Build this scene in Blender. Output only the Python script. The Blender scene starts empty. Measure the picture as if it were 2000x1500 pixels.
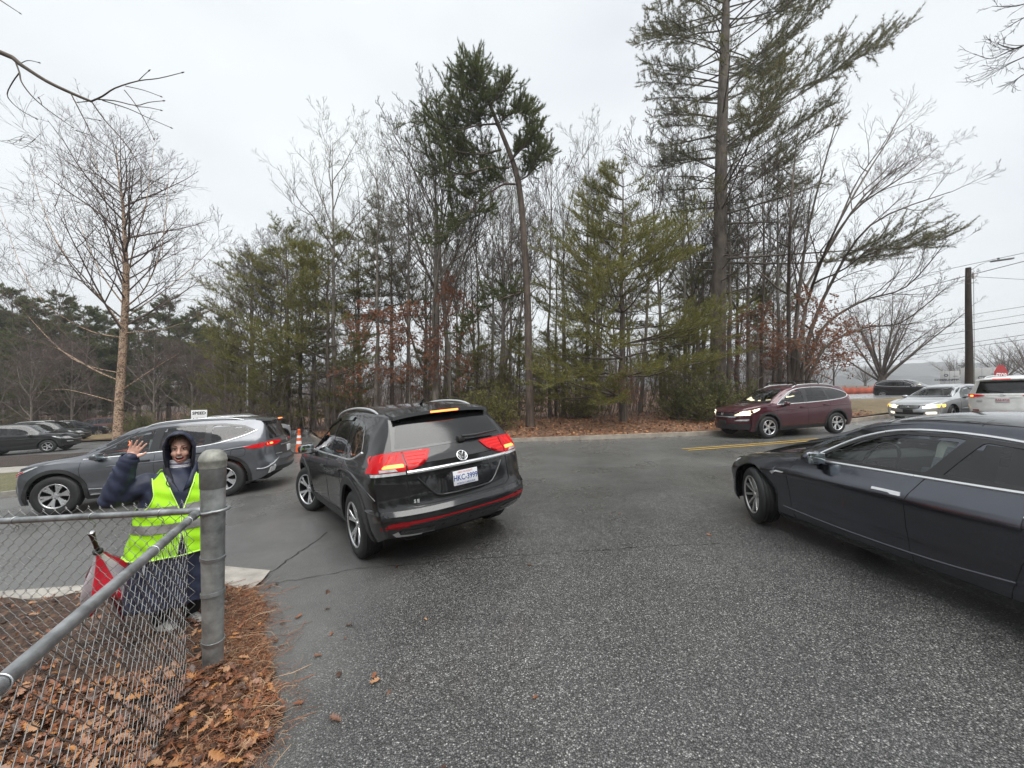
import bpy, bmesh, math, random
import numpy as np
from mathutils import Vector, Matrix, Euler
from mathutils.bvhtree import BVHTree
from mathutils.geometry import delaunay_2d_cdt

S = bpy.context.scene
COL = S.collection
R = math.radians
rnd = random.Random(7)
nrnd = np.random.default_rng(11)

# ------------------------------------------------------------ camera
CAMH = 1.75
FPX, HPX = 780.0, 750.0          # focal length and horizon, in photograph pixels (2000 x 1500)
cam = bpy.data.cameras.new('camera')
cam.sensor_width = 36
cam.lens = 36 * FPX / 2000
cam.clip_start = 0.05
cam.clip_end = 6000
co = bpy.data.objects.new('camera', cam)
COL.objects.link(co)
co.location = (0, 0, CAMH)
co.rotation_euler = (R(90), 0, 0)
S.camera = co

# ------------------------------------------------------------ sky, sun, exposure
W = bpy.data.worlds.new('World')
S.world = W
W.use_nodes = True
nt = W.node_tree
nt.nodes.clear()
SUN_EL, SUN_ROT = R(68), R(160)
sk = nt.nodes.new('ShaderNodeTexSky')
sk.sky_type = 'NISHITA'
sk.sun_disc = False
sk.sun_elevation = SUN_EL
sk.sun_rotation = SUN_ROT
sk.air_density = 1.0
sk.dust_density = 3.0
tc = nt.nodes.new('ShaderNodeTexCoord')
mp = nt.nodes.new('ShaderNodeMapping')
mp.inputs['Scale'].default_value = (1.0, 1.0, 2.6)
ns = nt.nodes.new('ShaderNodeTexNoise')
ns.inputs['Scale'].default_value = 1.6
ns.inputs['Detail'].default_value = 5
ns.inputs['Roughness'].default_value = 0.5
cr = nt.nodes.new('ShaderNodeValToRGB')
cr.color_ramp.elements[0].position = 0.32
cr.color_ramp.elements[0].color = (5.85, 6.15, 6.45, 1)
cr.color_ramp.elements[1].position = 0.68
cr.color_ramp.elements[1].color = (7.25, 7.6, 7.7, 1)
mx = nt.nodes.new('ShaderNodeMix')
mx.data_type = 'RGBA'
mx.inputs['Factor'].default_value = 0.94          # thick cloud over the clear sky
bg = nt.nodes.new('ShaderNodeBackground')
bg.inputs['Strength'].default_value = 0.05
wo = nt.nodes.new('ShaderNodeOutputWorld')
L = nt.links.new
L(tc.outputs['Generated'], mp.inputs['Vector'])
L(mp.outputs['Vector'], ns.inputs['Vector'])
L(ns.outputs['Fac'], cr.inputs['Fac'])
L(sk.outputs['Color'], mx.inputs['A'])
L(cr.outputs['Color'], mx.inputs['B'])
L(mx.outputs['Result'], bg.inputs['Color'])
L(bg.outputs['Background'], wo.inputs['Surface'])

sl = bpy.data.lights.new('sun', 'SUN')
sl.energy = 1.5
sl.angle = R(60)
sl.color = (1, 0.985, 0.96)
so = bpy.data.objects.new('sun', sl)
COL.objects.link(so)
so.location = (0, 0, 60)
so.rotation_euler = (R(90) - SUN_EL, 0, R(180) - SUN_ROT)
S.view_settings.view_transform = 'Standard'
S.view_settings.look = 'None'
S.view_settings.exposure = 1.55
S.view_settings.gamma = 1.0
S.view_settings.use_curve_mapping = False
S.render.engine = 'CYCLES'
S.cycles.max_bounces = 8
S.cycles.transparent_max_bounces = 16
S.cycles.caustics_reflective = False
S.cycles.caustics_refractive = False


# ------------------------------------------------------------ terrain
def gz(x, y):
    """height of the ground: falls to the left and slowly away from the camera"""
    x = 80 * np.tanh(np.asarray(x, float) / 80)
    y = 90 * np.tanh(np.asarray(y, float) / 90)
    return (.0505 * x - .0115 * (np.sqrt(x * x + 9) - 3) - .024 * y
            - .13 * (1 - np.exp(-(np.maximum(0, -x) / 3) ** 2)))


def gnd(px, py, up=0.0):
    """where the sight line of a photograph pixel meets the ground (+up)"""
    k = (px - 1000) / FPX
    d = (py - HPX) / FPX
    lo, hi = 0.3, 300.0
    f = lambda Y: CAMH - d * Y - gz(k * Y, Y) - up
    for Y in np.geomspace(0.5, 300, 400):
        if f(Y) < 0:
            hi = Y
            break
        lo = Y
    for _ in range(40):
        m = .5 * (lo + hi)
        if f(m) < 0:
            hi = m
        else:
            lo = m
    return np.array([k * lo, lo])


def G(x, y, dz=0.0):
    return Vector((x, y, float(gz(x, y)) + dz))


# ------------------------------------------------------------ objects
def obj(name, me, mat=None, parent=None, label=None, cat=None, group=None, kind=None):
    o = bpy.data.objects.new(name, me)
    COL.objects.link(o)
    if mat is not None and me is not None:
        for m in (mat if isinstance(mat, (list, tuple)) else [mat]):
            me.materials.append(m)
    if parent is not None:
        o.parent = parent
    tag(o, label, cat, group, kind)
    return o


def tag(o, label=None, cat=None, group=None, kind=None):
    if label: o['label'] = label
    if cat: o['category'] = cat
    if group: o['group'] = group
    if kind: o['kind'] = kind
    return o


def thing(name, label, cat, loc=(0, 0, 0), rz=0.0, group=None):
    o = bpy.data.objects.new(name, None)
    COL.objects.link(o)
    o.empty_display_size = .1
    o.location = loc
    o.rotation_euler = (0, 0, rz)
    return tag(o, label, cat, group)


def mesh(name, v, f, smooth=True, sharp=None):
    me = bpy.data.meshes.new(name)
    me.from_pydata([tuple(p) for p in v], [], [tuple(q) for q in f])
    if smooth:
        me.polygons.foreach_set('use_smooth', [True] * len(me.polygons))
        if sharp:
            me.set_sharp_from_angle(angle=R(sharp))
    me.update()
    return me


def npmesh(name, v, f, smooth=True):
    """fast mesh from arrays; f is (n,3) or (n,4)"""
    v = np.asarray(v, np.float32)
    f = np.asarray(f, np.int32)
    me = bpy.data.meshes.new(name)
    k = f.shape[1]
    me.vertices.add(len(v))
    me.vertices.foreach_set('co', v.ravel())
    me.loops.add(f.size)
    me.loops.foreach_set('vertex_index', f.ravel())
    me.polygons.add(len(f))
    me.polygons.foreach_set('loop_start', np.arange(0, f.size, k, dtype=np.int32))
    me.polygons.foreach_set('loop_total', np.full(len(f), k, np.int32))
    if smooth:
        me.polygons.foreach_set('use_smooth', np.ones(len(f), bool))
    me.update(calc_edges=True)
    return me


def bm_mesh(name, bm, smooth=True, sharp=35):
    me = bpy.data.meshes.new(name)
    bmesh.ops.recalc_face_normals(bm, faces=bm.faces)
    bm.to_mesh(me)
    bm.free()
    if smooth:
        me.polygons.foreach_set('use_smooth', [True] * len(me.polygons))
        me.set_sharp_from_angle(angle=R(sharp))
    return me


def box_bm(bm, c, s, bev=0.0, rot=None, seg=2):
    """a box with rounded edges; c centre, s full size"""
    r = bmesh.ops.create_cube(bm, size=1)
    vs = r['verts']
    M = Matrix.Diagonal((s[0], s[1], s[2], 1))
    bmesh.ops.transform(bm, matrix=M, verts=vs)
    if bev > 0:
        es = list({e for v in vs for e in v.link_edges})
        rr = bmesh.ops.bevel(bm, geom=es, offset=min(bev, .49 * min(s)), segments=seg, profile=.5, affect='EDGES')
        vs = list({v for f in rr['faces'] for v in f.verts} | {v for v in vs if v.is_valid})
    T = Matrix.Translation(c)
    if rot is not None:
        T = T @ Euler(rot).to_matrix().to_4x4()
    bmesh.ops.transform(bm, matrix=T, verts=vs)
    return vs


def box(name, c, s, mat, parent=None, bev=0.0, rot=None, **k):
    bm = bmesh.new()
    box_bm(bm, c, s, bev, rot)
    return obj(name, bm_mesh(name, bm), mat, parent, **k)


def tube_arrays(paths, closed=False):
    """paths: list of (points (n,3), radii (n,), sides) -> verts, quads"""
    V, Fq, base = [], [], 0
    for P, r, k in paths:
        P = np.asarray(P, float)
        n = len(P)
        r = np.broadcast_to(np.asarray(r, float), (n,))
        T = np.empty_like(P)
        T[1:-1] = P[2:] - P[:-2]
        T[0] = P[1] - P[0]
        T[-1] = P[-1] - P[-2]
        T /= np.linalg.norm(T, axis=1)[:, None] + 1e-9
        ref = np.array([0, 0, 1.]) if abs(T[:, 2]).mean() < .8 else np.array([1., 0, 0])
        A = np.cross(T, ref)
        A /= np.linalg.norm(A, axis=1)[:, None] + 1e-9
        B = np.cross(T, A)
        a = np.arange(k) * 2 * math.pi / k
        ring = P[:, None] + r[:, None, None] * (np.cos(a)[None, :, None] * A[:, None] + np.sin(a)[None, :, None] * B[:, None])
        V.append(ring.reshape(-1, 3))
        i = np.arange(n - 1)[:, None] * k + np.arange(k)[None]
        j = np.arange(n - 1)[:, None] * k + (np.arange(k)[None] + 1) % k
        Fq.append((base + np.stack([i, j, j + k, i + k], -1)).reshape(-1, 4))
        base += n * k
    return np.concatenate(V), np.concatenate(Fq)


def tube(name, P, r, mat, parent=None, k=8, caps=True, **kw):
    v, f = tube_arrays([(P, r, k)])
    f = [list(q) for q in f]
    if caps:
        n = len(v)
        f.append(list(range(k))[::-1])
        f.append(list(range(n - k, n)))
    return obj(name, mesh(name, v, f, sharp=50), mat, parent, **kw)


def lathe(prof, n, axis='z', ang=2 * math.pi):
    """prof [(r,h)] -> verts, faces around an axis"""
    V, Fc = [], []
    m = len(prof)
    for i in range(n):
        a = ang * i / n
        c, s = math.cos(a), math.sin(a)
        for r, h in prof:
            V.append((r * c, r * s, h) if axis == 'z' else (r * c, h, r * s))
    for i in range(n):
        i2 = (i + 1) % n
        for j in range(m - 1):
            a, b, c, d = i * m + j, i2 * m + j, i2 * m + j + 1, i * m + j + 1
            if prof[j][0] < 1e-6: Fc.append((a, c, d))
            elif prof[j + 1][0] < 1e-6: Fc.append((a, b, d))
            else: Fc.append((a, b, c, d))
    return V, Fc


def chaikin(P, n=2, closed=True):
    P = [np.array(p, float) for p in P]
    for _ in range(n):
        Q = []
        m = len(P)
        if not closed: Q.append(P[0])
        for i in range(m if closed else m - 1):
            a, b = P[i], P[(i + 1) % m]
            Q += [a * .75 + b * .25, a * .25 + b * .75]
        if not closed: Q.append(P[-1])
        P = Q
    return P


def dense(P, step, closed=False):
    Q = []
    m = len(P)
    for i in range(m if closed else m - 1):
        a, b = np.array(P[i], float), np.array(P[(i + 1) % m], float)
        k = max(1, int(np.ceil(np.linalg.norm(b - a) / step)))
        for j in range(k): Q.append(a + (b - a) * j / k)
    if not closed: Q.append(np.array(P[-1], float))
    return Q


def inpoly(pt, P):
    x, y = pt
    r = False
    j = len(P) - 1
    for i in range(len(P)):
        xi, yi = P[i][0], P[i][1]
        xj, yj = P[j][0], P[j][1]
        if (yi > y) != (yj > y) and x < (xj - xi) * (y - yi) / (yj - yi + 1e-12) + xi: r = not r
        j = i
    return r


def cdt(outer, step, holes=(), jitter=0.0):
    """triangulate a 2-D polygon with holes and a fill of inner points"""
    loops = [dense(outer, step, True)] + [dense(h, step, True) for h in holes]
    pts, edges = [], []
    for l in loops:
        b = len(pts)
        pts += [Vector((float(p[0]), float(p[1]))) for p in l]
        edges += [(b + i, b + (i + 1) % len(l)) for i in range(len(l))]
    A = np.array(outer, float)
    lo, hi = A.min(0), A.max(0)
    nb = len(pts)
    B = np.array([tuple(p) for p in pts])
    for i, x in enumerate(np.arange(lo[0] + step * .5, hi[0], step)):
        for y in np.arange(lo[1] + step * (.25 + .5 * (i % 2)), hi[1], step):
            if not inpoly((x, y), outer) or any(inpoly((x, y), h) for h in holes): continue
            if np.min(((B - (x, y)) ** 2).sum(1)) < (.45 * step) ** 2: continue
            pts.append(Vector((x, y)))
    v, e, f, *_ = delaunay_2d_cdt(pts, edges, [], 0, 1e-6)
    V = np.array([tuple(p) for p in v])
    out = []
    for t in f:
        c = V[list(t)].mean(0)
        if inpoly(c, outer) and not any(inpoly(c, h) for h in holes): out.append(tuple(t))
    return V, out


def sheet(name, poly, step, dz, mat, holes=(), bump=None, **kw):
    """a piece of ground following the terrain"""
    V, Fc = cdt(poly, step, holes)
    z = gz(V[:, 0], V[:, 1]) + dz
    if bump is not None: z = z + bump(V[:, 0], V[:, 1])
    Fo = []
    for t in Fc:
        a, b, c = V[t[0]], V[t[1]], V[t[2]]
        Fo.append(t if (b[0] - a[0]) * (c[1] - a[1]) - (b[1] - a[1]) * (c[0] - a[0]) > 0 else t[::-1])
    return obj(name, mesh(name, np.column_stack([V, z]), Fo), mat, **kw)


# ------------------------------------------------------------ materials
MATS = {}


class NT:
    """a thin wrapper that builds a node material"""
    def __init__(s, name):
        s.m = bpy.data.materials.new(name)
        s.m.use_nodes = True
        s.t = s.m.node_tree
        s.b = s.t.nodes['Principled BSDF']
        s.out = s.t.nodes['Material Output']

    def n(s, typ, **k):
        x = s.t.nodes.new('ShaderNode' + typ)
        for a, b in k.items():
            if a in x.inputs: x.inputs[a].default_value = b
            else: setattr(x, a, b)
        return x

    def l(s, a, b): s.t.links.new(a, b)

    def coord(s, scale=1.0, obj=True):
        t = s.n('TexCoord')
        return t.outputs['Object' if obj else 'Generated']

    def noise(s, scale, detail=3, rough=.55, vec=None, dist=0.0):
        x = s.n('TexNoise')
        x.inputs['Scale'].default_value = scale
        x.inputs['Detail'].default_value = detail
        x.inputs['Roughness'].default_value = rough
        x.inputs['Distortion'].default_value = dist
        s.l(vec if vec is not None else s.coord(), x.inputs['Vector'])
        return x.outputs['Fac']

    def ramp(s, fac, stops, interp='LINEAR'):
        x = s.n('ValToRGB')
        r = x.color_ramp
        r.interpolation = interp
        while len(r.elements) < len(stops): r.elements.new(.5)
        for e, (p, c) in zip(r.elements, stops):
            e.position = p
            e.color = (*c, 1) if len(c) == 3 else c
        s.l(fac, x.inputs['Fac'])
        return x.outputs['Color']

    def mix(s, fac, a, b, typ='MIX'):
        x = s.n('Mix', data_type='RGBA', blend_type=typ)
        for sock, v in (('Factor', fac), ('A', a), ('B', b)):
            i = [q for q in x.inputs if q.name == sock and (q.type == 'RGBA' or sock == 'Factor')][0]
            if hasattr(v, 'node'): s.l(v, i)
            elif isinstance(v, (int, float)): i.default_value = v
            else: i.default_value = (*v, 1)
        return [q for q in x.outputs if q.type == 'RGBA'][0]

    def math(s, op, a, b=0.0):
        x = s.n('Math', operation=op)
        for i, v in enumerate((a, b)):
            if hasattr(v, 'node'): s.l(v, x.inputs[i])
            else: x.inputs[i].default_value = v
        return x.outputs[0]

    def bump(s, h, strength=.3, dist=.01):
        x = s.n('Bump')
        x.inputs['Strength'].default_value = strength
        x.inputs['Distance'].default_value = dist
        s.l(h, x.inputs['Height'])
        s.l(x.outputs['Normal'], s.b.inputs['Normal'])

    def col(s, v):
        if hasattr(v, 'node'): s.l(v, s.b.inputs['Base Color'])
        else: s.b.inputs['Base Color'].default_value = (*v, 1)

    def rough(s, v):
        if hasattr(v, 'node'): s.l(v, s.b.inputs['Roughness'])
        else: s.b.inputs['Roughness'].default_value = v


def M(name, c, rough=.5, metal=0.0, var=0.0, vs=8.0, bump=0.0, bs=60.0, bd=.004, spec=.5, coat=0.0, crough=.05):
    """a plain procedural material: base colour with noise variation and relief"""
    if name in MATS: return MATS[name]
    t = NT(name)
    b = t.b
    b.inputs['Metallic'].default_value = metal
    b.inputs['Specular IOR Level'].default_value = spec
    b.inputs['Coat Weight'].default_value = coat
    b.inputs['Coat Roughness'].default_value = crough
    t.rough(rough)
    if var > 0:
        f = t.noise(vs, 5, .6)
        t.col(t.ramp(f, [(.3, tuple(q * (1 - var) for q in c)), (.7, tuple(min(1, q * (1 + var)) for q in c))]))
        t.rough(t.math('ADD', t.math('MULTIPLY', f, .25), rough - .12))
    else:
        t.col(c)
    if bump > 0: t.bump(t.noise(bs, 4), bump, bd)
    MATS[name] = t.m
    return t.m


def M_emit(name, c, e, base=None, strength=1.0):
    if name in MATS: return MATS[name]
    t = NT(name)
    t.col(base or c)
    t.rough(.22)
    t.b.inputs['Specular IOR Level'].default_value = .3
    t.b.inputs['Emission Color'].default_value = (*e, 1)
    t.b.inputs['Emission Strength'].default_value = strength
    MATS[name] = t.m
    return t.m


def M_paint(name, c, metal=.35, flake=.0, rough=.28):
    """wet clear-coated car paint; the back of the panel is dark trim"""
    if name in MATS: return MATS[name]
    t = NT(name)
    b = t.b
    f = t.noise(5, 4, .6)
    drops = t.noise(240, 2, .5)
    t.col(t.ramp(f, [(.25, tuple(q * .9 for q in c)), (.75, tuple(min(1, q * 1.08) for q in c))]))
    b.inputs['Metallic'].default_value = metal
    b.inputs['Specular IOR Level'].default_value = .2
    t.rough(rough)
    b.inputs['Coat Weight'].default_value = 1.0
    cro = t.math('MULTIPLY', t.math('POWER', t.noise(3.5, 5, .65), 2.0), .09)
    t.l(cro, b.inputs['Coat Roughness'])
    bp = t.n('Bump')
    bp.inputs['Strength'].default_value = .05
    bp.inputs['Distance'].default_value = .002
    t.l(t.ramp(drops, [(.56, (0, 0, 0)), (.66, (1, 1, 1))]), bp.inputs['Height'])
    t.l(bp.outputs['Normal'], b.inputs['Coat Normal'])
    ge = t.n('NewGeometry')
    df = t.n('BsdfDiffuse')
    df.inputs['Color'].default_value = (.02, .02, .022, 1)
    ms = t.n('MixShader')
    t.l(ge.outputs['Backfacing'], ms.inputs['Fac'])
    t.l(b.outputs['BSDF'], ms.inputs[1])
    t.l(df.outputs['BSDF'], ms.inputs[2])
    t.l(ms.outputs['Shader'], t.out.inputs['Surface'])
    MATS[name] = t.m
    return t.m


def M_glass(name, tint, ior=1.5, rough=.0, wet=.4):
    """thin window glass: tinted see-through with a clear reflection"""
    if name in MATS: return MATS[name]
    t = NT(name)
    t.t.nodes.remove(t.b)
    tr = t.n('BsdfTransparent')
    tr.inputs['Color'].default_value = (*tint, 1)
    gl = t.n('BsdfGlossy')
    gl.inputs['Roughness'].default_value = rough + .01
    gl.inputs['Color'].default_value = (1, 1, 1, 1)
    fr = t.n('Fresnel')
    fr.inputs['IOR'].default_value = ior
    ge = t.n('NewGeometry')
    # two glass faces reflect about twice what one does
    fac = t.math('MINIMUM', t.math('MULTIPLY', fr.outputs['Fac'], 1.35), 1.0)
    ms = t.n('MixShader')
    t.l(fac, ms.inputs['Fac'])
    t.l(tr.outputs['BSDF'], ms.inputs[1])
    t.l(gl.outputs['BSDF'], ms.inputs[2])
    t.l(ms.outputs['Shader'], t.out.inputs['Surface'])
    MATS[name] = t.m
    return t.m


CHROME = M('chrome trim', (.80, .81, .82), .30, .85, var=.05)
SATIN = M('satin aluminium', (.66, .67, .68), .36, .7, var=.06)
ALLOY = M('alloy wheel silver', (.66, .66, .67), .28, .9, var=.06)
ALLOYD = M('alloy wheel dark pocket', (.025, .025, .027), .4, .3)
TYRE = M('tyre rubber', (.017, .017, .018), .62, var=.25, vs=14, bump=.25, bs=120)
BLACKP = M('black plastic trim', (.02, .02, .021), .5, var=.15, vs=20, bump=.15, bs=300, bd=.001)
GLOSSB = M('gloss black trim', (.008, .008, .009), .12, coat=.6)
DARKIN = M('dark interior trim', (.03, .03, .033), .8, var=.2)
TANIN = M('light interior trim', (.32, .31, .29), .8, var=.1)
UNDER = M('underbody', (.008, .008, .008), .9)
SEAM = M('panel gap', (.004, .004, .004), .9)
REDL = M('red lamp lens', (.26, .006, .01), .25, spec=.3)
REDLIT = M_emit('red lamp lens lit', (.4, .006, .008), (1, .03, .02), strength=.42)
REDHOT = M_emit('brake light lit', (.8, .1, .03), (1, .2, .05), strength=1.5)
REDDIM = M_emit('red lamp lens glowing', (.26, .005, .008), (1, .015, .02), strength=.10)
AMBERLIT = M_emit('amber turn light lit', (.8, .35, .05), (1, .5, .08), strength=1.2)
CLEARL = M('clear lamp lens', (.6, .61, .62), .1, .3, coat=.8, var=.25, vs=25)
HEADLIT = M_emit('headlight lit', (.9, .85, .7), (1, .84, .55), strength=.75)
HEADDIM = M_emit('headlight lens warm', (.75, .7, .58), (1, .86, .6), strength=.55)
GLASSF = M_glass('front window glass', (.80, .88, .85))
GLASSD = M_glass('privacy glass', (.09, .1, .1))
GLASSW = M_glass('windscreen glass', (.78, .86, .84))
GLASSR = M_glass('wet rear glass', (.1, .1, .11), rough=.1)
MIRRORG = M('mirror glass', (.5, .55, .57), .05, 1.0)
PLATEW = M('plate white', (.72, .73, .76), .4, var=.04)
WHITEP = M('white paint', (.8, .8, .79), .4, var=.04)


# ============================================================ vehicles
class Pch:
    """monotone cubic through (x, y) pairs"""
    def __init__(s, pts):
        p = np.array(sorted(pts), float)
        s.x, s.y = p[:, 0], p[:, 1]
        h = np.diff(s.x)
        d = np.diff(s.y) / h
        m = np.zeros(len(p))
        if len(p) > 2:
            for i in range(1, len(p) - 1):
                if d[i - 1] * d[i] > 0:
                    w1, w2 = 2 * h[i] + h[i - 1], h[i] + 2 * h[i - 1]
                    m[i] = (w1 + w2) / (w1 / d[i - 1] + w2 / d[i])
        m[0], m[-1] = d[0], d[-1]
        s.m, s.h = m, h

    def __call__(s, x):
        x = float(min(max(x, s.x[0]), s.x[-1]))
        i = min(max(int(np.searchsorted(s.x, x)) - 1, 0), len(s.h) - 1)
        t = (x - s.x[i]) / s.h[i]
        return float((2 * t**3 - 3 * t**2 + 1) * s.y[i] + (t**3 - 2 * t**2 + t) * s.h[i] * s.m[i]
                     + (-2 * t**3 + 3 * t**2) * s.y[i + 1] + (t**3 - t**2) * s.h[i] * s.m[i + 1])


def clip(P, nx, nz, d):
    """part of a polygon where nx*x+nz*z<=d"""
    out = []
    for i in range(len(P)):
        a, b = P[i], P[(i + 1) % len(P)]
        fa, fb = nx * a[0] + nz * a[1] - d, nx * b[0] + nz * b[1] - d
        if fa <= 0: out.append(a)
        if (fa < 0 < fb) or (fb < 0 < fa):
            t = fa / (fa - fb)
            out.append((a[0] + (b[0] - a[0]) * t, a[1] + (b[1] - a[1]) * t))
    return out


def rc(P, r, n=4):
    """round the corners of a polygon with about radius r"""
    A = [np.array(p, float) for p in P]
    out = []
    for i in range(len(A)):
        a, b, c = A[i - 1], A[i], A[(i + 1) % len(A)]
        e1, e2 = a - b, c - b
        l1, l2 = np.linalg.norm(e1), np.linalg.norm(e2)
        if l1 < 1e-5 or l2 < 1e-5: continue
        d = min(r, .42 * l1, .42 * l2)
        p, q = b + e1 / l1 * d, b + e2 / l2 * d
        if np.dot(e1, e2) / (l1 * l2) < -.94:
            out.append(tuple(b))
            continue
        for t in np.linspace(0, 1, n):
            out.append(tuple((1 - t) ** 2 * p + 2 * t * (1 - t) * b + t * t * q))
    return out


def inset(P, d):
    A = np.array(P, float)
    n = len(A)
    ar = sum(A[i][0] * A[(i + 1) % n][1] - A[(i + 1) % n][0] * A[i][1] for i in range(n))
    sg = 1 if ar > 0 else -1
    out = []
    for i in range(n):
        a, b, c = A[i - 1], A[i], A[(i + 1) % n]
        e1, e2 = b - a, c - b
        l1, l2 = np.linalg.norm(e1), np.linalg.norm(e2)
        if l1 < 1e-6 or l2 < 1e-6: continue
        n1, n2 = np.array([-e1[1], e1[0]]) / l1, np.array([-e2[1], e2[0]]) / l2
        m = n1 + n2
        k = m @ m
        if k < .3: m = n1; k = 1.
        else: m = m * 2 / k
        ml = np.linalg.norm(m)
        if ml > 2: m = m * 2 / ml
        out.append(tuple(b + sg * m * d))
    return out


_WH = {}


def wheel_meshes(key, Rt, Rr, wd, spokes, silver, wid=(.055, .075), pair=0.0, dark=True, twist=0.0, dish=.012):
    """tyre and rim meshes; axis along y, outer face towards +y"""
    if key in _WH: return _WH[key]
    h = wd / 2
    pr = [(Rr - .012, -h * .86), (Rr + .012, -h * .95), (Rr + (Rt - Rr) * .5, -h), (Rt - .03, -h * .93), (Rt - .008, -h * .8)]
    for g in (-.45, -.15, .15, .45):
        pr += [(Rt - .001, h * (g - .11)), (Rt, h * (g + .09)), (Rt - .009, h * (g + .1)), (Rt - .009, h * (g + .16))]
    pr += [(Rt - .001, h * .66), (Rt - .008, h * .8), (Rt - .03, h * .93), (Rt - .035, h * .955), (Rr + (Rt - Rr) * .5, h),
           (Rr + .03, h * .985), (Rr + .022, h * .95), (Rr + .006, h * .97), (Rr - .012, h * .9)]
    v, f = lathe(pr, 56, 'y')
    ty = mesh('tyre', v, f, sharp=40)
    # rim: lip + barrel, then spokes
    V, Fc, MI = [], [], []

    def add(v, f, mi):
        b = len(V)
        V.extend(v)
        for q in f:
            Fc.append(tuple(b + i for i in q))
            MI.append(mi)
    v, f = lathe([(Rr - .004, h * .86), (Rr + .008, h * .93), (Rr + .002, h * .98), (Rr - .010, h * .95), (Rr - .016, h * .88)], 56, 'y')
    add(v, f, 0)
    v, f = lathe([(Rr - .016, h * .88), (Rr - .024, h * .32), (Rr - .035, -h * .5), (Rr - .04, -h * .8)], 40, 'y')
    add(v, f, 1)
    v, f = lathe([(Rr - .03, -h * .35), (.0, -h * .35)], 40, 'y')
    add(v, f, 1)
    v, f = lathe([(Rr * .66, -h * .22), (Rr * .66, -h * .05), (.06, -h * .05)], 40, 'y')   # brake disc
    add(v, f, 2)
    r0, r1 = .045, Rr - .014
    y_hub, y_rim = h * .72 - dish, h * .86
    for i in range(spokes):
        for sd in ((-1, 1) if pair > 0 else (0,)):
            a0 = 2 * math.pi * (i + .5) / spokes + math.pi / 2
            secs = []
            for t in np.linspace(0, 1, 6):
                r = r0 + (r1 - r0) * t
                a = a0 + sd * pair * (.35 + .65 * t) + twist * t * t
                w = (wid[0] + (wid[1] - wid[0]) * t) / 2
                y = y_hub + (y_rim - y_hub) * t * t + .010 * math.sin(math.pi * t)
                c, s_ = math.cos(a), math.sin(a)
                px, pz = -s_, c
                secs.append([(r * c + px * w * .82, y, r * s_ + pz * w * .82), (r * c - px * w * .82, y, r * s_ - pz * w * .82),
                             (r * c - px * w, y - .008, r * s_ - pz * w), (r * c - px * w * 1.05, y - .05, r * s_ - pz * w * 1.05),
                             (r * c + px * w * 1.05, y - .05, r * s_ + pz * w * 1.05), (r * c + px * w, y - .008, r * s_ + pz * w)])
            b = len(V)
            V.extend([p for q in secs for p in q])
            for j in range(5):
                for k in range(6):
                    k2 = (k + 1) % 6
                    Fc.append((b + j * 6 + k, b + j * 6 + k2, b + j * 6 + 6 + k2, b + j * 6 + 6 + k))
                    MI.append(0 if (k in (0, 1, 5) or not dark) else 1)
    v, f = lathe([(.075, y_hub - .03), (.07, y_hub - .002), (.05, y_hub + .004), (.034, y_hub + .002), (.032, y_hub + .008), (0, y_hub + .010)], 24, 'y')
    add(v, f, 0)
    for i in range(5):
        a = 2 * math.pi * i / 5
        v, f = lathe([(.011, y_hub - .004), (.009, y_hub + .004), (0, y_hub + .004)], 8, 'y')
        v = [(p[0] + .054 * math.cos(a), p[1], p[2] + .054 * math.sin(a)) for p in v]
        add(v, f, 1)
    rm = mesh('rim', V, Fc, sharp=30)
    for m in (silver, ALLOYD, ALLOYD if dark else M('brake disc', (.12, .12, .12), .45, .8)): rm.materials.append(m)
    rm.polygons.foreach_set('material_index', MI)
    ty.materials.append(TYRE)
    _WH[key] = (ty, rm)
    return _WH[key]


def text_mesh(s, size, align='CENTER', extrude=.002, bold=0.0, spacing=1.0):
    c = bpy.data.curves.new('lettering', 'FONT')
    c.body = s
    c.size = size
    c.align_x = align
    c.align_y = 'CENTER'
    c.extrude = extrude
    c.offset = bold
    c.space_character = spacing
    c.resolution_u = 3
    o = bpy.data.objects.new('lettering', c)
    COL.objects.link(o)
    dg = bpy.context.evaluated_depsgraph_get()
    me = bpy.data.meshes.new_from_object(o.evaluated_get(dg))
    bpy.data.objects.remove(o)
    bpy.data.curves.remove(c)
    me.materials.clear()
    return me


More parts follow.
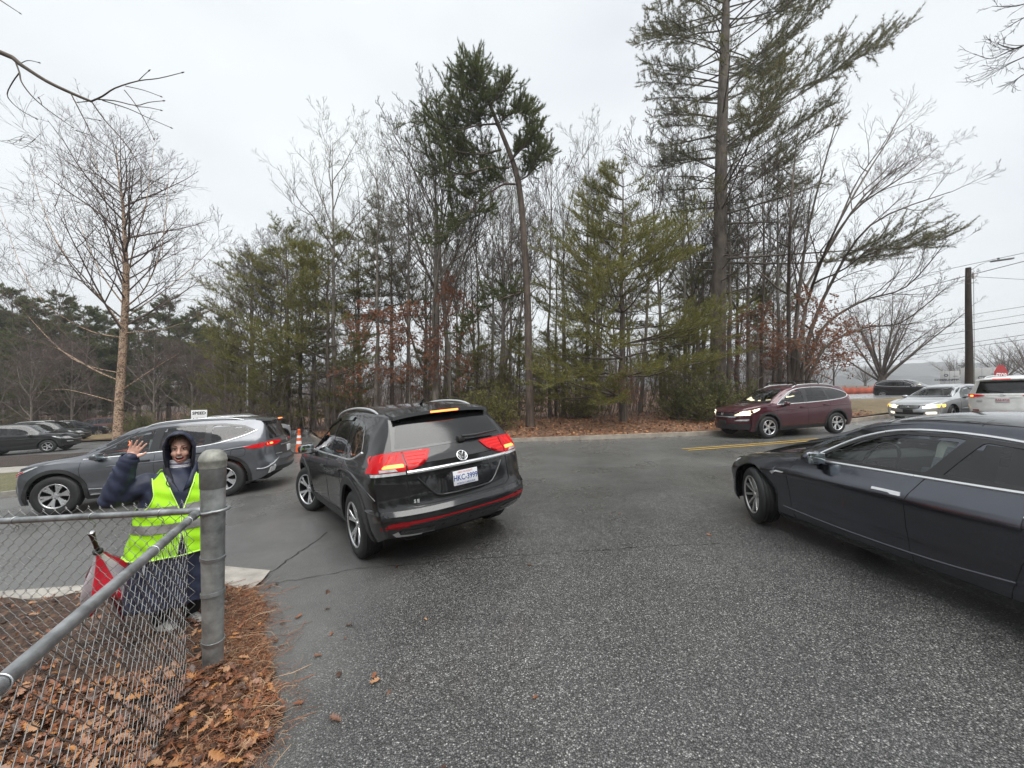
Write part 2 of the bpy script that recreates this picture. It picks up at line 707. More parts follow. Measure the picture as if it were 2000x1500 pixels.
class Car:
    def __init__(s, name, label, sp, x, y, head, paint, cat, group=None, nose=0.0):
        s.sp = sp
        e = .6
        n = Vector((-(float(gz(x + e, y)) - float(gz(x - e, y))) / (2 * e), -(float(gz(x, y + e)) - float(gz(x, y - e))) / (2 * e), 1)).normalized()
        f = Vector((math.cos(R(head)), math.sin(R(head)), 0))
        f = (f - n * f.dot(n)).normalized()
        l = n.cross(f)
        Mx = Matrix((f, l, n)).transposed().to_4x4()
        Mx.translation = G(x, y, .006)
        s.root = thing(name, label, cat, group=group)
        s.root.matrix_world = Mx
        s.paint = paint
        s.fn = {k: Pch(v) for k, v in sp.items() if k in ('top', 'belt', 'bot', 'wid', 'prof', 'wt', 'drop', 'nf', 'nr')}
        s.holes = []
        s.build_shell()

    # ---------------------------------------------- surface
    def zbot(s, x):
        z = s.fn['bot'](x)
        sp = s.sp
        for xc in (sp['wb'] / 2, -sp['wb'] / 2):
            d = abs(x - xc)
            if d < sp['Ra'] - 1e-4: z = max(z, sp['Rt'] + math.sqrt(sp['Ra'] ** 2 - d * d))
        return z

    def yside(s, x, z):
        b, t = s.fn['bot'](x), s.fn['belt'](x)
        return s.fn['wid'](x) * s.fn['prof']((z - b) / max(.05, t - b))

    def section(s, x):
        f, sp = s.fn, s.sp
        nL, nU, nT = 13, 9, 8
        belt, top, drop = f['belt'](x), f['top'](x), f['drop'](x)
        zb = min(s.zbot(x), belt - .03)
        P = []
        for i in range(nL):
            z = zb + (belt - zb) * i / (nL - 1)
            P.append((s.yside(x, z), z))
        zc = max(belt + .002, top - drop)
        yb, yc = P[-1][0], min(f['wt'](x), P[-1][0])
        for i in range(1, nU + 1):
            t = i / nU
            P.append((yb + (yc - yb) * t + .10 * (zc - belt) * math.sin(math.pi * t) * t, belt + (zc - belt) * t))
        dz = top - zc
        for i in range(1, nT + 1):
            a = i / nT * math.pi / 2
            P.append((yc * max(0, math.cos(a)) ** .75, zc + dz * math.sin(a) ** .8))
        return P

    def warp(s, x, y, z):
        sp = s.sp
        u = min(1.0, abs(y) / s.fn['wid'](x))
        xo = x
        if sp.get('bow'):
            x0, x1, b = sp['bow']                         # windscreen from cowl x0 to header x1
            g = max(0, min(1, (x0 + .35 - xo) / .35, (xo - x1 + .35) / .35))
            if z > s.fn['belt'](xo): x += b * g * (1 - u * u)
        D = sp.get('Df', .55)
        b = max(0, min(1, (xo - (sp['xf'] - D)) / D)) ** 1.6
        x -= b * (s.fn['nf'](z) + sp['kf'] * u ** sp.get('pf', 3))
        D = sp.get('Dr', .5)
        b = max(0, min(1, ((sp['xr'] + D) - xo) / D)) ** 1.6
        x += b * (s.fn['nr'](z) + sp['kr'] * u ** sp.get('pr', 4))
        return (x, y, z)

    def build_shell(s):
        sp = s.sp
        xs = list(np.arange(sp['xr'], sp['xf'], .055)) + [sp['xf']]
        for xc in (sp['wb'] / 2, -sp['wb'] / 2):
            xs = [x for x in xs if abs(abs(x - xc) - sp['Ra']) > .02]
            xs += [xc + sp['Ra'] * math.cos(a) for a in np.linspace(0, math.pi, 25)] + [xc - sp['Ra'] - .002, xc + sp['Ra'] + .002]
        xs += sp.get('xs', [])
        xs = sorted(xs)
        xs = [x for i, x in enumerate(xs) if i == 0 or x - xs[i - 1] > .0015]
        V, Fc = [], []
        secs = [s.section(x) for x in xs]
        n = len(secs[0])
        for sg in (1, -1):
            b = len(V)
            for x, P in zip(xs, secs):
                V += [s.warp(x, sg * p[0], p[1]) for p in P]
            for i in range(len(xs) - 1):
                for j in range(n - 1):
                    q = (b + i * n + j, b + i * n + j + 1, b + (i + 1) * n + j + 1, b + (i + 1) * n + j)
                    Fc.append(q if sg < 0 else q[::-1])
        for x, P, sg in ((xs[0], secs[0], -1), (xs[-1], secs[-1], 1)):
            us = np.sin(np.linspace(-1, 1, 25) * math.pi / 2)
            b = len(V)
            for p in P[:13]:
                V += [s.warp(x, u * p[0], p[1]) for u in us]
            for j in range(12):
                for i in range(24):
                    q = (b + j * 25 + i, b + j * 25 + i + 1, b + (j + 1) * 25 + i + 1, b + (j + 1) * 25 + i)
                    Fc.append(q if sg > 0 else q[::-1])
        bm = bmesh.new()
        vs = [bm.verts.new(v) for v in V]
        for q in Fc:
            try: bm.faces.new([vs[i] for i in q])
            except ValueError: pass
        bmesh.ops.remove_doubles(bm, verts=bm.verts, dist=.0008)
        bmesh.ops.recalc_face_normals(bm, faces=bm.faces)
        s.bm = bm
        bm.faces.ensure_lookup_table()
        s.bvh = BVHTree.FromBMesh(bm)

    def hit(s, a, b, ax):
        if ax == 'L': o, d = Vector((a, 3, b)), Vector((0, -1, 0))
        elif ax == 'R': o, d = Vector((a, -3, b)), Vector((0, 1, 0))
        elif ax == 'F': o, d = Vector((6, a, b)), Vector((-1, 0, 0))
        elif ax == 'B': o, d = Vector((-6, a, b)), Vector((1, 0, 0))
        else: o, d = Vector((a, b, 4)), Vector((0, 0, -1))
        h = s.bvh.ray_cast(o, d)
        if h[0] is None or (ax in 'LR' and abs(h[0].y) < .25):
            c = s.bvh.find_nearest(Vector((a, {'L': .9, 'R': -.9}[ax], b)) if ax in 'LR' else
                                   Vector(((s.sp['xf'] if ax == 'F' else s.sp['xr']), a, b)) if ax in 'FB' else Vector((a, b, 1.5)))
            return c[0], d, c[1]
        nn = h[1]
        if nn.dot(d) > 0: nn = -nn
        return h[0], d, nn

    # ---------------------------------------------- conforming pieces
    def patch(s, name, poly, ax, mat, off=.004, step=.06, holes=(), deep=.012, parent=None, cut=False, sm=2, **k):
        if sm: poly = rc(poly, .018 * sm + .004)
        V, Fc = cdt(poly, step, holes)
        P = []
        for a, b in V:
            h, d, nn = s.hit(a, b, ax)
            P.append(h - d * off * .5 + nn * off * .5)
        d = s.hit(V[0][0], V[0][1], ax)[1]
        Fo = []
        for t in Fc:
            nn = (P[t[1]] - P[t[0]]).cross(P[t[2]] - P[t[0]])
            Fo.append(tuple(t) if nn.dot(d) < 0 else tuple(t[::-1]))
        if deep:
            cnt = {}
            for t in Fo:
                for i in range(3):
                    e = (t[i], t[(i + 1) % 3])
                    cnt[e] = cnt.get(e, 0) + 1
            mp_ = {}
            for (a, b) in list(cnt):
                if (b, a) in cnt: continue
                for q in (a, b):
                    if q not in mp_:
                        mp_[q] = len(P)
                        P.append(P[q] + d * (off + deep))
                Fo.append((b, a, mp_[a], mp_[b]))
        if cut: s.holes.append((poly, ax))
        return obj(name, mesh(name, P, Fo, sharp=38), mat, parent or s.root, **k)

    def strip(s, name, path, ax, mat, r=.004, lift=.0, step=.05, parent=None, k=6, closed=False, sm=0, **kw):
        if sm: path = chaikin(path, sm, closed)
        P = dense(path, step, closed)
        if closed: P.append(P[0])
        pts = []
        for a, b in P:
            h, d, nn = s.hit(a, b, ax)
            pts.append(h + nn * lift)
        return tube(name, pts, r, mat, parent or s.root, k=k, **kw)

    def strips(s, name, paths, ax, mat, r=.004, lift=0., **kw):
        ps = []
        for path in paths:
            P = dense(path, .05)
            ps.append(([tuple(h + nn * lift) for h, d, nn in (s.hit(a, b, ax) for a, b in P)], r, 5))
        v, f = tube_arrays(ps)
        return obj(name, npmesh(name, v, f), mat, s.root, **kw)

    def text(s, name, body, size, a, b, ax, mat, lift=.004, parent=None, bold=0.0, tilt=0.0, flat=False, spacing=1.0):
        me = text_mesh(body, size, bold=bold, spacing=spacing)
        h, d, nn = s.hit(a, b, ax)
        z = nn if not flat else -d
        up = Vector((0, 0, 1))
        xx = up.cross(z).normalized()
        yy = z.cross(xx)
        Mx = Matrix((xx, yy, z)).transposed().to_4x4()
        Mx.translation = h + z * lift
        me.transform(Mx @ Matrix.Rotation(tilt, 4, 'Z'))
        return obj(name, me, mat, parent or s.root)

    # ---------------------------------------------- standard parts
    def finish(s):
        bm = s.bm
        kill = []
        for f in bm.faces:
            for poly, ax in s.holes:
                ok = True
                for v in f.verts:
                    a, b = ((v.co.x, v.co.z) if ax in 'LR' else (v.co.y, v.co.z) if ax in 'FB' else (v.co.x, v.co.y))
                    if (ax == 'L' and v.co.y < .3) or (ax == 'R' and v.co.y > -.3) or (ax == 'F' and v.co.x < 0) or (ax == 'B' and v.co.x > 0) or not inpoly((a, b), poly):
                        ok = False
                        break
                if ok and ((ax == 'F' and f.normal.x < .1) or (ax == 'B' and f.normal.x > -.1)): ok = False
                if ok:
                    kill.append(f)
                    break
        bmesh.ops.delete(bm, geom=kill, context='FACES')
        me = bpy.data.meshes.new('body')
        bm.to_mesh(me)
        bm.free()
        me.polygons.foreach_set('use_smooth', [True] * len(me.polygons))
        me.set_sharp_from_angle(angle=R(48))
        obj('body', me, s.paint, s.root)

    def wheels(s, style, steer=0.0):
        sp = s.sp
        ty, rm = wheel_meshes(*style)
        for ix, xc in enumerate((sp['wb'] / 2, -sp['wb'] / 2)):
            for sg in (1, -1):
                w = bpy.data.objects.new('wheel', None)
                w.empty_display_size = .1
                COL.objects.link(w)
                w.parent = s.root
                w.location = (xc, sg * sp['track'], sp['Rt'])
                w.rotation_euler = (0, rnd.uniform(0, 6) * 0, (R(steer) if ix == 0 else 0) + (0 if sg > 0 else math.pi))
                for nm, me in (('tyre', ty), ('rim', rm)):
                    q = bpy.data.objects.new(nm, me)
                    COL.objects.link(q)
                    q.parent = w
                    if nm == 'rim': q.rotation_euler = (0, R(sp.get('rimrot', 0) + 25 * ix + 11 * sg), 0)

    def under(s):
        sp = s.sp
        bm = bmesh.new()
        x0, x1 = sp['xr'] + .35, sp['xf'] - .35
        box_bm(bm, ((x0 + x1) / 2, 0, .43), (x1 - x0, sp['track'] * 2 - .42, .38), .05)
        box_bm(bm, (0, 0, .36), (sp['wb'] - 2 * sp['Ra'] - .05, sp['track'] * 2 + .0, .24), .04)
        obj('underbody', bm_mesh('underbody', bm), UNDER, s.root)

    def dlo(s, P, pillars, front_glass, rear_glass, rim=.028, trim=None, trim_w=.012, pill=None, black=None):
        """side glazing: outline P (x,z); pillars [(x at belt, x at roof, width)], z from belt to roof"""
        zs = [p[1] for p in P]
        z0, z1 = min(zs), max(zs)
        for ax in 'LR':
            ins = inset(P, rim)
            polys = []
            cuts = []
            for (xa, xb, w) in pillars:
                nx, nz = 1.0, -(xb - xa) / (z1 - z0)
                cuts.append((nx, nz, xa + nz * z0, w))
            cur = ins
            for (nx, nz, d, w) in cuts:
                polys.append(clip(cur, -nx, -nz, -(d + w / 2)))
                cur = clip(cur, nx, nz, d - w / 2)
            polys.append(cur)
            sm = [rc(p, .035) for p in polys if len(p) > 2]
            for i, p in enumerate(sm):
                s.patch('side_window', p, ax, front_glass if i == 0 else rear_glass, off=.001, step=.09, deep=0, cut=True, sm=0)
            outer = rc(P, .03)
            s.patch('window_frame', outer, ax, black or GLOSSB, off=.005, step=.07, holes=[inset(p, .012) for p in sm], deep=.006, sm=0)
            if trim:
                s.strip('window_trim', trim, ax, CHROME, r=trim_w, lift=.003, step=.04, sm=2)

    def windscreen(s, P, ax, glass, rim=.045, name='windscreen'):
        g = rc(inset(P, rim), .07)
        outer = rc(P, .08)
        s.patch(name, g, ax, glass, off=.001, step=.1, deep=0, cut=True, sm=0)
        s.patch('window_frame', outer, ax, GLOSSB, off=.004, step=.08, holes=[inset(g, .012)], deep=.006, sm=0)

    def interior(s, xd, zb, seats=((-.05, .37), (-.05, -.37), (-.95, .4), (-.95, 0), (-.95, -.4)), mat=None, w=.7, doors=None):
        mat = mat or DARKIN
        bm = bmesh.new()
        box_bm(bm, (xd, 0, zb - .12), (.45, 2 * w, .3), .08)
        box_bm(bm, (xd + .2, 0, zb - .06), (.5, 2 * w, .1), .04)
        obj('dashboard', bm_mesh('dashboard', bm), DARKIN, s.root)
        bm = bmesh.new()
        box_bm(bm, (-.45, 0, .45), (2.6, 2 * w + .2, .06), .02)
        for sg in (1, -1): box_bm(bm, (-.45, sg * (w + .06), zb - .28), (2.4, .05, .42), .02)
        obj('cabin_floor', bm_mesh('cabin_floor', bm), doors or DARKIN, s.root)
        for (x, y) in seats:
            bm = bmesh.new()
            box_bm(bm, (x + .1, y, .62), (.52, .5, .18), .06)
            box_bm(bm, (x - .22, y, .92), (.16, .48, .62), .07, (0, R(-14), 0))
            box_bm(bm, (x - .33, y, 1.27 if zb < .99 else 1.34), (.1, .26, .17), .045, (0, R(-10), 0))
            obj('seat', bm_mesh('seat', bm), mat, s.root)
        v, f = tube_arrays([([(.0, .185 * math.cos(a), .185 * math.sin(a)) for a in np.linspace(0, 2 * math.pi, 29)], .016, 7),
                            ([(0, -.17, 0), (.02, 0, 0), (0, .17, 0)], .022, 5), ([(0, 0, -.17), (.02, 0, 0)], .022, 5)])
        me = npmesh('steering_wheel', v, f)
        me.transform(Matrix.Translation((xd - .33, .37, zb + .02)) @ Euler((0, R(-22), 0)).to_matrix().to_4x4())
        obj('steering_wheel', me, GLOSSB, s.root)

    def mirror(s, x, z, mat, size=(.13, .21, .16), out=.10, lower=None, lit=None):
        for sg in (1, -1):
            ax = 'L' if sg > 0 else 'R'
            y = abs(s.hit(x, z - .06, ax)[0].y)
            bm = bmesh.new()
            c = (x, sg * (y + out), z)
            vs = box_bm(bm, c, size, .06, (0, 0, R(-12) * sg), seg=4)
            for v in vs:                                   # taper outwards and to the front
                t = (abs(v.co.y) - y - out) / size[1]
                v.co.z = z + (v.co.z - z) * (1 - .3 * max(0, t))
                if v.co.x > x: v.co.z = z + (v.co.z - z) * .82
            m = obj('side_mirror', bm_mesh('side_mirror', bm), mat, s.root)
            bm = bmesh.new()
            box_bm(bm, (x + .01, sg * (y + .02), z - size[2] * .42), (.07, .12, .035), .012, (R(-12) * sg, 0, 0))
            obj('mirror_arm', bm_mesh('mirror_arm', bm), lower or BLACKP, m)
            bm = bmesh.new()
            box_bm(bm, (x - size[0] * .5 + .001, sg * (y + out), z), (.012, size[1] * .84, size[2] * .76), .03, (0, 0, R(-12) * sg))
            obj('mirror_glass', bm_mesh('mirror_glass', bm), MIRRORG, m)
            if lit and sg == lit:
                box('turn_lamp', (x + size[0] * .45, sg * (y + out + .02), z + .0), (.03, size[1] * .7, .035), AMBERLIT, m, .01)

    def handles(s, pts, mat=None, l=.2):
        for ax in 'LR':
            for (x, z) in pts:
                h, d, nn = s.hit(x, z, ax)
                bm = bmesh.new()
                box_bm(bm, h - d * .022, (l, .018, .032), .009, (0, 0, 0))
                box_bm(bm, h - d * .008 + Vector((l * .42, 0, 0)), (.03, .03, .028), .008)
                box_bm(bm, h - d * .008 - Vector((l * .42, 0, 0)), (.03, .03, .028), .008)
                obj('door_handle', bm_mesh('door_handle', bm), mat or s.paint, s.root)

    def arches(s, w=.06, mat=None, off=.012, sill=True, zs=.42):
        """dark cladding round the wheel openings and along the sill"""
        sp = s.sp
        for ax in 'LR':
            for xc in (sp['wb'] / 2, -sp['wb'] / 2):
                ra, zc = sp['Ra'], sp['Rt']
                a0 = math.asin(max(-.9, min(.9, (s.fn['bot'](xc) + .03 - zc) / (ra + .005))))
                an = np.linspace(a0, math.pi - a0, 26)
                P = [(xc + (ra + .003) * math.cos(a), zc + (ra + .003) * math.sin(a)) for a in an]
                P += [(xc + (ra + w) * math.cos(a), zc + (ra + w) * math.sin(a)) for a in an[::-1]]
                s.patch('arch_cladding', P, ax, mat or BLACKP, off=off, step=.05, deep=.02, sm=0)
            if sill:
                x0, x1 = -sp['wb'] / 2 + sp['Ra'] + w * .6, sp['wb'] / 2 - sp['Ra'] - w * .6
                b0, b1 = s.fn['bot'](x0) + .012, s.fn['bot'](x1) + .012
                s.patch('sill_cladding', [(x0, b0), (x1, b1), (x1, zs), (x0, zs + .01)], ax, mat or BLACKP, off=off - .003, step=.12, deep=.02, sm=0)

    def rails(s, x0, x1, y, mat=None, h=.045, r=.016):
        for sg in (1, -1):
            P = []
            for t in np.linspace(0, 1, 15):
                x = x0 + (x1 - x0) * t
                z = s.hit(x, sg * y, 'T')[0].z
                P.append((x, sg * y, z + h * min(1, 6 * min(t, 1 - t)) ** .6 - .004))
            tube('roof_rail', P, [r * .6] + [r] * 13 + [r * .6], mat or SATIN, s.root, k=8)

    def plate(s, ax, a, body, ink, b=.85, w=.305, h=.155, bg=None, foot=None, head=None, size=.085):
        hh, d, nn = s.hit(a, b, ax)
        bm = bmesh.new()
        box_bm(bm, (0, 0, 0), (w, h, .006), .02)
        z = (nn * .4 - d * .6).normalized()
        xx = Vector((0, 0, 1)).cross(z).normalized()
        Mx = Matrix((xx, z.cross(xx), z)).transposed().to_4x4()
        Mx.translation = hh + z * .014
        me = bm_mesh('licence_plate', bm)
        me.transform(Mx)
        pl = obj('licence_plate', me, bg or PLATEW, s.root)
        if body:
            t = text_mesh(body, size, extrude=.001, bold=.0012, spacing=1.0)
            t.transform(Mx @ Matrix.Translation((0, -.002, .0035)) @ Matrix.Diagonal((.88, 1.1, 1, 1)))
            obj('plate_number', t, ink, pl)
        for txt, yy, m in ((head, h * .37, M('plate red print', (.55, .06, .06), .5)), (foot, -h * .39, ink)):
            if txt:
                t = text_mesh(txt, .026, extrude=.001)
                t.transform(Mx @ Matrix.Translation((0, yy, .0035)))
                obj('plate_print', t, m, pl)
        return pl


def spec(base, **k):
    d = dict(base)
    d.update(k)
    return d


PROF = [(0, .90), (.12, .955), (.32, .985), (.56, 1.0), (.8, .992), (1, .958)]
NF = [(.2, .10), (.35, .03), (.55, 0), (.72, .01), (.85, .05), (.95, .13), (1.05, .2)]
NR = [(.2, .16), (.35, .05), (.55, 0), (.72, .015), (.85, .03), (1.0, .05), (1.15, .08)]
YELLOW_PLATE = M('plate blue print', (.03, .06, .25), .5)

# ---------------------------------------------- black coupe-like SUV in the middle
ATLAS = dict(wb=2.98, xf=2.42, xr=-2.53, Rt=.38, Ra=.465, track=.845, kf=.34, kr=.24, pr=3, Df=.5, Dr=.62,
             top=[(2.42, .93), (2.2, 1.03), (1.7, 1.11), (1.12, 1.17), (.75, 1.38), (.35, 1.59), (-.1, 1.68), (-.8, 1.71), (-1.5, 1.675), (-1.92, 1.61),
                  (-2.12, 1.44), (-2.42, 1.135), (-2.53, 1.07)],
             belt=[(2.42, .9), (1.9, 1.0), (1.1, 1.06), (0, 1.07), (-1.2, 1.10), (-2.0, 1.13), (-2.42, 1.10), (-2.53, 1.065)],
             bot=[(2.42, .33), (1.9, .27), (0, .26), (-1.9, .28), (-2.53, .36)],
             wid=[(2.42, .82), (2.1, .93), (1.5, .975), (.6, .955), (-.6, .958), (-1.5, .99), (-2.1, .97), (-2.53, .915)],
             prof=[(0, .91), (.14, .965), (.32, .985), (.58, .99), (.74, 1.0), (.84, .985), (1, .935)],
             wt=[(2.42, .6), (1.2, .80), (1.0, .77), (.3, .655), (-.5, .67), (-1.5, .665), (-1.95, .665), (-2.42, .83), (-2.53, .86)],
             drop=[(2.42, .004), (1.9, .06), (1.12, .05), (.3, .10), (-1.4, .10), (-1.92, .075), (-2.42, .015), (-2.53, .004)],
             nf=NF, nr=[(.2, .2), (.36, .10), (.46, .02), (.54, 0), (.62, .02), (.66, .06), (.95, .09), (1.1, .12)], bow=(1.12, .3, .12),
             xs=[1.12, -1.92, -1.95, -2.42, -2.44])


def black_suv():
    pt = M_paint('black paint', (.0035, .0033, .0042), .0, rough=.5)
    c = Car('suv', 'black coupe-backed SUV with lit red tail lights turning in the middle of the road', ATLAS, -1.90, 6.33, 127.0, pt, 'car')
    c.under()
    c.interior(.72, 1.10)
    D = [(.98, 1.105), (.80, 1.24), (.36, 1.49), (-.1, 1.568), (-.7, 1.59), (-1.25, 1.55), (-1.5, 1.49), (-1.66, 1.33), (-1.74, 1.21), (-1.55, 1.125), (-1.2, 1.105), (-.3, 1.095)]
    c.dlo(D, [(-.2, -.24, .13), (-1.05, -.98, .03), (-1.22, -1.16, .075)], GLASSD, GLASSD, trim=[(1.0, 1.098), (.3, 1.088), (-.4, 1.09), (-1.2, 1.10), (-1.52, 1.118), (-1.76, 1.205)], trim_w=.011)
    c.windscreen([(-.80, 1.14), (.80, 1.14), (.66, 1.56), (-.66, 1.56)], 'F', GLASSW)
    # tinted wind deflectors on the doors
    for ax in 'LR':
        c.patch('wind_deflector', [(.62, 1.395), (.40, 1.52), (-.16, 1.59), (-.16, 1.545), (.30, 1.47)], ax, GLOSSB, off=.022, deep=.015, sm=1)
        c.patch('wind_deflector', [(-.28, 1.605), (-.95, 1.598), (-.95, 1.545), (-.28, 1.555)], ax, GLOSSB, off=.022, deep=.015, sm=1)
        sg = 1 if ax == 'L' else -1
        c.strips('door_seam', [[(-.2, 1.08), (-.18, .8), (-.2, .45)], [(-1.1, 1.09), (-1.03, .82), (-1.02, .62), (-.93, .45)], [(.98, 1.06), (1.0, .8), (.96, .45)], [(-.2, .45), (-.93, .45)], [(.96, .45), (-.2, .45)]], ax, SEAM, .0035)
        c.patch('reflector', [(-2.42, .455), (-2.25, .45), (-2.27, .49), (-2.42, .50)], ax, REDL, off=.006, sm=0)
        # crease over the rear wheel
        c.strip('fender_crease', [(-.9, .96), (-1.3, 1.0), (-1.7, .97), (-2.05, .86), (-2.2, .74)], ax, pt, r=.018, lift=-.006, k=8, sm=2)
        c.strip('shoulder_line', [(1.5, 1.0), (.5, 1.02), (-1, 1.045), (-2.0, 1.06)], ax, pt, r=.012, lift=-.004, sm=1)
    c.handles([(-.02, .93), (-.93, .955)])
    c.arches(.085, off=.014, zs=.41)
    c.mirror(.80, 1.13, pt, (.15, .23, .17), .13, BLACKP)
    c.rails(.25, -1.65, .63)
    # tail
    B = 'B'
    for sg in (1, -1):
        side = 'L' if sg > 0 else 'R'
        o = [(sg * y, z) for y, z in ((.925, 1.015), (.915, 1.10), (.86, 1.185), (.80, 1.205), (.62, 1.205), (.62, 1.015))]
        i = [(sg * y, z) for y, z in ((.606, 1.015), (.606, 1.202), (.31, 1.195), (.38, 1.10), (.47, 1.05))]
        lp = bpy.data.objects.new('tail_lamp', None)
        COL.objects.link(lp)
        lp.parent = c.root
        c.patch('lamp_lens', o, B, REDDIM, off=.012, step=.04, parent=lp, sm=1)
        c.patch('lamp_lens', i, B, REDDIM, off=.012, step=.04, parent=lp, sm=1)
        c.patch('lamp_lens', [(-2.24, 1.02), (-2.06, 1.02), (-2.09, 1.09), (-2.15, 1.17), (-2.21, 1.205), (-2.24, 1.205)], side, REDDIM, off=.010, step=.04, parent=lp, sm=1)
        q = lambda *P: [(sg * y, z) for y, z in P]
        c.patch('light_bar', q((.63, 1.055), (.84, 1.055), (.81, 1.087), (.64, 1.085)), B, REDHOT, off=.018, step=.04, parent=lp, sm=1)
        c.patch('light_bar', q((.79, 1.075), (.83, 1.075), (.73, 1.165), (.70, 1.165)), B, REDLIT, off=.017, step=.04, parent=lp, sm=1)
        for k, z in enumerate((1.18, 1.148, 1.115, 1.075)):
            c.strip('light_bar', q((.59, z), (.36 + .028 * k, z - .006)), B, REDLIT, r=.006, lift=.012, parent=lp)
        for y in (.87, .80, .73, .66):
            c.strip('light_bar', q((y, 1.18), (y + .02, 1.155), (y + .035, 1.12)), B, REDLIT, r=.005, lift=.011, parent=lp)
        c.patch('reversing_lens', q((.63, .982), (.925, .982), (.925, 1.01), (.63, 1.01)), B, CLEARL, off=.012, step=.04, parent=lp, sm=0)
        c.patch('reversing_lens', q((.70, 1.022), (.86, 1.022), (.86, 1.048), (.72, 1.048)), B, CLEARL, off=.017, step=.04, parent=lp, sm=0)
        c.patch('exhaust_trim', q((.80, .405), (.765, .372), (.62, .362), (.40, .357), (.40, .372), (.61, .378), (.73, .388), (.755, .43)), B, SATIN, off=.014, step=.05, sm=0)
        c.patch('exhaust_recess', q((.74, .43), (.72, .392), (.40, .376), (.40, .425)), B, GLOSSB, off=.006, step=.08, sm=0)
        c.patch('bumper_reflector', q((.85, .478), (.85, .508), (.78, .525), (.30, .518), (.30, .502), (.70, .486)), B, REDL, off=.01, step=.06, sm=0)
        # crease from the bumper step up to the lamp
        c.patch('bumper_step', q((.985, .665), (.92, .66), (.86, .615), (.90, .60), (.98, .63)), B, pt, off=.018, step=.04, sm=1)
    c.patch('bumper_reflector', [(-.30, .502), (.30, .502), (.30, .518), (-.30, .518)], B, REDL, off=.009, step=.1, sm=0)
    c.strip('tail_trim', [(-.615, .995), (.615, .995)], B, CHROME, r=.021, lift=.006, k=10)
    c.patch('plate_recess', [(-.52, .935), (.52, .935), (.36, .735), (.26, .71), (-.26, .71), (-.36, .735)], B, GLOSSB, off=.003, step=.08, sm=0)
    c.strip('recess_edge', [(-.53, .935), (-.37, .735), (-.27, .705), (.27, .705), (.37, .735), (.53, .935)], B, pt, r=.014, lift=.0, k=8, sm=1)
    c.patch('bumper_cladding', [(-.86, .465), (.86, .465), (.84, .37), (.80, .36), (-.80, .36), (-.84, .37)], B, BLACKP, off=.005, step=.08, sm=0)
    c.patch('bumper_ledge', [(-.90, .63), (.90, .63), (.86, .585), (-.86, .585)], B, GLOSSB, off=.012, step=.07, sm=0)
    c.strips('tailgate_seam', [[(-.62, 1.2), (-.62, .98), (-.63, .70), (-.56, .655), (.56, .655), (.63, .70), (.62, .98), (.62, 1.2)]], B, SEAM, .004, lift=.001)
    c.patch('rear_window', [(-.675, 1.235), (.675, 1.235), (.59, 1.475), (-.59, 1.475)], B, GLASSR, off=.004, step=.07, deep=0, sm=1)
    c.patch('window_frame', [(-.715, 1.212), (.715, 1.212), (.63, 1.56), (-.63, 1.56)], B, GLOSSB, off=.003, step=.07, deep=.004, sm=1)
    bm = bmesh.new()                                           # roof spoiler
    pts = [(-1.80, 1.635), (-2.06, 1.588), (-2.07, 1.564), (-1.90, 1.56)]
    ys = np.linspace(-.61, .61, 15)
    vs = [[bm.verts.new((x - .03 * (1 - (y / .61) ** 2) - .0, y, z - .035 * abs(y / .61) ** 3 + (.012 if k < 2 else 0))) for k, (x, z) in enumerate(pts)] for y in ys]
    for a, b in zip(vs[:-1], vs[1:]):
        for k in range(4): bm.faces.new((a[k], a[(k + 1) % 4], b[(k + 1) % 4], b[k]))
    bm.faces.new(vs[0]); bm.faces.new(vs[-1][::-1])
    obj('roof_spoiler', bm_mesh('roof_spoiler', bm), pt, c.root)
    bk = box('brake_lamp', (-2.098, 0, 1.582), (.02, .36, .022), REDHOT, c.root, .006)
    h, d, nn = c.hit(-.0, 1.235, B)
    wb_ = c.hit(-.26, 1.245, B)[0]
    wp = tube('rear_wiper', [wb_ + Vector((-.045, .17, .03)), wb_ + Vector((-.05, 0, .02)), wb_ + Vector((-.03, -.34, .035))], [.016, .018, .007], BLACKP, c.root, k=8)
    box('wiper_base', wb_ + Vector((-.02, .17, .0)), (.07, .09, .07), BLACKP, wp, .02)
    lg = c.hit(0, 1.072, B)
    em = bpy.data.objects.new('badge', None)
    COL.objects.link(em)
    em.parent = c.root
    z = (lg[2] * .6 - lg[1] * .4).normalized()
    xx = Vector((0, 0, 1)).cross(z).normalized()
    Mx = Matrix((xx, z.cross(xx), z)).transposed().to_4x4()
    Mx.translation = lg[0] + z * .012
    v, f = lathe([(.062, -.008), (.0, -.004)], 32)
    me = mesh('badge_disc', v, f); me.transform(Mx); obj('badge_disc', me, GLOSSB, em)
    ring = [(.06 * math.cos(a), .06 * math.sin(a), 0) for a in np.linspace(0, 2 * math.pi, 33)]
    L1 = [(-.036, .047, 0), (-.0, -.001, 0), (.036, .047, 0)]
    L2 = [(-.052, .026, 0), (-.019, -.05, 0), (0, -.012, 0), (.019, -.05, 0), (.052, .026, 0)]
    L1 = [(-.026, .052, 0), (0, .003, 0), (.026, .052, 0)]
    v, f = tube_arrays([(ring, .0055, 8), (L1, .0052, 6), (L2, .0052, 6)])
    me = npmesh('badge_ring', v, f); me.transform(Mx); obj('badge_ring', me, CHROME, em)
    c.plate(B, 0.0, 'HKC-3999', YELLOW_PLATE, b=.85, foot='NORTH CAROLINA', head='FIRST IN FLIGHT', size=.078)
    c.text('trim_lettering', 'S E', .045, .56, .70, B, CHROME, .004, bold=.002)
    c.text('dealer_sticker', 'HARMONY', .026, .47, 1.19, B, WHITEP, .004, bold=.001)
    tube('roof_antenna', [(-1.45, 0, 1.68), (-1.5, 0, 1.72), (-1.56, 0, 1.75)], [.02, .014, .004], GLOSSB, c.root)
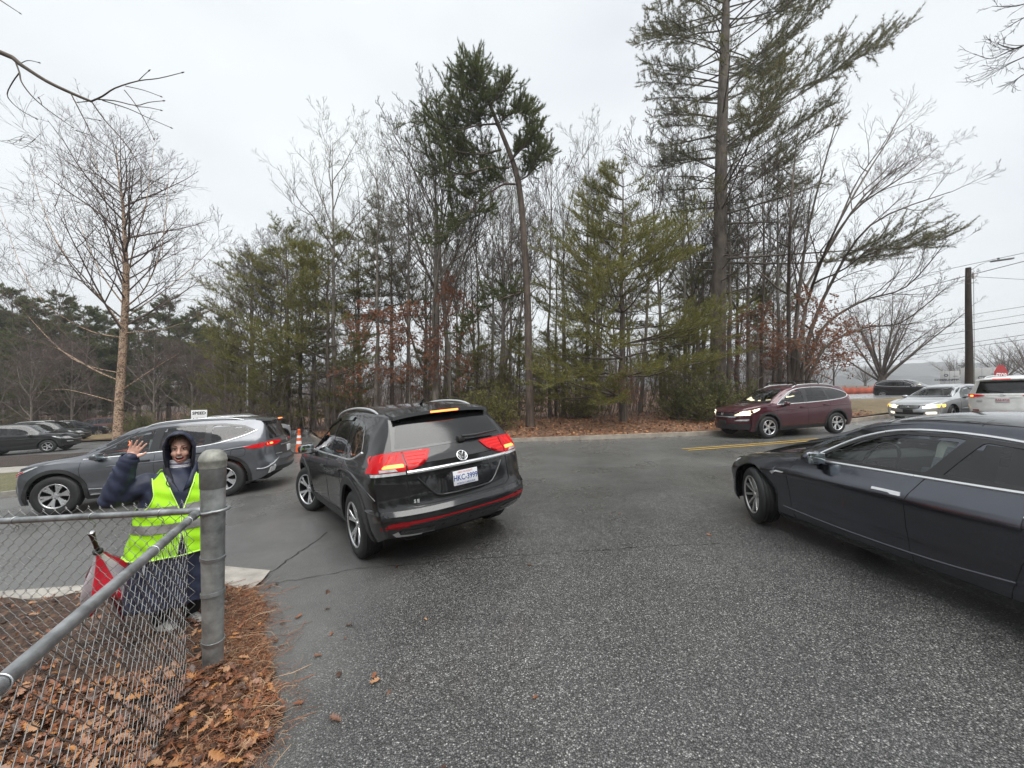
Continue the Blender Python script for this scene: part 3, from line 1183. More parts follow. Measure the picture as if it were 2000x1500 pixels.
    c.wheels(('atlas', .38, .255, .245, 5, ALLOY, (.030, .052), .20), steer=20)
    c.finish()
    return c


# ---------------------------------------------- grey three-row SUV behind the fence
HIGH = dict(wb=2.85, xf=2.40, xr=-2.55, Rt=.385, Ra=.45, track=.84, kf=.42, kr=.26, pr=3, Df=.5, Dr=.6,
            top=[(2.40, .88), (2.2, .99), (1.7, 1.08), (1.12, 1.13), (.7, 1.36), (.25, 1.60), (-.2, 1.69), (-.9, 1.715), (-1.6, 1.69), (-2.05, 1.635),
                 (-2.2, 1.53), (-2.42, 1.19), (-2.55, 1.08)],
            belt=[(2.40, .85), (1.9, .98), (1.1, 1.02), (0, 1.05), (-.9, 1.09), (-1.5, 1.16), (-2.0, 1.19), (-2.42, 1.14), (-2.55, 1.075)],
            bot=[(2.40, .26), (1.9, .24), (0, .25), (-1.9, .27), (-2.55, .42)],
            wid=[(2.40, .80), (2.1, .91), (1.45, .96), (.5, .945), (-.5, .945), (-1.4, .97), (-2.0, .94), (-2.55, .80)],
            prof=[(0, .90), (.12, .95), (.28, .98), (.45, .968), (.68, 1.0), (.84, .985), (1, .945)],
            wt=[(2.40, .6), (1.2, .78), (1.0, .75), (.25, .63), (-.5, .645), (-1.6, .62), (-2.05, .60), (-2.42, .76), (-2.55, .79)],
            drop=[(2.40, .004), (1.9, .07), (1.12, .05), (.3, .10), (-1.6, .09), (-2.05, .05), (-2.42, .015), (-2.55, .004)],
            nf=NF, nr=[(.2, .2), (.42, .06), (.55, 0), (.66, .01), (.76, .07), (.95, .08), (1.1, .10)], bow=(1.12, .22, .12), xs=[1.12, -2.05, -2.07, -2.42])


def grey_suv():
    pt = M_paint('grey metallic paint', (.13, .136, .15), .65, rough=.34)
    c = Car('suv', 'grey three-row SUV crossing behind the waving person, nose to the left', HIGH, -7.84, 9.12, 196.5, pt, 'car')
    c.under()
    c.interior(.70, 1.05)
    D = [(.98, 1.055), (.62, 1.26), (.22, 1.49), (-.2, 1.575), (-.8, 1.60), (-1.4, 1.575), (-1.8, 1.50), (-2.03, 1.385), (-1.85, 1.30), (-1.45, 1.19), (-1.0, 1.125), (0, 1.075)]
    c.dlo(D, [(-.16, -.24, .14), (-1.13, -1.13, .09)], GLASSF, GLASSD,
          trim=[(1.0, 1.045), (0, 1.066), (-1.0, 1.115), (-1.45, 1.18), (-1.85, 1.29), (-2.05, 1.385)], trim_w=.012)
    c.windscreen([(-.78, 1.12), (.78, 1.12), (.63, 1.57), (-.63, 1.57)], 'F', GLASSW)
    for ax in 'LR':
        c.strips('door_seam', [[(1.02, 1.03), (1.04, .85), (1.0, .6), (.9, .38)], [(-.2, 1.05), (-.18, .75), (-.2, .40)], [(-1.12, 1.12), (-1.05, .85), (-.98, .70), (-.9, .40)], [(.9, .40), (-.9, .40)],
                               [(-1.62, 1.0), (-1.82, 1.01), (-1.86, .97), (-1.84, .86), (-1.80, .84), (-1.62, .83), (-1.58, .86), (-1.58, .97), (-1.62, 1.0)]], ax, SEAM, .0035)
        c.patch('head_lamp', [(2.32, .77), (2.12, .84), (1.72, .985), (1.66, .985), (1.95, .86), (2.2, .74)], ax, CLEARL, off=.008, step=.05, sm=1)
        c.strip('lamp_bar', [(2.27, .775), (2.1, .82), (1.9, .90)], ax, REDDIM, r=.010, lift=.01)
        c.patch('sill_trim', [(.88, .335), (-.86, .345), (-.86, .36), (.88, .35)], ax, CHROME, off=.016, sm=0)
        # wide shoulder swelling from the doors to the rear wheel
        c.strip('shoulder_line', [(.6, .87), (-.4, .885), (-1.1, .95), (-1.7, 1.03), (-2.2, 1.06)], ax, pt, r=.02, lift=-.009, k=8, sm=2)
        c.strip('sill_crease', [(.9, .45), (.2, .40), (-.6, .46), (-1.0, .62)], ax, pt, r=.02, lift=-.008, k=8, sm=2)
        c.patch('tail_lamp', [(-1.80, 1.03), (-2.05, 1.075), (-2.19, 1.10), (-2.19, .99), (-2.02, .985), (-1.9, 1.0)], ax, REDDIM, off=.012, step=.04, sm=1)
        c.patch('mud_flap', [(-1.80, .27), (-1.90, .44), (-1.83, .48), (-1.76, .38)], ax, BLACKP, off=.02, sm=0)
        c.strip('bumper_crease', [(-2.05, .52), (-2.2, .50), (-2.36, .60), (-2.42, .70)], ax, pt, r=.03, lift=-.01, k=8, sm=2)
    c.handles([(-.02, .93), (-.95, .985)], BLACKP)
    c.arches(.07, off=.013, sill=True, zs=.33)
    c.mirror(.72, 1.09, pt, (.14, .22, .16), .12, BLACKP)
    c.rails(.1, -1.75, .60)
    B = 'B'
    c.patch('rear_window', [(-.62, 1.19), (.62, 1.19), (.52, 1.50), (-.52, 1.50)], B, GLASSR, off=.004, step=.08, deep=0, sm=1)
    c.patch('window_frame', [(-.68, 1.16), (.68, 1.16), (.565, 1.575), (-.565, 1.575)], B, GLOSSB, off=.003, step=.08, deep=.004, sm=1)
    for sg in (1, -1):
        q = lambda *P: [(sg * y, z) for y, z in P]
        c.patch('tail_lamp', q((.80, .99), (.80, 1.10), (.60, 1.115), (.40, 1.10), (.36, 1.085), (.60, 1.01)), B, REDDIM, off=.014, step=.05, sm=1)
        c.patch('lamp_glow', q((.77, 1.035), (.77, 1.075), (.66, 1.082), (.66, 1.045)), B, REDHOT, off=.02, step=.04, sm=1)
        c.patch('bumper_reflector', q((.78, .54), (.75, .42), (.72, .42), (.70, .54)), B, CLEARL, off=.015, step=.04, sm=1)
        c.patch('bumper_trim', q((.80, .60), (.77, .40), (.69, .40), (.71, .62)), B, CHROME, off=.009, step=.04, holes=[q((.775, .55), (.755, .43), (.725, .43), (.735, .56))], sm=0)
    c.patch('tail_trim', [(-.42, .98), (.42, .98), (.42, 1.0), (-.42, 1.0)], B, CHROME, off=.01, sm=0)
    c.text('badge', 'O', .09, 0, 1.075, B, CHROME, .004, bold=.002)
    c.strips('trim_lettering', [[(.62, .80), (.42, .80)]], B, CHROME, .008, lift=.004)
    c.plate(B, 0, '', None, b=.88)
    c.strips('tailgate_seam', [[(-.60, 1.15), (-.64, .95), (-.60, .66), (.60, .66), (.64, .95), (.60, 1.15)]], B, SEAM, .004)
    c.patch('bumper_cladding', [(-.78, .52), (.78, .52), (.74, .43), (-.74, .43)], B, BLACKP, off=.006, step=.08, sm=0)
    bm = bmesh.new()
    pts = [(-1.98, 1.655), (-2.30, 1.615), (-2.31, 1.59), (-2.08, 1.60)]
    vs = [[bm.verts.new((x - .03 * (1 - (y / .6) ** 2), y, z - .03 * abs(y / .6) ** 3)) for x, z in pts] for y in np.linspace(-.6, .6, 13)]
    for a, b in zip(vs[:-1], vs[1:]):
        for k in range(4): bm.faces.new((a[k], a[(k + 1) % 4], b[(k + 1) % 4], b[k]))
    bm.faces.new(vs[0]); bm.faces.new(vs[-1][::-1])
    obj('roof_spoiler', bm_mesh('roof_spoiler', bm), pt, c.root)
    box('brake_lamp', (-2.33, 0, 1.602), (.02, .34, .02), REDHOT, c.root, .006)
    c.patch('grille', [(-.55, .60), (.55, .60), (.6, .36), (-.6, .36)], 'F', BLACKP, off=.006, step=.1, sm=0)
    c.wheels(('high', .385, .235, .24, 6, ALLOY, (.036, .062), .17), steer=2)
    c.finish()
    return c


# ---------------------------------------------- dark electric sedan on the right
SEDAN = dict(wb=2.875, xf=2.28, xr=-2.41, Rt=.335, Ra=.385, track=.79, kf=.40, kr=.26, pr=3, Df=.45, Dr=.5,
             top=[(2.28, .66), (2.0, .76), (1.5, .86), (.95, .94), (.55, 1.15), (.1, 1.33), (-.35, 1.405), (-.8, 1.388), (-1.3, 1.285), (-1.75, 1.13), (-2.1, 1.02), (-2.41, .97)],
             belt=[(2.28, .64), (1.9, .74), (1.4, .82), (1.0, .875), (.5, .90), (-.5, .918), (-1.3, .932), (-2.0, .945), (-2.41, .94)],
             bot=[(2.28, .2), (1.9, .17), (0, .17), (-1.9, .18), (-2.41, .3)],
             wid=[(2.28, .72), (2.0, .85), (1.44, .92), (.6, .92), (-.6, .925), (-1.44, .925), (-2.0, .88), (-2.41, .74)],
             prof=[(0, .91), (.10, .955), (.22, .972), (.40, .962), (.62, .985), (.77, 1.0), (.785, .998), (.80, .99), (1, .86)],
             wt=[(2.28, .5), (1.3, .72), (1.0, .70), (.3, .565), (-.3, .555), (-1.2, .53), (-1.9, .62), (-2.41, .66)],
             drop=[(2.28, .004), (1.9, .07), (1.05, .06), (.3, .095), (-.3, .11), (-1.2, .09), (-1.9, .04), (-2.41, .02)],
             nf=[(.15, .12), (.3, .03), (.45, 0), (.55, .02), (.65, .08), (.75, .14)], nr=NR, bow=(.95, .05, .16), xs=[.95])


def dark_sedan():
    pt = M_paint('midnight grey metallic paint', (.078, .082, .10), .95, rough=.22)
    c = Car('sedan', 'dark grey electric sedan with chrome window line, beaded with rain, at the right edge', SEDAN, 4.075, 3.663, 95.8, pt, 'car')
    c.under()
    c.interior(.62, .90, seats=((-.15, .37), (-.15, -.37), (-1.05, .38), (-1.05, -.38)), mat=M('pale vinyl seat', (.5, .49, .46), .6, var=.08), w=.64, doors=M('pale door lining', (.45, .45, .42), .7, var=.08))
    D = [(.66, .905), (.44, 1.055), (.2, 1.175), (-.1, 1.252), (-.5, 1.262), (-.95, 1.222), (-1.3, 1.135), (-1.62, 1.005), (-1.5, .968), (-1.0, .948), (0, .928)]
    full = [(.69, .898), (.46, 1.06), (.2, 1.19), (-.1, 1.270), (-.5, 1.280), (-.95, 1.240), (-1.3, 1.152), (-1.68, .995), (-1.5, .955), (-1.0, .934), (0, .914), (.69, .898)]
    c.dlo(D, [(-.44, -.66, .085)], GLASSF, GLASSD, rim=.012, trim=full, trim_w=.013, black=BLACKP)
    c.windscreen([(-.74, .93), (.74, .93), (.55, 1.33), (-.55, 1.33)], 'F', GLASSW, rim=.03)
    # glass roof, dark, with the cross bar
    c.patch('glass_roof', [(.0, -.48), (.0, .48), (-.55, .50), (-1.35, .46), (-1.35, -.46), (-.55, -.50)], 'T', GLOSSB, off=.004, step=.08, sm=1)
    c.strip('roof_seam', [(-.62, -.52), (-.62, .52)], 'T', SEAM, r=.004)
    c.strip('roof_seam', [(.06, -.55), (.10, 0), (.06, .55)], 'T', SEAM, r=.004, sm=1)
    for ax in 'LR':
        c.strips('door_seam', [[(.82, .88), (.86, .7), (.86, .45), (.80, .24)], [(-.43, .925), (-.36, .74), (-.34, .5), (-.38, .24)], [(-1.45, .97), (-1.25, .75), (-1.03, .5), (-.96, .24)], [(.8, .24), (-.96, .24)]], ax, SEAM, .003)
        c.strip('sill_crease', [(.95, .33), (.3, .30), (-.5, .31), (-1.0, .36)], ax, pt, r=.014, lift=-.006, k=8, sm=2)
        c.patch('side_marker', [(1.10, .70), (1.02, .725), (.90, .722), (.92, .712), (1.02, .708), (1.07, .672)], ax, CHROME, off=.006, sm=0)
        for x in (-.21, -1.18):
            z = .775 if x > -1 else .81
            c.patch('door_handle', [(x + .12, z - .008), (x + .12, z + .010), (x - .06, z + .012), (x - .11, z + .012), (x - .115, z - .016), (x - .045, z - .016), (x - .02, z - .006)], ax, M('bright handle', (.75, .76, .77), .35, .3), off=.010, step=.03, sm=0)
        c.patch('head_lamp', [(2.10, .60), (1.95, .69), (1.78, .745), (1.80, .70), (1.98, .62)], ax, CLEARL, off=.006, step=.04, sm=1)
    c.mirror(.52, .945, pt, (.13, .19, .14), .105, GLOSSB)
    c.arches(.012, mat=GLOSSB, off=.006, sill=True, zs=.235)
    wp = [(1.10, .45, .955), (1.0, .1, 1.0), (.98, -.2, 1.005)]
    for y0, y1 in ((.50, -.12), (-.02, -.6)):
        P = []
        for t in np.linspace(0, 1, 9):
            y = y0 + (y1 - y0) * t
            P.append(c.hit(1.03 - .06 * t, y, 'T')[0] + Vector((0, 0, .018)))
        tube('wiper', P, .009, BLACKP, c.root, k=6)
    c.patch('front_bumper', [(-.5, .33), (.5, .33), (.55, .22), (-.55, .22)], 'F', BLACKP, off=.006, step=.1, sm=0)
    for sg in (1, -1): c.patch('tail_lamp', [(sg * .80, .84), (sg * .78, .93), (sg * .45, .92), (sg * .5, .84)], 'B', REDL, off=.008, sm=1)
    c.wheels(('sedan', .335, .228, .235, 10, M('brushed wheel silver', (.6, .59, .57), .32, .9), (.022, .03), 0, False), steer=-17)
    c.finish()
    return c


# ---------------------------------------------- compact SUVs
CRV = dict(wb=2.62, xf=2.24, xr=-2.31, Rt=.345, Ra=.41, track=.79, kf=.42, kr=.24, pr=3, Df=.48, Dr=.5,
           top=[(2.24, .83), (2.05, .95), (1.6, 1.04), (1.08, 1.10), (.65, 1.34), (.2, 1.56), (-.2, 1.635), (-.9, 1.645), (-1.6, 1.60), (-1.95, 1.54), (-2.08, 1.40), (-2.24, 1.15), (-2.31, 1.02)],
           belt=[(2.24, .80), (1.8, .93), (1.1, 1.0), (0, 1.03), (-1.0, 1.08), (-1.8, 1.11), (-2.2, 1.08), (-2.31, 1.015)],
           bot=[(2.24, .28), (1.9, .23), (0, .24), (-1.9, .26), (-2.31, .38)],
           wid=[(2.24, .74), (2.0, .85), (1.31, .91), (.5, .895), (-.5, .9), (-1.31, .915), (-1.9, .88), (-2.31, .77)], prof=PROF,
           wt=[(2.24, .55), (1.15, .74), (.95, .71), (.2, .60), (-.5, .61), (-1.6, .57), (-1.95, .56), (-2.24, .70), (-2.31, .75)],
           drop=[(2.24, .004), (1.8, .07), (1.08, .05), (.3, .09), (-1.6, .08), (-1.95, .05), (-2.24, .015), (-2.31, .004)],
           nf=NF, nr=NR, bow=(1.08, .2, .12), xs=[1.08, -1.95, -2.24])


def small_suv(name, label, sp, x, y, head, pt, wheel, lit=True, rails=True, steer=0, rack=False, full=True, rearplate=None, group=None, frontbadge=False, brake=False, tl=None, tb=None, dl=None, chrome=True, fg=None):
    c = Car(name, label, sp, x, y, head, pt, 'car', group)
    c.under()
    D = dl or [(.92, 1.035), (.55, 1.26), (.2, 1.46), (-.2, 1.535), (-.9, 1.545), (-1.4, 1.50), (-1.75, 1.40), (-1.98, 1.26), (-1.8, 1.17), (-1.4, 1.115), (-.5, 1.065)]
    if full: c.interior(.66, 1.02)
    tr = (D + [D[0]]) if chrome else None
    c.dlo(D, [(-.16, -.24, .13), (-1.08, -1.02, .07)], fg or GLASSF, GLASSD, trim=tr, trim_w=.013)
    tz = sp['top']
    hd = [p for p in tz if p[0] <= .25][0]
    c.windscreen([(-.73, 1.09), (.73, 1.09), (.58, hd[1] - .03), (-.58, hd[1] - .03)], 'F', GLASSW)
    for ax in 'LR':
        c.strips('door_seam', [[(.95, 1.0), (.98, .8), (.95, .38)], [(-.2, 1.02), (-.18, .7), (-.2, .38)], [(-1.1, 1.07), (-.98, .75), (-.86, .38)], [(.95, .38), (-.86, .38)]], ax, SEAM, .0035)
        c.strip('shoulder_line', [(1.2, .86), (0, .89), (-1.2, .94), (-2.0, .95)], ax, pt, r=.016, lift=-.006, k=8, sm=1)
        c.patch('head_lamp', [(2.16, .73), (1.95, .77), (1.62, .90), (1.58, .955), (1.78, .915), (2.05, .83)], ax, HEADLIT if lit else CLEARL, off=.008, step=.05, sm=1)
        c.patch('tail_lamp', tl or [(-2.16, .94), (-2.0, .95), (-2.03, 1.10), (-1.96, 1.30), (-2.02, 1.36), (-2.15, 1.14)], ax, REDDIM, off=.014, step=.05, sm=1)
    c.handles([(0, .93), (-.9, .965)])
    c.arches(.06, off=.012, zs=.34)
    c.mirror(.70, 1.06, pt, (.13, .21, .15), .12)
    if rails: c.rails(.05, -1.65, .565, h=.05)
    c.patch('grille', [(-.60, .86), (.60, .86), (.66, .80), (.45, .66), (-.45, .66), (-.66, .80)], 'F', BLACKP, off=.006, step=.07, sm=0)
    c.patch('grille_trim', [(-.66, .815), (-.45, .68), (.45, .68), (.66, .815), (.62, .82), (.43, .70), (-.43, .70), (-.62, .82)], 'F', CHROME, off=.012, step=.06, sm=0)
    for z in (.73, .77, .81): c.strip('grille_bar', [(-.5, z), (.5, z)], 'F', BLACKP, r=.012, lift=.004)
    c.patch('front_bumper', [(-.78, .46), (.78, .46), (.72, .30), (-.72, .30)], 'F', BLACKP, off=.006, step=.09, sm=0)
    for sg in (1, -1):
        c.patch('head_lamp', [(sg * .40, .72), (sg * .76, .74), (sg * .78, .88), (sg * .6, .87), (sg * .56, .82)], 'F', HEADLIT if lit else CLEARL, off=.012, step=.05, sm=1)
        c.patch('fog_lamp', [(sg * .42, .56), (sg * .70, .56), (sg * .72, .62), (sg * .5, .60)], 'F', CLEARL, off=.012, step=.05, sm=1)
        if not tl: c.patch('tail_lamp', [(sg * .76, .92), (sg * .76, 1.10), (sg * .55, 1.09), (sg * .56, .95)], 'B', REDLIT if brake else REDDIM, off=.012, step=.05, sm=1)
    if frontbadge: c.text('badge', 'H', .13, 0, .765, 'F', CHROME, .018, bold=.004)
    box('front_plate', c.hit(0, .52, 'F')[0] + Vector((.012, 0, 0)), (.02, .32, .12), BLACKP, c.root, .008)
    c.patch('rear_window', [(-.60, 1.13), (.60, 1.13), (.50, 1.44), (-.50, 1.44)], 'B', GLASSR, off=.004, step=.09, deep=0, sm=1)
    c.patch('window_frame', [(-.65, 1.10), (.65, 1.10), (.54, 1.50), (-.54, 1.50)], 'B', GLOSSB, off=.003, step=.09, deep=.004, sm=1)
    if rearplate: rearplate(c)
    if rack:
        for xr in (-.1, -1.0):
            P = [(xr, y, c.hit(xr, min(.5, max(-.5, y)), 'T')[0].z + (.12 if abs(y) < .56 else .02)) for y in (-.58, -.54, -.4, 0, .4, .54, .58)]
            tube('roof_rack_bar', P, .02, BLACKP, c.root)
    c.wheels(wheel, steer=steer)
    c.finish()
    return c


# ---------------------------------------------- silver sedan, white SUV, far vehicles
ACURA = dict(wb=2.74, xf=2.33, xr=-2.5, Rt=.32, Ra=.375, track=.76, kf=.36, kr=.25, pr=3, Df=.5, Dr=.5,
             top=[(2.33, .66), (2.1, .74), (1.6, .84), (1.0, .93), (.55, 1.17), (.1, 1.35), (-.3, 1.415), (-.9, 1.41), (-1.35, 1.29), (-1.75, 1.08), (-2.0, 1.03), (-2.5, .97)],
             belt=[(2.33, .64), (1.9, .74), (1.1, .87), (0, .90), (-1.0, .93), (-2.0, .95), (-2.5, .93)],
             bot=[(2.33, .22), (1.9, .19), (0, .2), (-1.9, .21), (-2.5, .32)],
             wid=[(2.33, .74), (2.1, .84), (1.37, .89), (0, .885), (-1.37, .89), (-2.0, .86), (-2.5, .76)], prof=PROF,
             wt=[(2.33, .5), (1.2, .72), (.95, .70), (.2, .55), (-.9, .55), (-1.7, .66), (-2.5, .70)],
             drop=[(2.33, .004), (1.9, .05), (1.0, .05), (.3, .08), (-.9, .08), (-1.75, .05), (-2.5, .03)],
             nf=[(.18, .08), (.3, .02), (.42, 0), (.55, .02), (.65, .07), (.75, .12)], nr=NR, bow=(1.0, .1, .12), xs=[1.0])


def silver_sedan():
    pt = M_paint('silver paint', (.42, .43, .44), .5, rough=.3)
    c = Car('sedan', 'silver sedan with headlights and fog lamps on, coming down the road', ACURA, 17.55, 16.19, 198.5, pt, 'car')
    c.under()
    c.interior(.6, .88, mat=TANIN, w=.62)
    D = [(.74, .90), (.45, 1.08), (.12, 1.26), (-.3, 1.325), (-.9, 1.315), (-1.3, 1.2), (-1.55, 1.03), (-1.4, .955), (-.5, .925)]
    c.dlo(D, [(-.2, -.26, .1), (-1.12, -1.06, .05)], GLASSF, GLASSF, trim=[(.76, .892), (0, .905), (-1.4, .945)], trim_w=.009)
    c.windscreen([(-.70, .93), (.70, .93), (.54, 1.32), (-.54, 1.32)], 'F', GLASSW)
    for ax in 'LR':
        c.strips('door_seam', [[(.85, .87), (.88, .6), (.86, .28)], [(-.22, .9), (-.2, .6), (-.22, .28)], [(-1.15, .92), (-.95, .6), (-.9, .28)]], ax, SEAM, .0035)
        c.strip('side_moulding', [(.8, .50), (-.9, .50)], ax, pt, r=.018, lift=0)
        c.patch('turn_lamp', [(2.05, .57), (1.82, .61), (1.80, .70), (2.0, .69)], ax, AMBERLIT, off=.008, step=.05, sm=1)
    c.handles([(-.05, .80), (-.95, .82)])
    c.mirror(.62, .95, pt, (.12, .19, .13), .1)
    F = 'F'
    c.patch('grille', [(-.36, .66), (.36, .66), (.30, .54), (.2, .52), (-.2, .52), (-.30, .54)], F, GLOSSB, off=.008, step=.06, sm=1)
    for z in (.56, .60, .635): c.strip('grille_bar', [(-.29, z), (.29, z)], F, SATIN, r=.007, lift=.004)
    c.strip('grille_trim', [(-.36, .665), (.36, .665)], F, CHROME, r=.012, lift=.006)
    c.text('badge', 'A', .10, 0, .60, F, CHROME, .02, bold=.004)
    for sg in (1, -1):
        q = lambda *P: [(sg * y, z) for y, z in P]
        c.patch('head_lamp', q((.40, .54), (.70, .57), (.71, .68), (.55, .69), (.40, .65)), F, HEADLIT, off=.01, step=.05, sm=1)
        c.patch('fog_lamp', q((.48, .33), (.70, .34), (.70, .42), (.48, .41)), F, HEADLIT, off=.01, step=.05, sm=1)
        c.patch('tail_lamp', q((.45, .74), (.74, .74), (.74, .88), (.45, .88)), 'B', REDL, off=.01, sm=1)
    c.patch('bumper_intake', [(-.46, .40), (.46, .40), (.40, .31), (-.40, .31)], F, BLACKP, off=.004, step=.07, sm=0)
    box('front_plate', c.hit(0, .44, F)[0] + Vector((.015, 0, 0)), (.02, .31, .14), BLACKP, c.root, .01)
    c.wheels(('acura', .32, .215, .21, 5, ALLOY, (.06, .05), 0, True), steer=10)
    c.finish()


RAVS = spec(CRV, wb=2.66, xf=2.26, xr=-2.34, Rt=.355,
            top=[(2.26, .85), (2.0, .98), (1.1, 1.12), (.65, 1.36), (.2, 1.58), (-.2, 1.655), (-.9, 1.675), (-1.7, 1.64), (-2.08, 1.58), (-2.16, 1.46), (-2.27, 1.16), (-2.34, 1.04)],
            belt=[(2.26, .82), (1.8, .95), (1.1, 1.02), (0, 1.05), (-1.0, 1.09), (-1.8, 1.12), (-2.2, 1.10), (-2.34, 1.035)],
            wid=[(2.26, .74), (2.0, .85), (1.31, .91), (.5, .9), (-.5, .9), (-1.31, .925), (-1.9, .90), (-2.34, .80)],
            wt=[(2.26, .55), (1.15, .74), (.95, .71), (.2, .60), (-.5, .62), (-1.6, .60), (-2.08, .59), (-2.27, .72), (-2.34, .78)],
            drop=[(2.26, .004), (1.8, .07), (1.08, .05), (.3, .09), (-1.6, .08), (-2.08, .05), (-2.27, .015), (-2.34, .004)])


def white_suv():
    pt = M_paint('white car paint', (.72, .72, .70), .0, rough=.3)

    def tail(c):
        B = 'B'
        c.plate(B, 0, 'RAE-8720', M('plate red ink', (.35, .03, .04), .5), b=.88, bg=M('plate pale pink', (.62, .55, .57), .5))
        for sg in (1, -1):
            q = lambda *P: [(sg * y, z) for y, z in P]
            c.patch('tail_lamp', q((.78, .965), (.78, 1.08), (.62, 1.07), (.42, 1.04), (.40, 1.02), (.6, .99)), B, REDDIM, off=.016, step=.05, sm=1)
            c.patch('lamp_glow', q((.79, .99), (.79, 1.05), (.69, 1.05), (.69, .99)), B, REDHOT, off=.024, step=.04, sm=1)
            c.patch('bumper_reflector', q((.72, .52), (.72, .56), (.55, .56), (.55, .52)), B, REDL, off=.01, sm=0)
        c.patch('tail_trim', [(-.40, .985), (.40, .985), (.38, .955), (-.38, .955)], B, pt, off=.012, sm=0)
        c.patch('bumper_cladding', [(-.76, .50), (.76, .50), (.72, .40), (-.72, .40)], B, BLACKP, off=.006, step=.08, sm=0)
        em = c.hit(0, 1.035, B)
        v, f = tube_arrays([([(0, .055 * math.cos(a), .035 * math.sin(a)) for a in np.linspace(0, 6.283, 25)], .006, 6), ([(0, .028 * math.cos(a), .034 * math.sin(a)) for a in np.linspace(0, 6.283, 21)], .005, 6),
                            ([(0, .04 * math.cos(a), .012 + .013 * math.sin(a)) for a in np.linspace(0, 6.283, 21)], .005, 6)])
        me = npmesh('badge', v, f)
        me.transform(Matrix.Translation(em[0] + Vector((-.012, 0, 0))))
        obj('badge', me, CHROME, c.root)
        c.text('trim_lettering', 'HYBRID', .05, .54, .84, B, SATIN, .004, bold=.002)
        bm = bmesh.new()
        pts = [(-1.95, 1.625), (-2.27, 1.585), (-2.28, 1.555), (-2.05, 1.56)]
        vs = [[bm.verts.new((x - .03 * (1 - (y / .58) ** 2), y, z - .02 * abs(y / .58) ** 3)) for x, z in pts] for y in np.linspace(-.58, .58, 13)]
        for a, b in zip(vs[:-1], vs[1:]):
            for k in range(4): bm.faces.new((a[k], a[(k + 1) % 4], b[(k + 1) % 4], b[k]))
        bm.faces.new(vs[0]); bm.faces.new(vs[-1][::-1])
        obj('roof_spoiler', bm_mesh('roof_spoiler', bm), pt, c.root)
        box('brake_lamp', (-2.30, 0, 1.572), (.02, .40, .024), REDLIT, c.root, .006)
        tube('rear_wiper', [c.hit(0, 1.14, B)[0] + Vector((-.03, 0, 0)), c.hit(.36, 1.2, B)[0] + Vector((-.03, 0, 0))], .01, BLACKP, c.root)
    return small_suv('suv', 'white SUV seen from behind, brake lights on, beyond the dark sedan roof', RAVS, 18.16, 13.96, 24, pt, ('crv', .345, .225, .225, 5, ALLOY, (.03, .045), .2), rearplate=tail, chrome=False, fg=GLASSD, tl=[(-2.10, .97), (-1.92, 1.02), (-1.96, 1.07), (-2.10, 1.09)])


EQUI = spec(CRV, wb=2.725, xf=2.31, xr=-2.34, Rt=.36)
PILOT = spec(CRV, wb=2.775, xf=2.36, xr=-2.49, Rt=.365, Ra=.44, track=.86,
             top=[(2.36, .96), (2.2, 1.05), (1.6, 1.12), (1.12, 1.17), (.75, 1.42), (.42, 1.66), (.1, 1.74), (-.9, 1.76), (-1.9, 1.72), (-2.2, 1.66), (-2.30, 1.5), (-2.44, 1.15), (-2.49, 1.05)],
             belt=[(2.36, .94), (1.8, 1.04), (1.1, 1.08), (0, 1.10), (-1.0, 1.12), (-1.8, 1.13), (-2.3, 1.10), (-2.49, 1.045)],
             bot=[(2.36, .34), (1.9, .28), (0, .28), (-1.9, .3), (-2.49, .4)],
             wid=[(2.36, .86), (2.1, .94), (1.4, .98), (.5, .97), (-.5, .97), (-1.4, .99), (-1.9, .97), (-2.49, .88)],
             wt=[(2.36, .6), (1.15, .82), (1.0, .80), (.4, .70), (-.5, .72), (-1.9, .70), (-2.2, .70), (-2.44, .82), (-2.49, .85)],
             drop=[(2.36, .004), (1.8, .05), (1.1, .05), (.4, .08), (-1.9, .08), (-2.2, .05), (-2.44, .015), (-2.49, .004)], bow=(1.12, .42, .1))
DLO_P = [(1.0, 1.11), (.72, 1.36), (.42, 1.58), (.1, 1.64), (-.9, 1.66), (-1.8, 1.63), (-2.16, 1.58), (-2.24, 1.30), (-2.2, 1.17), (-.5, 1.13)]


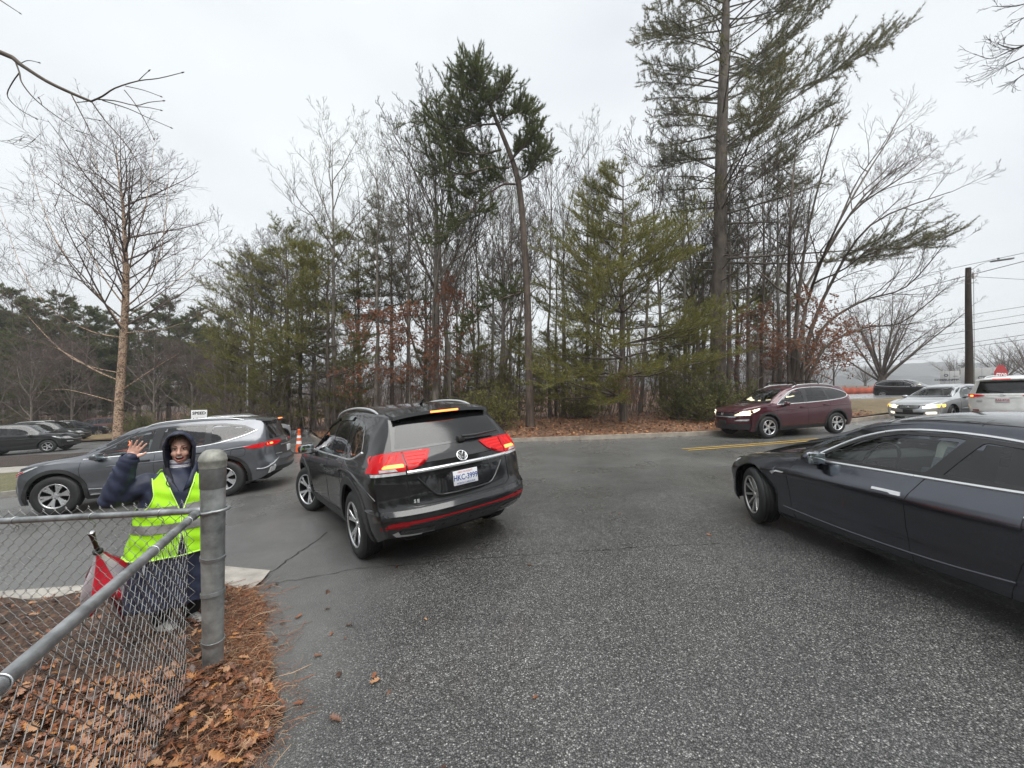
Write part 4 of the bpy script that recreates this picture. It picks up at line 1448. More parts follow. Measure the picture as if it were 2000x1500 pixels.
def far_cars():
    wh = ('crv', .345, .225, .225, 5, ALLOY, (.03, .045), .2)
    small_suv('suv', 'maroon SUV with silver roof rails and black roof rack beside the far kerb', CRV, 9.15, 13.6, 191.6, M_paint('maroon paint', (.062, .011, .019), .35), wh, rack=True, frontbadge=True)
    silver_sedan()
    white_suv()
    small_suv('suv', 'near black SUV on the second road behind the grass bank', EQUI, 34.43, 34.73, -69, M_paint('dark maroon black paint', (.014, .008, .010), .3), wh)
    pw = ('pilot', .365, .225, .23, 5, ALLOY, (.075, .055), 0, True)
    g = M_paint('charcoal paint', (.030, .030, .032), .4)
    small_suv('suv', 'dark grey boxy SUV at the left edge, beyond the grass island', PILOT, -28.9, 23.7, 25, g, pw, lit=False, dl=DLO_P, fg=GLASSD, chrome=False, rails=False)
    for args in (
            ('suv', 'black green SUV half hidden behind the dark grey boxy SUV', PILOT, (98, 868), 31.5, 20, (.012, .016, .015), False),
            ('suv', 'dark SUV driving away with brake lights lit, left of the birch', CRV, (146, 855), 36.0, 62, (.02, .022, .03), True),
            ('minivan', 'dull red van parked by the birch trunk', PILOT, (192, 848), 40.0, 195, (.14, .045, .045), False),
            ('suv', 'pale roofed SUV hidden behind the grey three-row SUV', CRV, (480, 862), 19.0, 75, (.45, .46, .48), False)):
        nm, lb, sp, (px, py), Y, hd, colr, br = args
        x = (px - 1000) / FPX * Y
        small_suv(nm, lb, sp, x, Y, hd, M_paint('paint ' + lb[:14], colr, .3), pw if sp is PILOT else wh, lit=False, dl=DLO_P if sp is PILOT else None, fg=GLASSD, chrome=False, full=False, brake=br, rails=nm == 'suv')


# ============================================================ ground
def m_asphalt():
    t = NT('wet asphalt')
    co_ = t.coord()
    big = t.noise(.35, 4, .6, co_)
    mid = t.noise(2.2, 4, .6, co_)
    v = t.n('TexVoronoi', feature='F1')
    v.inputs['Scale'].default_value = 112
    t.l(co_, v.inputs['Vector'])
    v2 = t.n('TexVoronoi', feature='F1')
    v2.inputs['Scale'].default_value = 170
    t.l(co_, v2.inputs['Vector'])
    sep = t.n('SeparateColor')
    t.l(v.outputs['Color'], sep.inputs['Color'])
    chip = t.ramp(sep.outputs[0], [(.0, (.068, .068, .066)), (.45, (.112, .112, .109)), (.72, (.165, .165, .161)), (.87, (.235, .235, .229)), (.96, (.36, .355, .345)), (1, (.52, .51, .49))])
    gap = t.ramp(v.outputs['Distance'], [(.25, (1, 1, 1)), (.62, (.3, .3, .3))])
    c = t.mix(1.0, chip, gap, 'MULTIPLY')
    # the finer sealed strip along the planted bed and the older road beyond
    sx = t.n('SeparateXYZ')
    t.l(co_, sx.inputs['Vector'])
    wob = t.math('MULTIPLY', t.math('SUBTRACT', mid, .5), .9)
    strip = t.math('ADD', t.math('ADD', sx.outputs['X'], 1.65), wob)
    m1 = t.ramp(strip, [(.0, (1, 1, 1)), (.85, (0, 0, 0))])
    road = t.math('ADD', t.math('MULTIPLY', t.math('SUBTRACT', sx.outputs['Y'], 7.2), .35), wob)
    m2 = t.ramp(road, [(.0, (0, 0, 0)), (.9, (1, 1, 1))])
    fine = t.ramp(t.noise(260, 2, .7, co_), [(.3, (.105, .105, .101)), (.7, (.165, .164, .158))])
    mm = t.mix(1.0, t.mix(.8, (0, 0, 0), m1), t.mix(.55, (0, 0, 0), m2), 'LIGHTEN')
    c = t.mix(mm, c, fine)
    c = t.mix(1.0, c, t.ramp(big, [(.25, (.68, .68, .69)), (.75, (1.14, 1.14, 1.12))]), 'MULTIPLY')
    c = t.mix(1.0, c, t.ramp(t.noise(.8, 5, .7, co_, 1.2), [(.3, (.82, .82, .83)), (.6, (1.05, 1.05, 1.05))]), 'MULTIPLY')
    t.col(c)
    wet = t.ramp(t.noise(.55, 4, .6, co_), [(.35, (.22, .22, .22)), (.7, (.48, .48, .48))])
    t.rough(wet)
    h = t.math('ADD', t.math('MULTIPLY', v.outputs['Distance'], -1.0), t.math('MULTIPLY', t.noise(30, 3, .6, co_), .5))
    t.bump(h, .55, .006)
    t.b.inputs['Specular IOR Level'].default_value = .55
    t.l(t.ramp(t.noise(.42, 5, .65, co_, .8), [(.40, (.02, .02, .02)), (.68, (.55, .55, .55))]), t.b.inputs['Coat Weight'])
    t.b.inputs['Coat Roughness'].default_value = .2
    return t.m


def m_leafy(name, cols, scale=18, dark=.5, bump=.8):
    t = NT(name)
    co_ = t.coord()
    v = t.n('TexVoronoi', feature='F1')
    v.inputs['Scale'].default_value = scale
    v.inputs['Randomness'].default_value = 1
    nz = t.n('TexNoise')
    nz.inputs['Scale'].default_value = scale * .7
    t.l(co_, nz.inputs['Vector'])
    wv = t.mix(.08, co_, nz.outputs['Color'])
    t.l(wv, v.inputs['Vector'])
    s = t.n('SeparateColor')
    t.l(v.outputs['Color'], s.inputs['Color'])
    c = t.ramp(s.outputs[0], [(i / (len(cols) - 1), q) for i, q in enumerate(cols)])
    c = t.mix(1.0, c, t.ramp(v.outputs['Distance'], [(.15, (1, 1, 1)), (.6, (dark, dark, dark))]), 'MULTIPLY')
    c = t.mix(1.0, c, t.ramp(t.noise(1.1, 4, .6, co_), [(.3, (.65, .65, .65)), (.7, (1.2, 1.2, 1.2))]), 'MULTIPLY')
    t.col(c)
    t.rough(.72)
    t.bump(t.math('MULTIPLY', v.outputs['Distance'], -1.0), bump, .03)
    return t.m


ASPH = m_asphalt()
LITTER = m_leafy('leaf litter', [(.04, .02, .012), (.09, .042, .022), (.13, .065, .035), (.07, .036, .022), (.20, .115, .065)], 24)
LITTERW = m_leafy('woodland floor', [(.12, .062, .035), (.24, .115, .058), (.33, .165, .085), (.18, .10, .055), (.40, .25, .15)], 9)
MULCH = m_leafy('mulch', [(.035, .02, .014), (.075, .04, .026), (.05, .03, .02), (.12, .075, .05)], 30, .4)
DEADG = m_leafy('winter grass', [(.22, .15, .07), (.30, .21, .10), (.17, .12, .055), (.34, .26, .14), (.16, .15, .06)], 24, .6)
GREENG = m_leafy('thin lawn', [(.12, .11, .05), (.20, .17, .08), (.10, .12, .045), (.24, .20, .11)], 26, .6)
CONC = M('weathered concrete', (.30, .28, .25), .7, var=.3, vs=5, bump=.5, bs=40, bd=.006)
CONCD = M('old kerb concrete', (.33, .29, .245), .75, var=.35, vs=3, bump=.5, bs=30, bd=.006)
SOIL = M('bare ground', (.07, .05, .035), .9, var=.4, vs=.6, bump=.6, bs=6, bd=.05)


def grid_ground(name, xs, ys, dz, mat, keep=None, extra=None, **k):
    X, Y = np.meshgrid(xs, ys)
    Z = gz(X, Y) + dz
    if extra is not None: Z = Z + extra(X, Y)
    v = np.stack([X, Y, Z], -1).reshape(-1, 3)
    n = len(xs)
    i = np.arange(len(ys) - 1)[:, None] * n + np.arange(n - 1)[None]
    f = np.stack([i, i + 1, i + n + 1, i + n], -1).reshape(-1, 4)
    return obj(name, npmesh(name, v, f), mat, **k)


def spaced(lo, hi, near, g=1.12, s0=.5):
    a = [near]
    s = s0
    while a[-1] < hi:
        a.append(a[-1] + s)
        s *= g
    b = [near]
    s = s0
    while b[-1] > lo:
        b.append(b[-1] - s)
        s *= g
    return np.array(sorted(set(b + a)))


grid_ground('ground', spaced(-700, 700, 0), spaced(-30, 900, 6), -.12, SOIL, kind='structure')
grid_ground('road', np.concatenate([np.arange(-75, -12, 2.), np.arange(-12, 6, .5), np.arange(6, 46, 1.5)]),
            np.concatenate([np.arange(-8, 0, 1.), np.arange(0, 12, .5), np.arange(12, 62, 2)]), 0, ASPH, kind='structure')


def kerb(name, P, w=.17, h=.13, mat=None, gap=2.9, lip=.012):
    """a kerb along a line, road on its right-hand side, laid in lengths"""
    P = [np.array(p, float) for p in chaikin(P, 2, False)]
    P = dense(P, .3)
    par = thing(name, None, None)
    par['kind'] = 'structure'
    A = np.array(P)
    T = np.gradient(A, axis=0)
    T /= np.linalg.norm(T, axis=1)[:, None] + 1e-9
    N = np.stack([-T[:, 1], T[:, 0]], 1)
    prof = [(0, -.05), (.0, h * .82), (.022, h), (w, h + .006), (w + .004, -.05)]
    n = 10
    for a in range(0, len(A) - 1, n):
        sl = slice(a, min(len(A), a + n + 1))
        S_, Nn = A[sl].copy(), N[sl]
        if len(S_) < 2: continue
        S_[-1] = S_[-1] - (S_[-1] - S_[-2]) * .04
        V = []
        jz = rnd.uniform(-.006, .006)
        for p, q in zip(S_, Nn):
            for o, z in prof:
                c = p + q * o
                V.append((c[0], c[1], float(gz(*c)) + z + (jz if z > 0 else 0)))
        k = len(prof)
        F = [(i * k + j, i * k + j + 1, (i + 1) * k + j + 1, (i + 1) * k + j) for i in range(len(S_) - 1) for j in range(k - 1)]
        F += [tuple(range(k)), tuple(range(len(V) - k, len(V)))[::-1]]
        me = mesh('kerb_stone', V, F, sharp=30)
        obj('kerb_stone', me, mat or CONC, par)
    return par


# far side of the road: woodland behind a kerb
KF = [gnd(px, py) for px, py in ((1850, 803), (1739, 814), (1656, 824), (1530, 838), (1400, 848), (1200, 856), (1020, 862))]
KL = [np.array(p) for p in ((-3.2, 15.2), (-6.8, 17.2), (-9.8, 20.3))] + [gnd(604, 845)]
KL += [KL[-1] + np.array((-2.0, 5.5)), KL[-1] + np.array((-3.0, 14)), KL[-1] + np.array((-3.0, 30))]
KFAR = KF + KL
kerb('kerb', KFAR, mat=CONCD)
INN = []
for i, p in enumerate(KFAR):
    a, b = KFAR[max(0, i - 1)], KFAR[min(len(KFAR) - 1, i + 1)]
    t = (b - a) / np.linalg.norm(b - a)
    INN.append(p + np.array((t[1], -t[0])) * -.02)


def bank(x, y):
    d = np.maximum(0, y - 15.5)
    return .10 * np.sin(x * .9) * np.sin(y * .7) * np.minimum(1, d / 6) * .6 + .25 * (1 - np.exp(-d / 6))


woods = [tuple(p) for p in INN]
# kerb() has the road on its right-hand side: walking KFAR (right to left) the road is on the left, so mirror the offset
woods = [tuple(np.array(p)) for p in INN]
spl = gnd(1700, 818)
grs = [p for p in woods if p[0] > spl[0]]
wd = [p for p in woods if p[0] <= spl[0]]
cutp = (spl[0], float(np.interp(spl[0], [w[0] for w in woods[::-1]], [w[1] for w in woods[::-1]])))
sheet('woodland_floor', [cutp] + wd + [(-20, 95), (60, 95), (26, 42), (cutp[0] + 1.2, cutp[1] + 7)], 1.6, .125, LITTERW, bump=bank, kind='structure')
sheet('grass_bank', [cutp, (cutp[0] + 1.2, cutp[1] + 7), (22, 29.5), (60, 27)] + [(60, 22)] + grs, 1.6, .127, DEADG, bump=bank, kind='structure')
sheet('far_road', [(20, 29.6), (26, 41.5), (75, 44), (75, 28)], 3, .30, M('pale wet road', (.16, .16, .165), .25, var=.2, vs=.5), kind='structure')
# double yellow centre line
YL = M('yellow road paint', (.50, .32, .06), .5, var=.25, vs=9)
a, b, c = gnd(1338, 879), gnd(1500, 867), gnd(1680, 852)
for off in (-.13, .13):
    pts = [a, b, c, c + (c - b) * 1.0]
    Pn = []
    for i, p in enumerate(pts):
        t = pts[min(i + 1, 3)] - pts[max(i - 1, 0)]
        t /= np.linalg.norm(t)
        n = np.array((-t[1], t[0]))
        Pn.append((p + n * (off - .038), p + n * (off + .038)))
    sheet('centre_line', [tuple(q[0]) for q in Pn] + [tuple(q[1]) for q in Pn[::-1]],   .25, .012, YL, kind='structure')

# left: grass island, walk, mulch, far side of the car park
kerb('kerb', [(-12.6, 21), (-12.2, 15), (-12.0, 11.2), (-13.2, 10.1), (-16, 10.0), (-30, 10.1), (-70, 10.3)][::-1][::-1], mat=CONC)
sheet('grass_island', [(-12.75, 21), (-12.36, 15), (-12.16, 11.3), (-13.2, 10.26), (-16, 10.16), (-30, 10.26), (-70, 10.45), (-70, 14.2), (-13, 14.2), (-13, 20.9)], 1.2, .125, GREENG, kind='structure')
sheet('walkway', [(-12.9, 14.2), (-70, 14.2), (-70, 16.0), (-12.9, 16.0)], 1.5, .129, CONC, kind='structure')
sheet('mulch_bed', [(-12.9, 16.0), (-70, 16.0), (-70, 20.6), (-13, 20.8)], 1.5, .125, MULCH, bump=lambda x, y: .03 * np.sin(x * 3) * np.sin(y * 4), kind='structure')
sheet('far_verge', [(-14, 31.5), (-24, 31), (-90, 29), (-120, 100), (-18, 100), (-15, 45)], 3, .13, LITTERW, bump=lambda x, y: .25 * (1 - np.exp(-np.maximum(0, y - 33) / 8)), kind='structure')
sheet('dead_grass', [(-26, 31.4), (-52, 30.8), (-55, 36), (-26, 37)], 2, .17, DEADG, bump=lambda x, y: .25 * (1 - np.exp(-np.maximum(0, y - 33) / 8)), kind='structure')

# near side: leaf strewn bed inside and outside the fence
EDGE = [gnd(px, py) for px, py in ((448, 1152), (486, 1150), (512, 1175), (520, 1210), (512, 1235), (528, 1280), (531, 1340), (546, 1400), (530, 1445), (500, 1475), (488, 1505), (470, 1600), (430, 1750))]
EDGE += [EDGE[-1] + np.array((.0, -.7)), EDGE[-1] + np.array((.1, -2.))]
E2 = np.array(dense(EDGE, .05))


def bedz(x, y):
    P = np.stack([np.ravel(x), np.ravel(y)], 1)
    d = np.sqrt(np.min(((P[:, None] - E2[None]) ** 2).sum(-1), 1)).reshape(np.shape(x))
    return .095 * np.clip(d / .3, 0, 1) ** .7 + .018 * np.sin(np.asarray(x) * 9 + np.asarray(y) * 4) * np.clip(d / .4, 0, 1) + .014 * np.sin(np.asarray(y) * 13 - np.asarray(x) * 6) * np.clip(d / .4, 0, 1)


bedpoly = [tuple(p) for p in EDGE] + [(-12, -3), (-12, 4.0), (-3.3, 4.0)]
jag = []
for i, p in enumerate(dense(EDGE, .035)):
    jag.append((p[0] + rnd.uniform(-.025, .03) + .02 * math.sin(i * .9), p[1] + rnd.uniform(-.015, .015)))
bed = sheet('leaf_bed', jag + [(-12, -3), (-12, 4.0), (-3.3, 4.0)], .22, .004, LITTER, bump=bedz, kind='structure')
kerb('kerb', [(-3.35, 4.02), (-5, 4.0), (-8, 3.98), (-20, 3.95)][::-1], mat=CONC, h=.115)
ap = [gnd(440, 1121), gnd(528, 1119), gnd(512, 1138), gnd(486, 1158), gnd(440, 1154)]
ap = [(-3.34, 4.2)] + [tuple(p) for p in ap] + [(-3.34, 3.95)]
V, Fc = cdt(ap, .12)
top = [(x, y, float(gz(x, y)) + .02 + .075 * max(0, min(1, (-2.55 - x) / .7))) for x, y in V]
obj('kerb_end', mesh('kerb_end', top, [t if np.cross(V[t[1]] - V[t[0]], V[t[2]] - V[t[0]]) > 0 else t[::-1] for t in map(tuple, Fc)]), CONC, kind='structure')


def crack(P, w=.018, dz=.006):
    """an open joint in the asphalt"""
    P = dense([gnd(*p) for p in P], .06)
    L_, R_ = [], []
    for i, p in enumerate(P):
        t = P[min(i + 1, len(P) - 1)] - P[max(i - 1, 0)]
        t /= np.linalg.norm(t) + 1e-9
        n = np.array((-t[1], t[0]))
        o = rnd.uniform(-.02, .02)
        k = w * rnd.uniform(.25, 1)
        L_.append(p + n * (o + k))
        R_.append(p + n * (o - k))
    n = len(P)
    V = [(q[0], q[1], float(gz(*q)) + dz) for q in L_ + R_]
    obj('asphalt_crack', mesh('asphalt_crack', V, [(i, n + i, n + i + 1, i + 1) for i in range(n - 1)]), M('crack tar', (.012, .012, .012), .5), kind='structure')


crack([(440, 1124), (530, 1117), (560, 1095), (590, 1075), (640, 1040)], .012)
crack([(515, 1142), (600, 1130), (690, 1112), (820, 1102), (1060, 1082), (1300, 1066), (1440, 1062)], .005)

# ------------------------------------------------------------ leaves
LEAFM = [M('leaf rust', (.19, .068, .028), .55, var=.35, vs=30), M('leaf tan', (.32, .17, .085), .6, var=.3, vs=30), M('leaf brown', (.115, .048, .024), .5, var=.35, vs=30),
         M('leaf pink brown', (.27, .14, .085), .55, var=.25, vs=30), M('leaf wet dark', (.06, .028, .016), .35, var=.3, vs=30), M('leaf orange', (.36, .16, .055), .55, var=.3, vs=30)]


def leaf_shape(seed, lobes=4):
    r = random.Random(seed)
    n = lobes * 2 + 1
    L_ = 1.0
    ribs, edge = [], []
    for i in range(n + 1):
        t = i / n
        w = (.30 if i % 2 else .12) * math.sin(math.pi * min(1, t * .9 + .12)) ** .6 * r.uniform(.85, 1.15)
        if i in (0, n): w = .015
        ribs.append((t, w))
    cu, tw = r.uniform(-.9, .9), r.uniform(-.8, .8)
    V = []
    for t, w in ribs:
        zc = .25 * cu * (t - .5) ** 2 * 2
        for s_ in (-1, 0, 1):
            sw = .06 if abs(s_) and w > .2 else 0
            V.append((t - .5 + sw, s_ * w, zc + abs(s_) * w * r.uniform(.1, .9) * (1 if cu > 0 else .6) + s_ * tw * w * (t - .5)))
    F = []
    for i in range(len(ribs) - 1):
        a = i * 3
        F += [(a, a + 3, a + 4, a + 1), (a + 1, a + 4, a + 5, a + 2)]
    V += [(-.72, .02 * r.uniform(-1, 1), .05), (-.5, .012, .0), (-.5, -.012, 0)]
    F.append((len(V) - 3, len(V) - 2, len(V) - 1))
    return np.array(V), F


SHAPES = [leaf_shape(i, 3 + i % 3) for i in range(9)]
leaf_me = []
for i, (v, f) in enumerate(SHAPES):
    for j in range(2):
        me = mesh('leaf', v, f)
        me.materials.append(LEAFM[(i + 3 * j) % 6])
        leaf_me.append(me)


def on_bed(x, y): return inpoly((x, y), bedpoly)


def rotm(a, b, c): return np.array(Euler((a, b, c)).to_matrix())


n_l = 0
while n_l < 300:                                   # the leaves nearest to the camera, one object each
    Y = rnd.uniform(1.35, 2.6)
    px = rnd.uniform(-10, 560)
    x = (px - 1000) / FPX * Y
    if not on_bed(x, Y) or rnd.random() > (2.9 - Y): continue
    o = bpy.data.objects.new('leaf', rnd.choice(leaf_me))
    COL.objects.link(o)
    o.parent = bed
    s_ = rnd.uniform(.045, .095)
    o.scale = (s_, s_ * rnd.uniform(.8, 1.2), s_)
    o.rotation_euler = (rnd.gauss(0, .45), rnd.gauss(0, .4), rnd.uniform(0, 6.28))
    o.location = (x, Y, float(gz(x, Y)) + .004 + float(bedz(np.array([x]), np.array([Y]))[0]) + .012 + rnd.uniform(0, .03))
    n_l += 1


def scatter_leaves(name, pts, size, mats, parent=None, flat=.4, lift=.01, kind='stuff'):
    V, F, MI, b = [], [], [], 0
    for (x, y, z) in pts:
        v, f = SHAPES[rnd.randrange(9)]
        s_ = rnd.uniform(*size)
        q = (v * (s_, s_ * rnd.uniform(.8, 1.2), s_)) @ rotm(rnd.gauss(0, flat), rnd.gauss(0, flat), rnd.uniform(0, 6.28)).T + (x, y, z + rnd.uniform(.2, 1) * lift)
        V.append(q)
        F += [tuple(i + b for i in t) for t in f]
        MI += [rnd.choice(mats)] * len(f)
        b += len(v)
    me = mesh(name, np.concatenate(V), F)
    for m in LEAFM: me.materials.append(m)
    me.polygons.foreach_set('material_index', MI)
    return obj(name, me, None, parent, kind=kind)


pts = []
while len(pts) < 9000:
    Y = rnd.uniform(.9, 2.6) if rnd.random() < .94 else rnd.uniform(2.5, 4.0)
    x = rnd.uniform(-5.2, -1.25)
    if Y > 1.9 and x > -1.75 and rnd.random() < .6: continue
    if not on_bed(x, Y) or (x < -3.2 - .5 * Y and rnd.random() < .5): continue
    pts.append((x, Y))
zz = bedz(np.array([p[0] for p in pts]), np.array([p[1] for p in pts]))
lf = scatter_leaves('fallen_leaves', [(p[0], p[1], float(gz(*p)) + .008 + z) for p, z in zip(pts, zz)], (.028, .078), [0, 0, 1, 2, 2, 3, 4, 4, 5, 0, 2, 4], lift=.03)
tag(lf, 'brown and rust oak leaves lying over the bed by the fence', 'fallen leaves')
# pine straw and bark shreds along the edge of the bed
ps = []
while len(ps) < 8200:
    e = E2[rnd.randrange(len(E2))]
    if e[1] < 1.0: continue
    d = abs(rnd.gauss(0, .28)) - .05
    x, y = e[0] - d + rnd.uniform(-.05, .05), e[1] + rnd.uniform(-.2, .2)
    if d > -.03 and not on_bed(x, y) and rnd.random() > .08: continue
    z = float(gz(x, y)) + .006 + (float(bedz(np.array([x]), np.array([y]))[0]) if on_bed(x, y) else 0)
    a = rnd.uniform(0, 6.28)
    l = rnd.uniform(.03, .09) if rnd.random() < .97 else rnd.uniform(.12, .26)
    cx, cy = math.cos(a) * l, math.sin(a) * l
    k = rnd.uniform(-.3, .3)
    r_ = rnd.uniform(.0006, .0014) * (2.2 if l > .11 else 1)
    ps.append(([(x, y, z + rnd.uniform(.0, .012)), (x + cx * .5 - cy * k, y + cy * .5 + cx * k, z + rnd.uniform(.004, .03)), (x + cx, y + cy, z + rnd.uniform(0, .015))], r_, 3))
for nm, sl_, c_ in (('pine_straw', ps[::2], (.26, .10, .045)), ('bark_shreds', ps[1::4], (.10, .05, .03)), ('dry_twigs', ps[3::4], (.42, .28, .17))):
    v, f = tube_arrays(sl_)
    tag(obj(nm, npmesh(nm, v, f), M(nm, c_, .6, var=.3, vs=20), kind='stuff'), {'pine_straw': 'rusty pine straw along the asphalt edge', 'bark_shreds': 'dark bark shreds along the asphalt edge', 'dry_twigs': 'pale dry twigs along the asphalt edge'}[nm], 'litter')
# a few leaves and needles blown onto the asphalt
pts = []
for k in range(48):
    e = E2[rnd.randrange(len(E2))]
    if e[1] < 1.2: continue
    x, y = e[0] + abs(rnd.gauss(0, .45)) + .03, e[1] + rnd.uniform(-.2, .2)
    if not on_bed(x, y): pts.append((x, y, float(gz(x, y)) + .006))
for k in range(420):
    i = rnd.randrange(len(KFAR) - 1)
    t = rnd.random()
    p = KFAR[i] * (1 - t) + KFAR[i + 1] * t
    d = abs(rnd.gauss(0, .35)) + .2
    pts.append((p[0], p[1] - d, float(gz(p[0], p[1] - d)) + .006))
for k in range(10):
    x, y = rnd.uniform(-3, 6), rnd.uniform(2, 13)
    pts.append((x, y, float(gz(x, y)) + .006))
lf = scatter_leaves('road_leaves', pts, (.025, .08), [0, 1, 2, 4, 4, 2], flat=.18, lift=.006)
tag(lf, 'stray brown leaves lying flat on the wet asphalt', 'fallen leaves')
# leaves under the trees by the far kerb
pts = []
while len(pts) < 5200:
    x, y = rnd.uniform(-11, 17), rnd.uniform(14.2, 24)
    if not inpoly((x, y), woods + [(30, 60), (-30, 60)][::-1]) or x > spl[0] + 1: continue
    if rnd.random() > 1.5 - (y - 14) / 8: continue
    pts.append((x, y, float(gz(x, y)) + .13 + float(bank(np.array([x]), np.array([y]))[0])))
lf = scatter_leaves('woodland_leaves', pts, (.07, .15), [0, 1, 2, 3, 4, 0, 5], lift=.05)
tag(lf, 'brown leaf litter under the trees behind the far kerb', 'fallen leaves')


# ============================================================ chain link fence
ZINC = M('galvanised steel', (.30, .31, .315), .42, .7, var=.45, vs=9, bump=.2, bs=60, bd=.002)
ZINCP = M('weathered galvanised post', (.33, .345, .34), .45, .6, var=.5, vs=7, bump=.3, bs=40, bd=.003)
ZINCC = M('post cap cast', (.27, .27, .24), .6, .45, var=.45, vs=14, bump=.4, bs=60, bd=.003)
WIREM = M('chain link wire', (.24, .24, .235), .45, .55, var=.25, vs=20)
TIE = M('aluminium tie', (.62, .63, .64), .35, .8)
pp = gnd(416, 1302, .07)
PX, PY = float(pp[0]), float(pp[1])
PZ = float(gz(PX, PY)) + .05
RAILZ = CAMH - (997 - HPX) / FPX * PY               # top rail height (world)
TOPZ = CAMH - (878 - HPX) / FPX * PY

post = thing('fence_post', 'thick round galvanised corner post with a domed cap, in front of the waving person', 'post', (PX, PY, PZ - .1))
hp = TOPZ - PZ + .1
prof = [(.057, 0), (.060, .3), (.066, .8), (.072, hp - .125), (.073, hp - .11)]
v, f = lathe(prof, 40)
obj('shaft', mesh('shaft', v, f), ZINCP, post)
v, f = lathe([(.0715, hp - .255), (.0745, hp - .25), (.0755, hp - .115)], 40)
obj('sleeve', mesh('sleeve', v, f, sharp=40), M('post sleeve zinc', (.22, .225, .22), .5, .6, var=.4, vs=7, bump=.3, bs=50, bd=.003), post)
v, f = lathe([(.072, hp - .12), (.078, hp - .118), (.079, hp - .078), (.082, hp - .07), (.080, hp - .062), (.074, hp - .038), (.058, hp - .014), (.04, hp - .003), (0, hp)], 40)
obj('cap', mesh('cap', v, f, sharp=40), ZINCC, post)
for zt, tl in ((.30, .04), (.62, -.03), (.86, .035)):
    r0 = .0575 + .0125 * zt / 1.2 + .002
    v, f = lathe([(r0, -.013), (r0 + .004, -.012), (r0 + .004, .012), (r0, .013)], 36)
    me = mesh('tension_band', v, f, sharp=30)
    me.transform(Matrix.Translation((0, 0, zt)) @ Euler((tl * 2, tl * 3, 0)).to_matrix().to_4x4())
    obj('tension_band', me, ZINC, post)
zt = RAILZ - PZ + .1
P = [(.076 * math.cos(a) * (1.0 if abs(a) > .8 else 1.25), .076 * math.sin(a), zt + .012 * math.cos(a)) for a in np.linspace(-2.6, 2.2, 30)]
tube('rail_bracket', P, .011, ZINC, post, k=8)


def chain_fence(name, label, A, B, cat='fence', top_up=.03, ties=(), phase=0.0):
    """one run of chain link from A (at the post) to B: top rail and woven wires"""
    A, B = np.array(A, float), np.array(B, float)
    d = (B - A)[:2]
    Ln = float(np.linalg.norm(d))
    u = d / Ln
    n = np.array((-u[1], u[0]))
    zr = lambda s_: A[2] + (B[2] - A[2]) * s_ / Ln
    root = thing(name, label, cat, (A[0], A[1], float(gz(A[0], A[1])) + .05))
    inv = Matrix.Translation(-Vector(root.location))

    def put(nm, me, m, **k):
        me.transform(inv)
        return obj(nm, me, m, root, **k)
    v, f = tube_arrays([([(A[0] + u[0] * s_, A[1] + u[1] * s_, zr(s_)) for s_ in np.linspace(.0, Ln, 12)], .0215, 16)])
    put('top_rail', npmesh('top_rail', v, f), ZINC)
    v, f = tube_arrays([([(A[0] + u[0] * s_, A[1] + u[1] * s_, zr(s_)) for s_ in (-.02, -.005, .05, .07)], [.02, .027, .027, .024], 16)])
    put('rail_end', npmesh('rail_end', v, f), ZINC)
    w = .086
    nw = int(Ln / (w / 2)) - 1
    for i in range(nw):
        s0 = .07 + i * w / 2
        xb, yb = A[0] + u[0] * s0, A[1] + u[1] * s0
        zt_, zb_ = zr(s0) + top_up, float(gz(xb, yb)) + .035
        m = int((zt_ - zb_) / (w / 2))
        Pn = []
        sag = .006 * math.sin(i * .7)
        for k in range(m + 1):
            h = (k + i) % 2
            ss = s0 + (h * (w / 2 + .007) - .0035)
            off = (.0035 if h else -.0035) - .024 + .004 * math.sin(k * .3 + i * .2)
            z = zt_ - k * (zt_ - zb_) / m
            Pn.append((A[0] + u[0] * ss + n[0] * off, A[1] + u[1] * ss + n[1] * off, z + sag))
            if k < m:                                   # a soft bend between the crossings
                h2 = (k + 1 + i) % 2
                s2 = s0 + (h2 * (w / 2 + .007) - .0035)
                for t in (.12, .88):
                    q = ss + (s2 - ss) * t
                    o2 = off + ((.0035 if h2 else -.0035) - (.0035 if h else -.0035)) * t
                    Pn.append((A[0] + u[0] * q + n[0] * o2, A[1] + u[1] * q + n[1] * o2, zt_ - (k + t) * (zt_ - zb_) / m + sag))
        if i % 2 == 0 or top_up < 0.02:
            q = Pn[0]
            Pn = [(q[0] + u[0] * .012, q[1] + u[1] * .012, q[2] + .012)] + Pn
        v, f = tube_arrays([(Pn, .0018, 5)])
        put('wire', npmesh('wire', v, f), WIREM)
    for s_ in ties:
        c = np.array((A[0] + u[0] * s_, A[1] + u[1] * s_, zr(s_)))
        Pn = []
        for a in np.linspace(-1.9, 3.0, 18):
            Pn.append((c[0] + n[0] * .0245 * math.sin(a) + u[0] * .004 * a, c[1] + n[1] * .0245 * math.sin(a) + u[1] * .004 * a, c[2] + .0245 * math.cos(a)))
        q = Pn[-1]
        Pn += [(q[0] - n[0] * .03, q[1] - n[1] * .03, q[2] - .03), (q[0] - n[0] * .03 + u[0] * .02, q[1] - n[1] * .03 + u[1] * .02, q[2] - .075)]
        v, f = tube_arrays([(Pn, .0024, 6)])
        put('rail_tie', npmesh('rail_tie', v, f), TIE)
    return root


